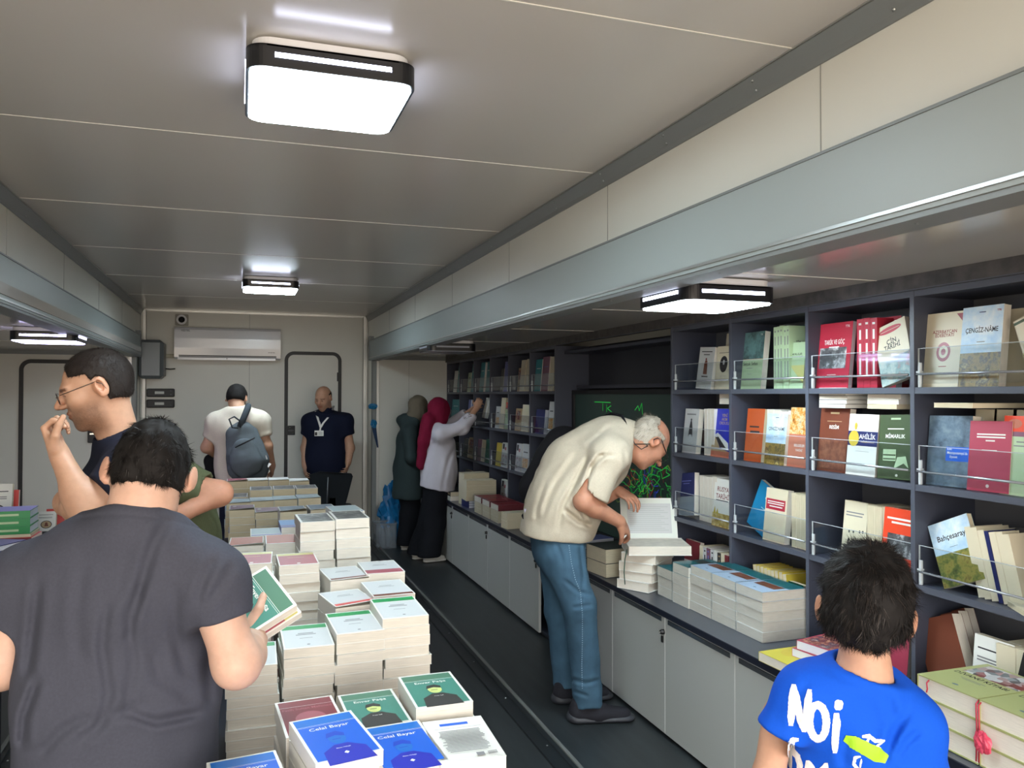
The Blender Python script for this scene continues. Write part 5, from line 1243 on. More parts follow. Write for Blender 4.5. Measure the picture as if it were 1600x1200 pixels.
def to_px(X):
    Mi = np.array(CAMM.inverted()); q = (np.c_[X, np.ones(len(X))] @ Mi.T)[:, :3]; d = -q[:, 2]; return 800 + FPX * q[:, 0] / d, 600 - FPX * q[:, 1] / d, d
def creases(lst, dmax):
    """folds pressed into the cloth along lines given on the photo, on the side of the garment nearer than dmax"""
    def fn(X):
        u, v, d = to_px(X); out = np.zeros(len(X)); fr = 1 / (1 + np.exp((d - dmax) * 60))
        for pts, w, dep in lst:
            best = np.full(len(X), 1e9); tt = np.zeros(len(X)); n = len(pts) - 1
            for i in range(n):
                ax, ay = pts[i]; bx, by = pts[i + 1]; L2 = (bx - ax) ** 2 + (by - ay) ** 2
                t = np.clip(((u - ax) * (bx - ax) + (v - ay) * (by - ay)) / L2, 0, 1); e = np.hypot(u - ax - t * (bx - ax), v - ay - t * (by - ay))
                m = e < best; best[m] = e[m]; tt[m] = (i + t[m]) / n
            out += dep * (np.exp(-(best / w) ** 2) - .45 * np.exp(-((best - 1.9 * w) / w) ** 2)) * np.clip(np.minimum(tt, 1 - tt) * 6 + .15, 0, 1)
        return out * fr
    return fn
def drape(amp, f=14, st=(1, 1, .35), seed=0):
    return lambda X: amp * (vnoise(X * np.array(st), f, seed) + .45 * vnoise(X * np.array(st), f * 2.3, seed + 1))
def cloth(name, rgb, r=.85, bs=900, noise=.06): return mat(name, rgb, r, noise=noise, scale=180, bump=.25, bscale=bs, spec=.2)
def person(label, base): return thing('person', label, 'person', (base[0], base[1], 0))
def shoe(sd, heel, toe, s=1.0, wid=.042):
    h, t_ = Vector(heel), Vector(toe); d = (t_ - h); d.z = 0; d.normalize(); L = .27 * s
    sd.add(cone(h + d * .035 + Vector((0, 0, .045)), h + d * .13 + Vector((0, 0, .042)), .040 * s, wid * s, 1.0), .02)
    sd.add(cone(h + d * .13 + Vector((0, 0, .040)), h + d * (L - .045) + Vector((0, 0, .030)), .042 * s, .034 * s, 1.15, (0, 0, 1)), .03)
    sd.add(cone(h + d * .03 + Vector((0, 0, .06)), h + d * .035 + Vector((0, 0, .085)), .036 * s, .036 * s), .02)
def sole(sd, heel, toe, s=1.0):
    h, t_ = Vector(heel), Vector(toe); d = (t_ - h); d.z = 0; d.normalize(); L = .27 * s
    sd.add(cone(h + d * .035 + Vector((0, 0, .016)), h + d * (L - .04) + Vector((0, 0, .016)), .042 * s, .042 * s, 2.4, (0, 0, 1)), .01)
def torso(sd, neck, shL, shR, chest, waist, hip, rs, fdir, q=1.55, k=.06, rsh=.058, rn=.06):
    c, w, h = Vector(chest), Vector(waist), Vector(hip)
    sd.add(cone(c, w, rs[0], rs[1], q, fdir), k); sd.add(cone(w, h, rs[1], rs[2], q, fdir), k)
    for s_ in (shL, shR):
        sd.add(cone(Vector(neck), Vector(s_), rn, rsh), k); sd.add(cone(c, Vector(s_), rs[0] * .62, rsh), k)
def cutp(c, n, r):
    c, n = V(c), V(Vector(n).normalized())
    return ('c', ((lambda X: np.where(np.linalg.norm(X - c, axis=1) < r, (X - c) @ n, np.where((X - c) @ n > 0, 1.0, -1.0) * .02)), None, None), .004)
HAIRB = mat('hair_black', (24, 21, 20), .75, spec=.2); HAIRG = mat('hair_single_grey', (74, 70, 68), .5); HAIRD = mat('hair_dark_brown', (34, 27, 24), .6, spec=.25)
def back_flow(H, s):
    """away from the crown whorl, down and forward"""
    cr = V(H @ Vector((0, -.05 * s, .11 * s))); dn = V(H.to_3x3() @ Vector((0, .15, -1)))
    return lambda X, N: (X - cr) / (np.linalg.norm(X - cr, axis=1)[:, None] + .01) + .3 * dn
# ---------------------------------------------------------------- 1 near man in the charcoal tee, back to us
def near_man():
    d = 1.66; base = P(200, 1200, d); t = person('person in charcoal grey t-shirt seen from behind, holding up a teal book', base); B = (base[0], base[1], 0)
    fwd = Vector((math.sin(rad(-5)), math.cos(rad(-5)), 0)); s = .95
    H = T(P(233, 745, 1.70)) @ RZ(rad(3)) @ RY(rad(9)) @ RX(rad(-34))
    neck = P(216, 826, 1.645); shL = P(42, 908, 1.66); shR = P(328, 908, 1.66); chest = P(200, 925, 1.70); waist = P(188, 1080, 1.70); hip = P(184, 1215, 1.71)
    elR = P(370, 1038, 1.64); wrR = P(398, 1000, 1.83); elL = P(4, 1040, 1.64); wrL = P(70, 1010, 1.95)
    sd = SDF(); pt = head(sd, H, s, eo=.007)
    sd.add(cone(pt(0, -.025, -.035), neck, .058, .066), .03); sd.add(cone(pt(0, .0, -.06), neck + fwd * .02, .054, .06), .03)
    torso(sd, neck, shL, shR, chest, waist, hip, (.125, .125, .12), fwd, rsh=.036, rn=.034, k=.03)
    for sh, el, wr in ((shL, elL, wrL), (shR, elR, wrR)):
        sd.add(cone(Vector(sh), el, .050, .043), .03); sd.add(cone(el, el + (wr - el) * .35, .044, .042), .03); sd.add(cone(el + (wr - el) * .35, wr, .042, .028), .03)
    hand(sd, wrR, P(402, 950, 1.90) - wrR, P(470, 1010, 1.84) - P(400, 960, 1.90), side=-1, curl=(18, 22, 18), thumb=(2, -28))
    hand(sd, wrL, P(110, 1000, 2.05) - wrL, (0, 0, 1), side=-1)
    for sgn in (-1, 1):
        f0 = Vector((hip.x + sgn * .09, hip.y, .85)); sd.add(cone(f0, Vector((f0.x, f0.y, .12)), .07, .045), .04)
    tt = head_tint(H, s)
    sdf_obj(sd, 'body', SKIN, t, B, .0045, tt)
    # t-shirt
    sh = SDF(); sh.add(cone(shR, P(346, 962, 1.655), .058, .058), .05); sh.add(cone(shL, P(22, 968, 1.655), .060, .060), .05)
    sh.o.append(cutp(P(344, 961, 1.655), P(352, 1010, 1.655) - P(342, 955, 1.655), .12)); sh.o.append(cutp(P(14, 965, 1.655), P(6, 1010, 1.655) - P(20, 955, 1.655), .12))
    for a, b_ in ((shR, elR), (shL, elL)): sh.sub(cone(Vector(a).lerp(b_, .42), Vector(a).lerp(b_, .9), .049, .046), .003)
    torso(sh, neck, shL, shR, chest, waist, hip, (.186, .184, .188), fwd, q=1.5, rsh=.056, rn=.058, k=.06)
    sh.add(cone(hip, hip + Vector((0, 0, -.10)), .188, .188, 1.5, fwd), .04)
    nb = P(216, 797, 1.64); up = (V(pt(0, -.01, -.02)) - V(neck)); sh.o.append(('c', ((lambda X: (X - V(nb)) @ (up / np.linalg.norm(up))), None, None), .006))
    cr = [([(268, 800), (240, 850), (225, 900), (205, 950), (190, 985)], 9, .0080), ([(225, 905), (210, 960), (195, 1010)], 7, .0055), ([(168, 935), (160, 1010), (170, 1085), (150, 1150)], 8, .006), ([(205, 960), (208, 1040), (195, 1130)], 8, .0045),
          ([(275, 910), (272, 980), (290, 1060)], 9, .004), ([(60, 905), (50, 1000), (42, 1060)], 8, .006), ([(335, 870), (318, 905), (307, 950)], 7, .006), ([(365, 880), (345, 915), (315, 955)], 7, .0045), ([(200, 1115), (245, 1128), (320, 1112)], 7, .0085), ([(120, 1160), (170, 1120), (230, 1100)], 9, .006), ([(60, 1180), (100, 1140), (150, 1115)], 8, .006),
          ([(240, 1010), (250, 1060), (300, 1090)], 10, .004), ([(130, 880), (120, 960), (125, 1040)], 10, .004), ([(330, 1000), (325, 1050), (330, 1110)], 8, .005), ([(60, 1060), (38, 1120), (34, 1170)], 7, .007)]
    un = V(up / np.linalg.norm(up))
    def rib(X):
        q = (X - V(nb)) @ un; nr = np.linalg.norm(X - V(nb), axis=1) < .13; return nr * (np.where(q > -.020, -.0014, 0) + .0022 * np.exp(-((q + .0215) / .0028) ** 2))
    sh.disp += [creases(cr, 1.72), drape(.0035, 11, (1, 1, .3), 5), rib]
    sdf_obj(sh, 't_shirt', cloth('tee_charcoal', (64, 65, 75)), t, B, .0045)
    rb = SDF(); c_ = pt(0, -.01, -.02)
    tr = SDF(); h0 = Vector((hip.x, hip.y, .98)); tr.add(cone(h0, h0 - Vector((0, 0, .12)), .165, .165, 1.4, fwd), .05)
    for sgn in (-1, 1): tr.add(cone(Vector((hip.x - .02 + sgn * .08, hip.y, .84)), Vector((hip.x - .02 + sgn * .09, hip.y + .02, .10)), .085, .062), .03)
    tr.disp.append(drape(.004, 14, (1, 1, .5), 9)); sdf_obj(tr, 'trousers', cloth('trousers_black', (30, 32, 38)), t, B, .008)
    for sgn in (-1, 1):
        q = SDF(); hl = Vector((hip.x + sgn * .10, hip.y - .06, 0)); shoe(q, hl, hl + fwd); sdf_obj(q, 'shoe', cloth('shoe_dark', (34, 34, 36)), t, B, .006)
    hs = hair_shell(H, s, .010, lambda x, y, z: hairline_std(x, y, z, nape=-.058, side=.012), side_k=.35, noise=.0025, f=70, seed=4)
    add_hair('hair', hs, H, .0035, HAIRB, t, B, 16000, .015, .0010, back_flow(H, s), seed=2, spread=.8, lift=.16, jit=.35, m2=HAIRG, frac2=.03)
    # glasses
    g = MB(); f_ = mat('glasses_black', (18, 18, 20), .3)
    for q in (-1, 1):
        g.tube([pt(q * .070, .085, .012), pt(q * .0785, .03, .016), pt(q * .081, -.008, .020), pt(q * .083, -.022, .008), pt(q * .0835, -.028, -.012)], .0022, f_, 8)
        ring = [pt(q * .034 + .024 * math.cos(a * .5236), .100, .004 + .018 * math.sin(a * .5236)) for a in range(13)]; g.tube(ring, .0016, f_, 6)
    g.tube([pt(-.010, .104, .008), pt(.010, .104, .008)], .0016, f_, 6)
    g.v = [tuple(Vector(v) - Vector(B)) for v in g.v]; g.build('glasses', t)
    # the teal book in his hand: two copies, one behind the other
    A = P(416, 884, 1.93); Bq = P(464, 945, 1.86); u = (Bq - A).normalized(); n_ = None
    C_ = P(330, 930, 1.86); vdir = (A - C_).normalized(); vdir = (vdir - u * vdir.dot(u)).normalized(); nz = u.cross(vdir)
    if nz.dot(ORG - A) < 0: nz = -nz; u2 = u
    w_, L_ = (Bq - A).length, .20
    cen = A + u * w_ / 2 - vdir * L_ / 2
    x_ = u; y_ = vdir; z_ = x_.cross(y_)
    M = Matrix(((x_.x, y_.x, z_.x, cen.x), (x_.y, y_.y, z_.y, cen.y), (x_.z, y_.z, z_.z, cen.z), (0, 0, 0, 1)))
    book('enver', w_, L_, .024, M @ T((0, 0, -.024)), 'teal Enver Paşa book held up in the near man right hand', name='paperback_book')
    book('rose', w_, L_, .020, M @ T((.008, .004, -.046)), 'second book held under the teal one in the near man hand', name='paperback_book')
near_man()
# ---------------------------------------------------------------- 2 man with glasses in profile, hand at the mouth
def glasses_man():
    base = P(200, 942, 2.5); t = person('person with glasses and navy t-shirt in profile, touching mouth with fingers', base); B = (base[0], base[1], 0); s = .97
    H = T(P(151, 606, 2.42)) @ RZ(rad(97)) @ RX(rad(-20)) @ RY(rad(0)); fwd = Vector((-1, -.12, 0)).normalized()
    neck = P(190, 690, 2.47); shN = P(204, 742, 2.30); shF = P(200, 735, 2.66); chest = P(192, 780, 2.49); waist = P(205, 880, 2.50); hip = P(210, 945, 2.5)
    elN = P(135, 798, 2.22); wrN = P(94, 712, 2.24); elF = P(108, 785, 2.56); wrF = P(150, 812, 2.32)
    sd = SDF(); pt = head(sd, H, s, nose=1.0)
    sd.add(cone(pt(0, -.025, -.03), neck, .052, .056), .03); sd.add(cone(pt(0, .005, -.06), neck + fwd * .01, .046, .050), .02)
    torso(sd, neck, shN, shF, chest, waist, hip, (.125, .125, .12), fwd, rsh=.036, rn=.034, k=.03)
    for a, e_, w in ((shN, elN, wrN), (shF, elF, wrF)):
        sd.add(cone(Vector(a), e_, .050, .040), .03); sd.add(cone(e_, e_.lerp(w, .3), .040, .040), .03); sd.add(cone(e_.lerp(w, .3), w, .040, .026), .03)
    up = (P(82, 680, 2.25) - wrN); M = hand(sd, wrN, up, P(40, 690, 2.24) - P(90, 680, 2.24), side=1, s=.98, curls=[(72, 62, 20), (70, 70, 30), (68, 78, 40), (66, 80, 45)], thumb=(4, 46), spreadf=2)
    hand(sd, wrF, P(190, 815, 2.2) - wrF, (0, 0, 1), side=-1, curl=(40, 50, 30))
    for sg in (-.09, .09): f0 = Vector((hip.x, hip.y + sg, .88)); sd.add(cone(f0, Vector((f0.x, f0.y, .12)), .07, .045), .04)
    sdf_obj(sd, 'body', SKINT, t, B, .0034, head_tint(H, s, beard=1.0))
    sh = SDF(); sh.add(cone(shN, P(158, 770, 2.25), .060, .056), .04); sh.add(cone(shF, P(160, 765, 2.62), .060, .056), .04)
    sh.o.append(cutp(P(162, 766, 2.26), elN - shN, .12)); sh.sub(cone(Vector(shN).lerp(elN, .45), elN, .049, .044), .003)
    torso(sh, neck, shN, shF, chest, waist, hip, (.178, .175, .172), fwd, q=1.45, rsh=.058, rn=.058)
    a_ = V(P(205, 636, 2.47)); b_ = V(P(150, 690, 2.47)); nn = (V(pt(0, 0, -.03)) - V(neck)); nn /= np.linalg.norm(nn)
    sh.o.append(('c', ((lambda X: (X - V(P(184, 668, 2.46))) @ nn), None, None), .006))
    sh.sub(cone(neck + Vector((0, 0, -.01)), pt(0, 0, -.03), .060, .062), .004)
    sh.disp += [drape(.004, 12, (1, 1, .4), 2)]
    sdf_obj(sh, 't_shirt', cloth('tee_navy', (26, 30, 46)), t, B, .005)
    tr = SDF(); h0 = Vector((hip.x, hip.y, .96)); tr.add(cone(h0, h0 - Vector((0, 0, .10)), .16, .16, 1.4, fwd), .05)
    for sg in (-1, 1): tr.add(cone(Vector((hip.x, hip.y + sg * .085, .84)), Vector((hip.x, hip.y + sg * .10, .10)), .086, .06), .03)
    sdf_obj(tr, 'trousers', cloth('jeans_dark', (34, 42, 60)), t, B, .009)
    for sg in (-1, 1):
        q = SDF(); hl = Vector((hip.x, hip.y + sg * .10, 0)) - fwd * .06; shoe(q, hl, hl + fwd); sdf_obj(q, 'shoe', cloth('shoe_dark', (34, 34, 36)), t, B, .007)
    hs = hair_shell(H, s, .005, lambda x, y, z: hairline_std(x, y, z, nape=-.055, side=.0, front=.062), noise=.001, f=150, seed=8)
    add_hair('hair', hs, H, .003, HAIRD, t, B, 16000, .008, .0009, back_flow(H, s), seed=5, spread=.3, lift=.5, jit=.5)
    g = MB(); f_ = mat('glasses_wire', (70, 62, 58), .3, metal=.6)
    for q in (-1, 1):
        g.tube([pt(q * .064, .098, .010), pt(q * .076, .045, .014), pt(q * .082, -.004, .017), pt(q * .084, -.020, .006), pt(q * .084, -.026, -.012)], .0013, f_, 6)
        ring = [pt(q * (.035 + .027 * math.cos(a * .5236)), .108 - .003 * math.cos(a * .5236), .002 + .018 * math.sin(a * .5236)) for a in range(13)]; g.tube(ring, .0011, f_, 6)
    g.tube([pt(-.010, .111, .006), pt(0, .114, .009), pt(.010, .111, .006)], .0012, f_, 6)
    for q in (-1, 1):
        ring = [pt(q * (.035 + .026 * math.cos(a * .5236)), .108, .002 + .017 * math.sin(a * .5236)) for a in range(12)]; g.add(ring, [tuple(range(12))], ACR)
    g.v = [tuple(Vector(v) - Vector(B)) for v in g.v]; g.build('glasses', t)
glasses_man()
# ---------------------------------------------------------------- 3 olive tee man stooping behind
def olive_man():
    base = P(290, 900, 3.0); t = person('person in olive t-shirt stooping behind the near man, elbow stuck out', base); B = (base[0], base[1], 0); s = .95
    H = T(P(236, 716, 3.10)) @ RZ(rad(110)) @ RX(rad(-45)); fwd = Vector((-1, .1, 0)).normalized()
    neck = P(256, 742, 3.06); shN = P(275, 752, 2.92); shF = P(262, 752, 3.24); chest = P(272, 790, 3.06); waist = P(288, 850, 3.05); hip = P(296, 893, 3.05)
    elN = P(343, 771, 2.93); wrN = P(285, 802, 2.85); elF = P(235, 850, 3.3); wrF = P(215, 900, 3.2)
    sd = SDF(); pt = head(sd, H, s); sd.add(cone(pt(0, -.02, -.04), neck, .056, .058), .03)
    torso(sd, neck, shN, shF, chest, waist, hip, (.12, .12, .12), fwd, rsh=.036, rn=.034, k=.03)
    for a, e_, w in ((shN, elN, wrN), (shF, elF, wrF)): sd.add(cone(Vector(a), e_, .050, .042), .03); sd.add(cone(e_, w, .043, .029), .03)
    hand(sd, wrN, P(262, 815, 2.83) - wrN, (1, -.6, .3), side=1, curl=(30, 40, 20)); hand(sd, wrF, P(200, 925, 3.15) - wrF, (1, 0, .5), side=1)
    for sg in (-.09, .09): f0 = Vector((hip.x, hip.y + sg, .88)); sd.add(cone(f0, Vector((f0.x, f0.y, .12)), .07, .045), .04)
    sdf_obj(sd, 'body', SKINR, t, B, .006, head_tint(H, s, beard=1))
    sh = SDF(); sh.add(cone(shN, P(318, 766, 2.93), .068, .070), .05); sh.add(cone(shF, P(250, 800, 3.26), .064, .06), .05)
    sh.o.append(cutp(P(322, 764, 2.93), elN - shN, .12)); sh.sub(cone(Vector(shN).lerp(elN, .55), elN, .050, .048), .003)
    torso(sh, neck, shN, shF, chest, waist, hip, (.172, .168, .165), fwd, q=1.4, rsh=.064, rn=.06)
    sh.disp.append(drape(.005, 12, (1, 1, .5), 3)); sdf_obj(sh, 't_shirt', cloth('tee_olive', (82, 88, 64)), t, B, .0065)
    tr = SDF(); h0 = Vector((hip.x, hip.y, .94)); tr.add(cone(h0, h0 - Vector((0, 0, .08)), .155, .155, 1.4, fwd), .05)
    for sg in (-1, 1): tr.add(cone(Vector((hip.x, hip.y + sg * .085, .84)), Vector((hip.x, hip.y + sg * .10, .10)), .086, .06), .03)
    sdf_obj(tr, 'trousers', cloth('jeans_dark', (34, 42, 60)), t, B, .010)
    for sg in (-1, 1):
        q = SDF(); hl = Vector((hip.x, hip.y + sg * .10, 0)) - fwd * .06; shoe(q, hl, hl + fwd); sdf_obj(q, 'shoe', cloth('shoe_dark', (34, 34, 36)), t, B, .008)
    hs = hair_shell(H, s, .008, lambda x, y, z: hairline_std(x, y, z, nape=-.055), noise=.002, f=90, seed=3)
    add_hair('hair', hs, H, .006, HAIRD, t, B, 0, .01, .001, None)
olive_man()
# ---------------------------------------------------------------- 4 young man with backpack, seen from behind
def cutter(c, n, r=.15, cond=None):
    return cutp(c, n, r)
def cutter_old(c, n, r=.15, cond=None):
    c, n = V(c), V(Vector(n).normalized())
    def fn(X):
        a = np.where(np.linalg.norm(X - c, axis=1) < r, (X - c) @ n, -1)
        if cond is not None: a = np.where(cond(*to_px(X)[:2]), a, -1)
        return a
    return ('c', (fn, None, None), .004)
def collar_cut(sh, p, n):
    n = V(Vector(n).normalized()); p = V(p); sh.o.append(('c', ((lambda X: (X - p) @ n), None, None), .006))
def simple_legs(t, B, hip, side, h, mt, feet, top=.94, r=(.088, .075, .058), q=1.4, fdir=(0, 1, 0), sw=.085, rt=.16):
    tr = SDF(); h0 = Vector((hip.x, hip.y, top)); tr.add(cone(h0, h0 - Vector((0, 0, .10)), rt, rt, q, fdir), .05)
    for sg, f in zip((-1, 1), feet):
        f = Vector(f); th = h0 + Vector(side) * sg * sw - Vector((0, 0, .10)); kn = th.lerp(f, .5) + Vector(fdir) * .02
        tr.add(cone(th, kn, r[0], r[1]), .04); tr.add(cone(kn, f + Vector((0, 0, .07)), r[1], r[2]), .03)
    tr.cut((0, 0, .055), (0, 0, -1)); tr.disp.append(drape(.006, 11, (1, 1, .5), 6)); return sdf_obj(tr, 'trousers', mt, t, B, h)
def shoes(t, B, feet, fdir, m, h=.009, ms=None, s=1.0):
    for f in feet:
        hl = Vector((f[0], f[1], 0)) - Vector(fdir) * .06; q = SDF(); shoe(q, hl, hl + Vector(fdir), s); o, _, _ = sdf_obj(q, 'shoe', m, t, B, h)
        if ms is not None:
            q = SDF(); sole(q, hl, hl + Vector(fdir), s); sdf_obj(q, 'sole', ms, o, B, h)
            o.children[0].matrix_parent_inverse = Matrix.Identity(4)
def backpack_man():
    base = P(378, 917, 6.5); base.z = 0; t = person('person in white t-shirt with grey backpack facing the far wall', base); B = (base[0], base[1], 0)
    fwd = Vector((.05, 1, 0)).normalized(); s = .97; D = 6.5
    H = T(P(370, 624, 6.56)) @ RZ(rad(-12)) @ RX(rad(-35)); neck = P(371, 643, 6.5); shL = P(338, 661, D); shR = P(404, 659, D); chest = P(372, 675, 6.52); waist = P(377, 715, 6.55); hip = P(378, 742, 6.5)
    elL = P(323, 699, 6.48); wrL = P(346, 716, 6.7); elR = P(417, 697, 6.5); wrR = P(425, 728, 6.62)
    sd = SDF(); pt = head(sd, H, s); sd.add(cone(pt(0, -.02, -.04), neck, .056, .060), .03)
    torso(sd, neck, shL, shR, chest, waist, hip, (.12, .12, .12), fwd, rsh=.036, rn=.036, k=.03)
    for a, e_, w in ((shL, elL, wrL), (shR, elR, wrR)): sd.add(cone(Vector(a), e_, .052, .044), .03); sd.add(cone(e_, w, .044, .030), .03)
    hand(sd, wrL, P(352, 722, 6.8) - wrL, (-1, 0, .4), side=1, curl=(40, 50, 30)); hand(sd, wrR, P(425, 745, 6.7) - wrR, (1, 0, .2), side=-1, curl=(25, 30, 20))
    sdf_obj(sd, 'body', SKINT, t, B, .010, head_tint(H, s))
    sh = SDF()
    cL = Vector(shL).lerp(elL, .66); cR = Vector(shR).lerp(elR, .62)
    sh.add(cone(shL, cL, .075, .074), .05); sh.add(cone(shR, cR, .075, .072), .05)
    sh.o.append(cutter(cL, elL - shL, .16, lambda u, v: u < 342)); sh.o.append(cutter(cR, elR - shR, .16, lambda u, v: u > 398)); torso(sh, neck, shL, shR, chest, waist, hip, (.20, .195, .195), fwd, q=1.55, rsh=.068, rn=.066); collar_cut(sh, P(368, 634, 6.5), (-.1, -.1, 1))
    sh.disp.append(drape(.008, 9, (1, 1, .5), 4)); sdf_obj(sh, 't_shirt', cloth('tee_white', (204, 194, 178)), t, B, .011)
    f = [(hip.x - .11, hip.y, 0), (hip.x + .13, hip.y + .02, 0)]; simple_legs(t, B, hip, (1, 0, 0), .014, cloth('jeans_navy', (26, 32, 48)), f, .97); shoes(t, B, f, (0, 1, 0), cloth('shoe_dark', (34, 34, 36)), .012)
    hs = hair_shell(H, s, .010, lambda x, y, z: hairline_std(x, y, z, nape=-.050), noise=.003, f=60, seed=3); add_hair('hair', hs, H, .009, HAIRB, t, B, 0, 0, 0, None)
    # backpack
    bpk = thing('backpack', 'grey blue backpack hanging on one shoulder of the white t-shirt man', 'backpack', (P(386, 745, 6.3).x, P(386, 745, 6.3).y, P(386, 745, 6.3).z)); BB = bpk.location; M_ = cloth('backpack_canvas', (88, 95, 100)); M2 = cloth('backpack_dark', (60, 66, 72))
    c0 = P(378, 682, 6.34); c1 = P(388, 726, 6.30); q = SDF(); q.add(cone(c0, c1, .125, .165, 1.8, (0, 1, 0)), .05); q.add(cone(P(381, 705, 6.22), P(386, 722, 6.20), .10, .12, 2.0, (0, 1, 0)), .03); q.disp.append(drape(.006, 12, (1, 1, 1), 8)); sdf_obj(q, 'bag', M_, bpk, BB, .010)
    b = MB(); L0 = Vector(BB)
    def rel(pts): return [Vector(p) - L0 for p in pts]
    b.tube(rel([P(374, 668, 6.30), P(380, 655, 6.32), P(386, 640, 6.34), P(388, 634, 6.40), P(388, 634, 6.5)]), .024, M2, 8); b.build('shoulder_strap', bpk)
    b = MB(); b.tube(rel([P(372, 669, 6.26), P(363, 668, 6.24), P(358, 655, 6.22), P(366, 651, 6.22), P(374, 657, 6.26), P(376, 668, 6.28)]), .007, M2, 8); b.build('carry_loop', bpk)
    b = MB(); b.tube(rel([P(368, 699, 6.16), P(380, 693, 6.13), P(398, 684, 6.17)]), .006, RUB, 6); b.build('zip', bpk)
    b = MB(); b.quad(*rel([P(416, 711, 6.16), P(418, 717, 6.16), P(416.5, 718, 6.16), P(414.5, 712, 6.16)]), C['white']); b.quad(*rel([P(420, 723, 6.22), P(424, 725, 6.22), P(419, 731, 6.20), P(418, 728, 6.20)]), C['white']); b.build('label', bpk)
    bb = SDF(); bb.add(cone(P(334, 726, 6.62), P(338, 744, 6.6), .07, .10, 2.2, (0, 1, 0)), .03); bb.add(cone(P(328, 718, 6.62), P(345, 722, 6.62), .035, .035), .05)
    o, _, _ = sdf_obj(bb, 'handbag', cloth('black_nylon', (18, 18, 22)), None, (0, 0, 0), .012); tag(o, 'small black bag held at the left hip of the white t-shirt man', 'bag')
backpack_man()
# ---------------------------------------------------------------- 5 man in the navy polo by the far door
def polo_man():
    D = 8.35; base = P(512, 800, D); base.z = 0; t = person('person in navy polo shirt with white lanyard standing before the far door', base); B = (base[0], base[1], 0)
    s = 1.02; H = T(P(505, 622, D - .06)) @ RZ(rad(150)) @ RX(rad(-22)); fwd = Vector((.0, -1, 0)); neck = P(510, 645, D); shL = P(485, 659, D); shR = P(539, 658, D); chest = P(512, 672, D); waist = P(511, 715, D); hip = P(512, 742, D)
    elL = P(477, 700, D); wrL = P(476, 727, D - .08); elR = P(547, 700, D); wrR = P(544, 723, D - .12)
    sd = SDF(); pt = head(sd, H, s); sd.add(cone(pt(0, -.01, -.04), neck, .062, .068), .03)
    torso(sd, neck, shL, shR, chest, waist, hip, (.12, .12, .12), fwd, rsh=.036, rn=.036, k=.03)
    for a, e_, w in ((shL, elL, wrL), (shR, elR, wrR)): sd.add(cone(Vector(a), e_, .055, .046), .03); sd.add(cone(e_, w, .046, .032), .03)
    hand(sd, wrL, P(477, 742, D - .14) - wrL, (-1, -.2, 0), side=1, curl=(25, 30, 20)); hand(sd, wrR, P(541, 738, D - .2) - wrR, (1, -.2, 0), side=-1, curl=(40, 45, 25))
    sdf_obj(sd, 'body', SKINT, t, B, .009, head_tint(H, s, beard=.35))
    sh = SDF()
    cL = Vector(shL).lerp(elL, .50); cR = Vector(shR).lerp(elR, .52); sh.add(cone(shL, cL, .078, .076), .05); sh.add(cone(shR, cR, .078, .076), .05)
    sh.o.append(cutter(cL, elL - shL, .15, lambda u, v: u < 487)); sh.o.append(cutter(cR, elR - shR, .15, lambda u, v: u > 535)); torso(sh, neck, shL, shR, chest, waist, hip, (.205, .205, .20), fwd, q=1.4, rsh=.066, rn=.062); collar_cut(sh, P(509, 642, D), (0, -.35, 1)); sh.disp.append(drape(.006, 9, (1, 1, .4), 4))
    o, vs, fs = sdf_obj(sh, 'polo_shirt', cloth('polo_navy', (16, 22, 42)), t, B, .010)
    q = SDF(); q.add(cone(neck + Vector((0, 0, -.005)), neck + Vector((0, -.03, .045)), .088, .072, 1.1, (0, 1, 0)), .01); q.sub(cone(neck, neck + Vector((0, -.05, .12)), .064, .064)); sdf_obj(q, 'collar', cloth('polo_navy', (16, 22, 42)), t, B, .008)
    tree = BVHTree.FromPolygons([tuple(v) for v in vs], [tuple(f) for f in fs])
    def on(px, py, off=.006):
        d = (ray(px, py)).normalized(); h = tree.ray_cast(ORG, d); return (h[0] - d * off) if h[0] is not None else P(px, py, D - .2)
    b = MB(); WL = C['white']
    for pts in ([(493.5, 642), (496, 652), (499, 661), (501, 668)], [(521.5, 634), (519, 643), (512, 653), (505, 661), (501, 668)]):
        P3 = [on(*p) for p in pts]
        for a_, b_ in zip(P3, P3[1:]):
            w = Vector((.011, 0, 0)); b.add([a_ - w, a_ + w, b_ + w, b_ - w], [(0, 1, 2, 3)], WL)
    a_ = on(501, 667, .012); b_ = on(500, 673, .014); b.add([a_ - Vector((.008, 0, 0)), a_ + Vector((.008, 0, 0)), b_ + Vector((.008, 0, 0)), b_ - Vector((.008, 0, 0))], [(0, 1, 2, 3)], WL)
    b.v = [tuple(Vector(v) - Vector(B)) for v in b.v]; b.build('lanyard', t)
    c = on(498.5, 677, .018); b = MB(); b.box((-.045, -.002, -.028), (.045, .002, .028), WL, T(c - Vector(B)), bev=.001); b.box((-.042, -.003, -.022), (-.018, -.002, .012), RUB, T(c - Vector(B)))
    for k in range(3): b.box((-.008, -.003, .010 - .012 * k), (.034, -.002, .014 - .012 * k), C['inkg'], T(c - Vector(B)))
    b.build('badge', t)
    f = [(hip.x - .11, hip.y, 0), (hip.x + .11, hip.y - .02, 0)]; simple_legs(t, B, hip, (1, 0, 0), .014, cloth('trousers_green_black', (26, 32, 36)), f, .95); shoes(t, B, f, (0, -1, 0), cloth('shoe_dark', (34, 34, 36)), .012)
    hs = hair_shell(H, s, .004, lambda x, y, z: np.maximum(hairline_std(x, y, z, nape=-.050, front=.02), z - .050), noise=.001, f=60, seed=3); add_hair('hair', hs, H, .008, HAIRD, t, B, 0, 0, 0, None)
polo_man()
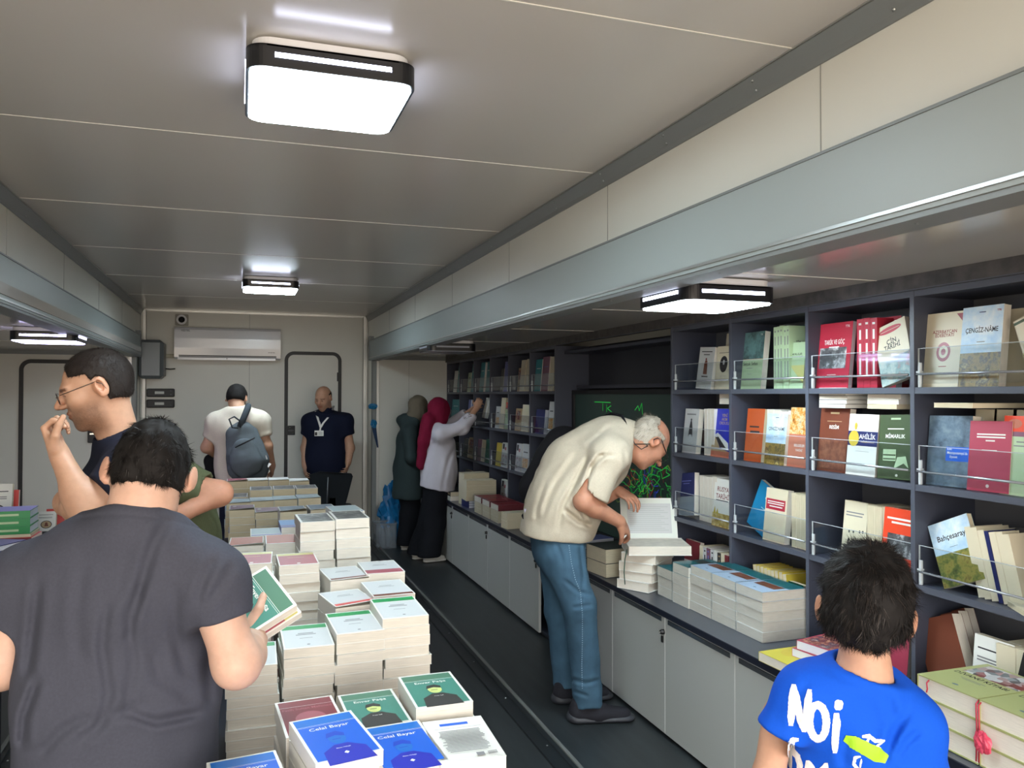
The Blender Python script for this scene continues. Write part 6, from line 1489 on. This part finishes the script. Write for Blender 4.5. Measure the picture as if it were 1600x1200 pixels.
# office chair before him
def office_chair():
    c = P(516, 800, 7.75); t = thing('office_chair', 'black office chair with tapered backrest in front of the navy polo man', 'chair', (c.x, c.y, 0)); L0 = Vector((c.x, c.y, 0)); m = cloth('chair_black', (22, 26, 30)); pl = RUB
    q = SDF(); vs = []
    def pr(px, py): p = PY(px, py, c.y - .16); return Vector((p.x - c.x, -.16, p.z))
    out = [pr(484, 742), pr(500, 737), pr(520, 738), pr(549, 740), pr(551, 744), pr(543, 775), pr(536, 800), pr(500, 800), pr(490, 795)]
    b = MB(); n = len(out); f = [v + Vector((0, -.02 - .02 * (abs(v.x) < .1), 0)) for v in out]; k = [v + Vector((0, .035, 0)) for v in out]
    b.add(f + k, [tuple(range(n)), tuple(range(n, 2 * n))[::-1]] + [(i, n + i, n + (i + 1) % n, (i + 1) % n) for i in range(n)], m); b.build('backrest', t)
    b = MB(); p0, p1 = pr(512, 745), pr(510, 785); b.tube([p0 + Vector((0, -.045, 0)), p1 + Vector((0, -.045, 0))], .006, mat('chair_seam', (96, 100, 104), .4), 6); b.build('seam', t)
    b = MB(); b.prism(rrect(.46, .44, .08), .43, .50, m, T((0, .10, 0))); b.build('seat', t)
    b = MB(); b.tube([(0, .10, .43), (0, .10, .09)], .025, pl, 12); b.box((-.03, -.18, .47), (.03, -.10, .62), pl); b.box((-.03, -.15, .42), (.03, .1, .44), pl); b.build('column', t)
    for a in range(5):
        b = MB(); x, y = .28 * math.cos(a * 1.2566), .28 * math.sin(a * 1.2566); b.tube([(0, .10, .10), (x, y + .10, .065)], [.022, .015], pl, 8); w = b.build('base_leg', t)
        b = MB(); b.lathe([(0, -.012), (.028, -.012), (.028, .012), (0, .012)], pl, 14, T((x, y + .10, .029)) @ RX(rad(90))); b.build('caster', w)
office_chair()
# ---------------------------------------------------------------- 6, 7 the two women in headscarves
def scarf(sd, H, s, neck, extra=()):
    def pt(x, y, z): return H @ Vector((x * s, y * s, z * s))
    R = H.to_3x3().to_4x4(); sd.add(ell(pt(0, -.012, .026), (.092 * s, .113 * s, .104 * s), R), .02); sd.add(ell(pt(0, .005, -.045), (.082 * s, .098 * s, .095 * s), R), .04)
    sd.add(cone(pt(0, -.02, -.08), neck, .082, .10), .05)
    for e in extra: sd.add(cone(*e[:4], *(e[4:] or (1.0,))), .03)
    sd.sub(ell(pt(0, .115, -.018), (.052 * s, .060 * s, .080 * s), R), .008)
    sd.disp += [drape(.006, 16, (1, 1, 1), 3), drape(.004, 40, (1, 1, .4), 7)]
def coat_woman():
    D = 8.25; base = P(636, 853, 8.3); base.z = 0; t = person('person in dark green hooded coat and khaki headscarf at the end wall', base); B = (base[0], base[1], 0)
    fwd = Vector((.95, .3, 0)).normalized(); sdv = Vector((-fwd.y, fwd.x, 0)); s = .97; H = T(P(654, 637, D)) @ RZ(rad(-62)) @ RX(rad(-8)); neck = P(643, 662, D); shN = P(640, 676, D - .16); shF = P(645, 672, D + .16); chest = P(641, 690, D); waist = P(638, 735, D); hip = P(638, 765, D)
    elN = P(642, 715, D - .2); wrN = P(660, 728, D - .1); elF = P(660, 700, D + .2); wrF = P(690, 672, D + .15)
    sd = SDF(); pt = head(sd, H, s); sd.add(cone(pt(0, -.02, -.04), neck, .05, .055), .03); torso(sd, neck, shN, shF, chest, waist, hip, (.11, .11, .11), fwd, rsh=.034, rn=.034, k=.03)
    for a, e_, w in ((shN, elN, wrN), (shF, elF, wrF)): sd.add(cone(Vector(a), e_, .04, .036), .03); sd.add(cone(e_, w, .036, .025), .03)
    hand(sd, wrN, (1, .2, 0), (0, 0, 1), side=1, s=.9); hand(sd, wrF, (1, .2, .1), (0, 0, 1), side=-1, s=.9)
    sdf_obj(sd, 'body', SKIN, t, B, .011, head_tint(H, s))
    q = SDF(); torso(q, neck, shN, shF, chest, waist, hip, (.165, .165, .18), fwd, q=1.25, rsh=.07, rn=.08); q.add(cone(hip, P(637, 772, D), .18, .185, 1.2, fwd), .05)
    for a, e_, w in ((shN, elN, wrN), (shF, elF, wrF)): q.add(cone(Vector(a), e_, .072, .062), .04); q.add(cone(e_, e_.lerp(w, .9), .06, .05), .03)
    q.add(cone(P(627, 656, D + .05), P(641, 670, D - .12), .05, .06), .05); q.add(cone(P(632, 652, D), P(650, 660, D - .12), .04, .045), .04)
    q.cut(P(637, 778, D), (0, 0, -1)); q.disp += [drape(.010, 8, (1, 1, .4), 3)]; sdf_obj(q, 'coat', cloth('coat_dark_green', (52, 64, 66)), t, B, .011)
    q = SDF(); scarf(q, H, s, neck + Vector((0, 0, .03))); sdf_obj(q, 'headscarf', cloth('scarf_khaki', (112, 104, 90)), t, B, .009)
    f = [(base.x - .02, base.y - .06, 0), (base.x + .10, base.y + .10, 0)]; simple_legs(t, B, Vector((hip.x, hip.y, 0)), sdv, .014, cloth('trousers_wide_black', (20, 22, 28)), f, .80, (.10, .105, .10), fdir=fwd, rt=.12, sw=.055); shoes(t, B, f, (fwd.x, fwd.y, 0), cloth('shoe_white', (200, 196, 188)), .010, cloth('sole_white', (222, 220, 214)), .9)
coat_woman()
def shirt_woman():
    D = 7.75; base = P(672, 874, 7.72); base.z = 0; t = person('person in white shirt and burgundy headscarf reaching to the far bookshelf', base); B = (base[0], base[1], 0)
    fwd = Vector((1, .18, 0)).normalized(); sdv = Vector((-fwd.y, fwd.x, 0)); s = .97; H = T(P(687, 641, D)) @ RZ(rad(-72)) @ RX(rad(-4)); neck = P(679, 664, D); shN = P(690, 678, D - .16); shF = P(692, 674, D + .16); chest = P(688, 697, D); waist = P(686, 735, D); hip = P(683, 762, D)
    elN = P(722, 668, D - .12); wrN = P(745, 637, D - .02); elF = P(712, 660, D + .22); wrF = P(738, 640, D + .16)
    sd = SDF(); pt = head(sd, H, s); sd.add(cone(pt(0, -.02, -.04), neck, .05, .055), .03); torso(sd, neck, shN, shF, chest, waist, hip, (.10, .10, .10), fwd, rsh=.034, rn=.034, k=.03)
    for a, e_, w in ((shN, elN, wrN), (shF, elF, wrF)): sd.add(cone(Vector(a), e_, .04, .038), .03); sd.add(cone(e_, w, .037, .026), .03)
    hand(sd, wrN, P(752, 617, D + .02) - wrN, (-.3, -1, .2), side=-1, s=.95, curl=(50, 50, 25), thumb=(20, 40)); hand(sd, wrF, P(748, 628, D + .14) - wrF, (0, 0, 1), side=-1, s=.9)
    sdf_obj(sd, 'body', SKINT, t, B, .009, head_tint(H, s))
    q = SDF(); torso(q, neck, shN, shF, chest, waist, hip, (.16, .18, .19), fwd, q=1.12, rsh=.066, rn=.07)
    for a, e_, w in ((shN, elN, wrN), (shF, elF, wrF)): q.add(cone(Vector(a), e_, .075, .066), .05); q.add(cone(e_, e_.lerp(w, .55), .062, .062), .04)
    q.sub(cone(elN.lerp(wrN, .3), wrN, .048, .05)); q.sub(cone(elF.lerp(wrF, .3), wrF, .048, .05))
    c0 = P(660, 757, D); c1 = P(715, 772, D); nn = Vector((0, 0, -1)) + .25 * Vector((-1, 0, 0)); q.cut(P(688, 766, D), nn); q.disp += [drape(.008, 9, (1, 1, .5), 6), creases([([(715, 690), (700, 720), (690, 770)], 3, .006), ([(675, 700), (668, 740), (660, 765)], 3, .005), ([(735, 665), (715, 680), (695, 690)], 2.5, .005)], D)]
    sdf_obj(q, 'shirt', cloth('shirt_white', (208, 204, 214), noise=.02), t, B, .009)
    q = SDF(); scarf(q, H, s, neck + Vector((0, 0, .02)), [(P(670, 655, D - .08), P(662, 690, D - .10), .07, .055), (P(662, 690, D - .10), P(657, 727, D - .10), .055, .042)]); sdf_obj(q, 'headscarf', cloth('scarf_burgundy', (120, 22, 52)), t, B, .008)
    f = [(base.x - .10, base.y + .09, 0), (base.x - .03, base.y - .08, 0)]; simple_legs(t, B, Vector((hip.x, hip.y, 0)), sdv, .013, cloth('trousers_wide_black', (20, 22, 28)), f, .84, (.115, .12, .11), rt=.13, fdir=fwd, q=1.1, sw=.055); shoes(t, B, f, (fwd.x, fwd.y, 0), cloth('shoe_white', (200, 196, 188)), .009, cloth('sole_white', (222, 220, 214)), .9)
    R = RZ(rad(10)); a = P(759, 637, D + .03)
    book('plain', .12, .20, .03, T(a) @ RY(rad(14)) @ Matrix(((0, 0, 1, 0), (1, 0, 0, 0), (0, 1, 0, 0), (0, 0, 0, 1))), 'white book the woman in the white shirt takes from the shelf', name='book')
shirt_woman()
# ---------------------------------------------------------------- 8 grey haired man bending over the worktop
def old_man():
    D = 4.02; base = P(905, 1100, D); base.z = 0; t = person('person with grey hair, beige shirt and jeans bending over an open book', base); B = (base[0], base[1], 0); s = 1.02
    fwd = Vector((1, -.08, 0)).normalized(); sdv = Vector((.08, 1, 0)).normalized()
    H = T(P(1014, 690, 3.98)) @ RZ(rad(-82)) @ RX(rad(-52)) @ RY(rad(8)); 
    neck = P(975, 686, 4.02); shN = P(952, 712, 3.86); shF = P(955, 705, 4.22); chest = P(935, 722, 4.04); waist = P(880, 775, 4.04); hip = P(868, 818, 4.03)
    elN = P(912, 783, 3.80); wrN = P(968, 815, 3.90); elF = P(935, 775, 4.26); wrF = P(968, 768, 4.22)
    sd = SDF(); pt = head(sd, H, s, nose=1.15); sd.add(cone(pt(0, -.03, -.03), neck, .062, .068), .03); sd.add(cone(pt(0, .02, -.07), neck + Vector((.03, 0, -.05)), .048, .058), .03)
    sd.add(cone(chest, waist, .12, .12), .03); sd.add(cone(waist, hip, .12, .12), .03); sd.add(cone(neck, chest, .05, .10), .03)
    for sh in (shN, shF): sd.add(cone(neck, Vector(sh), .036, .04), .03)
    for a, e_, w in ((shN, elN, wrN), (shF, elF, wrF)): sd.add(cone(Vector(a), e_, .052, .047), .03); sd.add(cone(e_, e_.lerp(w, .3), .047, .045), .02); sd.add(cone(e_.lerp(w, .3), w, .044, .030), .03)
    hand(sd, wrN, P(985, 832, 3.98) - wrN, Vector((.3, -.7, .6)), side=1, curl=(24, 30, 20), thumb=(12, 25), s=1.03)
    hand(sd, wrF, P(985, 778, 4.16) - wrF, Vector((.2, -.9, .5)), side=-1, curl=(30, 35, 25), thumb=(25, 20))
    sdf_obj(sd, 'body', SKINR, t, B, .005, head_tint(H, s, beard=.15, brow=(.7, .66, .62)))
    q = SDF(); up = (chest - waist).normalized(); bdir = sdv.cross(up)
    cN = P(926, 772, 3.82); cF = Vector(shF).lerp(elF, .8); q.add(cone(shN, cN, .082, .080), .05); q.add(cone(shF, cF, .080, .078), .05)
    q.o.append(cutp(P(925, 778, 3.82), (elN - shN).normalized() * .8 + (P(925, 800, 3.8) - P(925, 760, 3.8)).normalized() * .5, .16)); q.sub(cone(Vector(shN).lerp(elN, .78), elN, .060, .058), .004)
    q.add(cone(chest, waist, .180, .205, 1.38, bdir), .06); q.add(cone(waist, P(868, 822, 4.03), .205, .200, 1.30, bdir), .06); q.add(cone(P(893, 790, 4.03), P(886, 812, 4.03), .15, .15), .08); q.add(cone(P(897, 722, 4.05), P(952, 690, 4.03), .145, .125), .12)
    for sh in (shN, shF): q.add(cone(neck, Vector(sh), .072, .078), .06); q.add(cone(chest, Vector(sh), .12, .078), .06)
    q.cut(P(868, 836, 4.03), V(P(866, 850, 4.03) - P(880, 790, 4.03)) * .6 + np.array((.0, 0, -.13)))
    collar_cut(q, P(985, 688, 4.02), (.93, -.32, -.12))
    cr = [([(925, 700), (905, 740), (880, 790), (872, 825)], 4, 0.0088), ([(948, 705), (925, 730), (912, 765)], 3.5, 0.0096), ([(900, 710), (865, 760), (845, 810)], 4.5, 0.0072), ([(880, 795), (905, 815), (925, 822)], 3.5, 0.0112), ([(895, 775), (910, 800), (918, 822)], 3, 0.0080), ([(960, 712), (935, 712), (920, 735)], 3, 0.0064), ([(855, 750), (840, 790), (838, 815)], 4, 0.0056), ([(975, 700), (978, 730), (962, 760)], 3, 0.0048), ([(955, 665), (925, 690), (905, 720)], 4, 0.0040)]
    q.disp += [creases(cr, 4.02), drape(.004, 14, (1, 1, 1), 3)]
    sdf_obj(q, 'shirt', cloth('shirt_beige', (192, 182, 163), bs=500), t, B, .0055)
    q = SDF(); ax = Vector((.93, -.32, -.12)).normalized(); c0 = P(983, 687, 4.02); q.add(cone(c0 - ax * .015, c0 + ax * .022, .104, .096), .01); q.sub(cone(c0 - ax * .08, c0 + ax * .12, .074, .072)); q.cut(c0 + ax * .03, ax); q.cut(c0 - ax * .035, -ax); sdf_obj(q, 'collar', cloth('shirt_beige', (192, 182, 163), bs=500), t, B, .005)
    # jeans
    q = SDF(); kN = P(905, 945, 3.90); aN = P(918, 1078, 3.93); kF = P(875, 955, 4.18); aF = P(885, 1068, 4.20)
    q.add(cone(P(868, 815, 4.03), P(872, 850, 4.03), .168, .165, 1.25, fwd), .05)
    q.add(cone(P(876, 868, 3.93), kN, .104, .082), .05); q.add(cone(kN, aN, .080, .070), .03); q.add(cone(P(872, 868, 4.14), kF, .10, .078), .05); q.add(cone(kF, aF, .076, .066), .03); q.add(cone(aN, P(919, 1100, 3.93), .070, .070), .02); q.add(cone(aF, P(886, 1092, 4.20), .066, .066), .02); q.cut(P(919, 1095, 3.93), (0, -.25, -1)); q.o[-1] = ('c', ((lambda X: .075 + .02 * np.sin(X[:, 0] * 40) * .3 - X[:, 2]), None, None), .006)
    q.disp += [creases([([(905, 850), (912, 900), (906, 950)], 3, .007), ([(880, 905), (905, 925), (928, 930)], 3, .008), ([(895, 950), (925, 945)], 3, .008), ([(890, 1060), (915, 1068), (938, 1062)], 3, .008), ([(895, 1080), (920, 1088)], 2.5, .008), ([(870, 850), (880, 880)], 3, .006)], 3.98), drape(.004, 16, (1, 1, .7), 5)]
    jo, jv, jf = sdf_obj(q, 'jeans', mat('denim', (62, 90, 110), .8, noise=.25, scale=9, bump=.3, bscale=700, spec=.2), t, B, .0065)
    tree = BVHTree.FromPolygons([tuple(v) for v in jv], [tuple(f) for f in jf]); st = mat('denim_stitch', (120, 146, 166), .8); b = MB()
    path = [(889, 852), (893, 880), (899, 905), (907, 925), (910, 960), (910, 1000), (909, 1040), (910, 1078)]
    for (ax_, ay_), (bx_, by_) in zip(path, path[1:]):
        n = max(2, int((by_ - ay_) / 3.2))
        for k in range(n):
            for u0, u1 in ((k / n, (k + .45) / n),):
                p_ = []
                for u_ in (u0, u1):
                    d_ = ray(ax_ + (bx_ - ax_) * u_, ay_ + (by_ - ay_) * u_).normalized(); hh = tree.ray_cast(ORG, d_)
                    if hh[0] is not None: p_.append(hh[0] - d_ * .0015)
                if len(p_) == 2: b.add([p_[0] - Vector((.0022, 0, 0)), p_[0] + Vector((.0022, 0, 0)), p_[1] + Vector((.0022, 0, 0)), p_[1] - Vector((.0022, 0, 0))], [(0, 1, 2, 3)], st)
    b.v = [tuple(Vector(v) - Vector(B)) for v in b.v]; b.build('stitching', jo)
    for hl, tw, dd in ((P(893, 1120, 3.92), Vector((1, -.25, 0)), 0), (P(868, 1098, 4.16), Vector((1, -.1, 0)), 0)):
        hl.z = 0; q = SDF(); shoe(q, hl, hl + tw, 1.12); o, _, _ = sdf_obj(q, 'shoe', cloth('sneaker_black', (38, 38, 44)), t, B, .006)
        q = SDF(); sole(q, hl, hl + tw, 1.14); q.add(cone(hl + Vector((.02, 0, .03)), hl + Vector((.05, 0, .025)), .04, .045, 1.3, (0, 0, 1)), .02); q.cut((0, 0, .001), (0, 0, -1)); sdf_obj(q, 'sole', mat('sole_smoke', (48, 50, 56), .5), o, B, .006)
    wht = mat('hair_silver', (178, 170, 156), .5, spec=.4); wh2 = mat('hair_grey', (110, 104, 96), .5)
    hs = hair_shell(H, s, .005, lambda x, y, z: np.maximum(hairline_std(x, y, z, nape=-.060, side=-.004, front=.055), np.where(y > -.060, (z - .050) + .15 * (.06 - np.abs(x)), -1)), noise=.003, f=70, seed=13)
    add_hair('hair', hs, H, .0045, wht, t, B, 6000, .022, .0011, back_flow(H, s), seed=9, spread=.9, lift=.25, jit=.5, m2=wh2, frac2=.3)
    g = MB(); f_ = mat('glasses_black', (18, 18, 20), .3)
    for k in (-1, 1):
        g.tube([pt(k * .066, .100, .012), pt(k * .078, .05, .018), pt(k * .083, -.006, .028), pt(k * .086, -.026, .014), pt(k * .085, -.032, -.006)], .0026, f_, 8)
        ring = [pt(k * .035 + .026 * math.cos(a * .5236), .106, .0 + .018 * math.sin(a * .5236)) for a in range(13)]; g.tube(ring, .0018, f_, 6)
    g.tube([pt(-.009, .110, .004), pt(.009, .110, .004)], .0018, f_, 6)
    g.tube([pt(-.085 * 1, -.032, -.006), P(1012, 697, 3.88), P(1002, 702, 3.90), P(992, 694, 3.91), P(986, 680, 3.92), P(981, 665, 3.95)], .0022, f_, 6); g.tube([pt(.085, -.032, -.006), pt(.085, -.032, -.006) + Vector((0, 0, -.02)), P(992, 694, 3.91)], .0022, f_, 6)
    g.v = [tuple(Vector(v) - Vector(B)) for v in g.v]; g.build('glasses', t)
    # backpack slung on his far side
    bk = P(850, 730, 4.3); t2 = thing('backpack', 'black backpack on the back of the bending man, mostly hidden by the beige shirt', 'backpack', bk); m = cloth('black_nylon', (18, 18, 22)); q = SDF()
    q.add(cone(P(880, 697, 4.16), P(845, 760, 4.14), .115, .12, 1.1, bdir), .05); q.disp.append(drape(.006, 10, (1, 1, 1), 4)); sdf_obj(q, 'bag', m, t2, bk, .009)
    b = MB(); rel = lambda pts: [Vector(p) - bk for p in pts]
    b.tube(rel([P(842, 775, 4.12), P(826, 795, 4.06), P(818, 806, 4.02), P(824, 818, 3.98), P(832, 814, 3.97), P(833, 800, 3.98), P(828, 785, 4.0)]), .011, m, 8); b.build('strap', t2)
    b = MB(); b.tube(rel([P(935, 655, 4.18), P(955, 646, 4.10), P(972, 650, 4.0), P(979, 665, 3.945)]), .007, m, 8); b.build('shoulder_strap', t2)
    b = MB(); b.quad(*rel([P(819, 795, 3.99), P(829, 795, 3.97), P(827, 812, 3.97), P(822, 812, 3.98)]), mat('lilac_tag', (190, 186, 214), .6)); b.build('tag', t2)
old_man()
# ---------------------------------------------------------------- 9 boy in the blue t-shirt
def boy():
    D = 1.60; base = P(1345, 1250, D); base.z = 0; t = person('child with thick black hair in blue printed t-shirt seen from behind', base); B = (base[0], base[1], 0); s = .90
    az = 42.5; H = T(P(1353, 944, 1.62)) @ RZ(rad(-az + 2)) @ RY(rad(5)) @ RX(rad(2)); fwd = Vector((math.sin(rad(az)), math.cos(rad(az)), 0)); rt = Vector((fwd.y, -fwd.x, 0))
    neck = P(1350, 1052, 1.61); shL = P(1262, 1085, 1.60); shR = P(1420, 1133, 1.60); chest = P(1345, 1135, 1.63); waist = P(1348, 1230, 1.63); hip = P(1345, 1300, 1.62)
    elL = P(1201, 1215, 1.66); wrL = P(1194, 1330, 1.66); elR = P(1440, 1270, 1.62); wrR = P(1440, 1340, 1.8)
    sd = SDF(); pt = head(sd, H, s, eo=.012, ez=-.022); sd.add(cone(pt(0, -.020, -.04), neck, .046, .047), .02); sd.add(cone(neck, chest, .045, .07), .03)
    torso(sd, neck, shL, shR, chest, waist, hip, (.09, .09, .09), fwd, rsh=.028, rn=.028, k=.02)
    for a, e_, w in ((P(1218, 1115, 1.66), elL, wrL), (shR, elR, wrR)): sd.add(cone(Vector(a), e_, .033, .031), .02); sd.add(cone(e_, w, .031, .022), .02)
    hand(sd, wrL, (0, .1, -1), -rt, side=1, s=.75, curl=(20, 25, 15)); hand(sd, wrR, (0, .6, -.6), (0, 0, 1), side=-1, s=.75)
    sdf_obj(sd, 'body', SKINB, t, B, .0042, head_tint(H, s))
    q = SDF(); cL = P(1218, 1145, 1.60); cR = P(1430, 1215, 1.61); q.add(cone(shL, cL, .048, .048), .04); q.add(cone(shR, cR, .050, .054), .04)
    q.o.append(cutp(P(1212, 1141, 1.6), P(1205, 1178, 1.6) - P(1232, 1115, 1.6), .12)); q.sub(cone(Vector(shL).lerp(elL, .4), elL, .039, .038), .003)
    torso(q, neck, shL, shR, chest, waist, hip, (.122, .130, .134), fwd, q=1.5, rsh=.045, rn=.050, k=.05)
    q.add(cone(hip, hip + Vector((0, 0, -.08)), .136, .138, 1.4, fwd), .03)
    collar_cut(q, P(1344, 1043, 1.60), Vector((0, 0, 1)) + rt * .30 - fwd * .12)
    q.sub(cone(neck + Vector((0, 0, -.01)), pt(0, -.02, -.05), .054, .058), .003)
    cr = [([(1385, 1085), (1400, 1130), (1390, 1180)], 8, .004), ([(1420, 1110), (1395, 1150), (1380, 1195)], 7, .006), ([(1440, 1140), (1415, 1160), (1400, 1185)], 6, .005), ([(1325, 1150), (1318, 1180), (1322, 1200)], 8, .004), ([(1262, 1062), (1245, 1100), (1240, 1140)], 7, .004), ([(1290, 1045), (1320, 1060), (1370, 1078)], 6, .002)]
    q.disp += [creases(cr, 1.65), drape(.0025, 16, (1, 1, .4), 3)]
    o, vs, fs = sdf_obj(q, 't_shirt', cloth('tee_blue', (14, 78, 190), noise=.03), t, B, .0042)
    tree = BVHTree.FromPolygons([tuple(v) for v in vs], [tuple(f) for f in fs]); cb = MB()
    def on(px, py, off):
        d = ray(px, py).normalized(); h = tree.ray_cast(ORG, d)
        return h[0] - d * off if h[0] is not None else P(px, py, 1.5)
    WP = mat('print_white', (226, 226, 224), .6, noise=.12, scale=90); LP = mat('print_lime', (150, 196, 34), .6); rng = random.Random(4)
    def brush(b, pts, w, m, off=.0012, rough=.8, close=False):
        L = []; n = 8
        pp = [Vector((x, y, 0)) for x, y in pts]; 
        if close: pp.append(pp[0])
        for a, c in zip(pp, pp[1:]):
            for k in range(n): L.append(a.lerp(c, k / n))
        L.append(pp[-1]); row = []
        for i, p in enumerate(L):
            tdir = (L[min(i + 1, len(L) - 1)] - L[max(i - 1, 0)]).normalized() if not close or 0 < i < len(L) - 1 else (L[1] - L[-2]).normalized(); nv = Vector((-tdir.y, tdir.x, 0))
            ww = (w[0] + (w[1] - w[0]) * i / (len(L) - 1)) / 2 if isinstance(w, tuple) else w / 2
            if not close: ww *= min(1, .55 + 2.2 * i / len(L), .55 + 2.2 * (len(L) - 1 - i) / len(L))
            r1, r2 = rng.uniform(-rough, rough) * .5, rng.uniform(-rough, rough) * .5
            row.append([on(p.x + nv.x * (ww * f + (r1 if f < 0 else r2) * abs(f)), p.y + nv.y * (ww * f + (r1 if f < 0 else r2) * abs(f)), off) for f in (-1, -.5, 0, .5, 1)])
        vs_ = [v for r in row for v in r]; fs_ = [(5 * i + j, 5 * i + j + 1, 5 * i + j + 6, 5 * i + j + 5) for i in range(len(row) - 1) for j in range(4)]
        b.add(vs_, fs_, m)
    def fin(b, name): b.v = [tuple(Vector(v) - Vector(B)) for v in b.v]; x = b.build(name, o)
    b = MB(); brush(b, [(1240, 1069), (1238, 1092), (1237, 1112), (1235.5, 1134)], (12, 12), WP); brush(b, [(1241, 1072), (1246, 1098), (1250, 1122), (1256, 1143)], 11, WP, .0016); brush(b, [(1265, 1077), (1262, 1100), (1259, 1122), (1257, 1144)], (12, 10), WP, .0020)
    brush(b, [(1278 + 13.5 * math.cos(a * .5236) , 1128 + 27 * math.sin(a * .5236) + 1.5 * math.cos(a * .5236)) for a in range(12)], 12, WP, .0013, close=True)
    brush(b, [(1307, 1114), (1307, 1135), (1305, 1155), (1304.5, 1177)], (13, 11), WP, .0013); brush(b, [(1304, 1101), (1310, 1101.5), (1317, 1103)], 16, WP, .0013)
    brush(b, [(1248, 1156), (1238, 1156), (1237, 1172), (1246, 1182), (1250, 1196), (1246, 1214), (1234, 1216)], 9, WP, .0013); brush(b, [(1234, 1158), (1235, 1200)], 7, WP, .0017)
    brush(b, [(1262, 1188), (1262, 1240)], 10, WP, .0013); brush(b, [(1264, 1190), (1276, 1215), (1290, 1194)], 9, WP, .0016); brush(b, [(1291, 1192), (1291, 1240)], 9, WP, .0013); fin(b, 'print_lettering')
    b = MB(); brush(b, [(1347, 1151), (1358, 1150), (1368, 1158), (1383, 1157)], (7, 5), WP, .0013); brush(b, [(1358, 1152), (1353, 1164), (1366, 1172)], 4, WP, .0016); brush(b, [(1382, 1158), (1370, 1166), (1376, 1170), (1364, 1174)], 3.5, WP, .0016); brush(b, [(1345, 1182), (1336, 1184), (1334, 1194), (1342, 1203), (1356, 1204)], 5, WP, .0013); brush(b, [(1346, 1186), (1344, 1200)], 3, WP, .0016); fin(b, 'print_script')
    b = MB(); brush(b, [(1320, 1153), (1340, 1163), (1362, 1175), (1386, 1187)], (18, 25), LP, .0022, 1.2); fin(b, 'print_stripe')
    # shorts and legs
    q = SDF(); h0 = Vector((hip.x, hip.y, .74)); q.add(cone(h0, h0 - Vector((0, 0, .06)), .125, .125, 1.3, fwd), .05)
    f = [h0 - rt * .08, h0 + rt * .08]
    for a in f: q.add(cone(Vector((a.x, a.y, .64)), Vector((a.x, a.y, .08)), .075, .05), .03)
    q.disp.append(drape(.004, 14, (1, 1, .5), 6)); sdf_obj(q, 'trousers', cloth('jeans_dark', (34, 42, 60)), t, B, .009)
    shoes(t, B, [(a.x, a.y) for a in f], (fwd.x, fwd.y, 0), cloth('shoe_dark', (34, 34, 36)), .008, None, .85)
    hs = hair_shell(H, s, .024, lambda x, y, z: np.maximum(hairline_std(x, y, z, nape=-.070, side=.005, front=.085), np.where(np.abs(x) > .06, .026 - np.hypot(y + .012, (z + .026) * .7), -1)), side_k=.6, noise=.004, f=50, seed=21)
    add_hair('hair', hs, H, .004, HAIRB, t, B, 24000, .024, .0011, back_flow(H, s), seed=22, spread=.8, lift=.12, jit=.3, m2=mat('hair_brown_strand', (50, 40, 34), .5), frac2=.12)  # a few strands, picked at random, take a browner hair colour
boy()
# ---------------------------------------------------------------- bags and tub on the floor at the end wall
BL = acrylic('thin_blue_film'); nt = BL.node_tree
for n in nt.nodes:
    if n.type == 'BSDF_TRANSPARENT': n.inputs[0].default_value = (.75, .85, .9, 1)
bagm = mat('blue_plastic_bag', (24, 104, 158), .25, noise=.3, scale=14)
t = tag(crumple(21, .17, bagm, T((1.60, 8.62, .30)), (1.0, .8, 1.9), 16).build('plastic_bag'), 'bulging blue plastic bag on the floor behind the women', 'bag')
t = thing('plastic_tub', 'clear plastic tub with bottles standing at the corner pillar', 'tub', (1.445, 8.40, 0))
TUB = mat('clear_tub', (150, 160, 170), .2, alpha=.35)
b = MB(); b.ring(rrect(.22, .22, .03), rrect(.21, .21, .025), .01, .26, TUB); b.prism(rrect(.22, .22, .03), 0, .01, TUB); b.build('body', t)
b = MB(); b.ring(rrect(.235, .235, .03), rrect(.212, .212, .025), .25, .265, TUB); b.build('rim', t)
for k, (x, y) in enumerate(((1.42, 8.36), (1.48, 8.40), (1.42, 8.44))):
    q = thing('water_bottle', ['front', 'right', 'rear'][k] + ' clear water bottle inside the plastic tub', 'bottle', (x, y, .011)); b = MB(); b.lathe([(0, 0), (.03, 0), (.031, .13), (.022, .16), (.011, .185), (.011, .2)], mat('bottle_clear', (170, 184, 196), .1, alpha=.5), 12); b.build('body', q); b = MB(); b.lathe([(.0125, .195), (.0125, .212), (0, .212)], C['sky'], 12); b.build('cap', q)
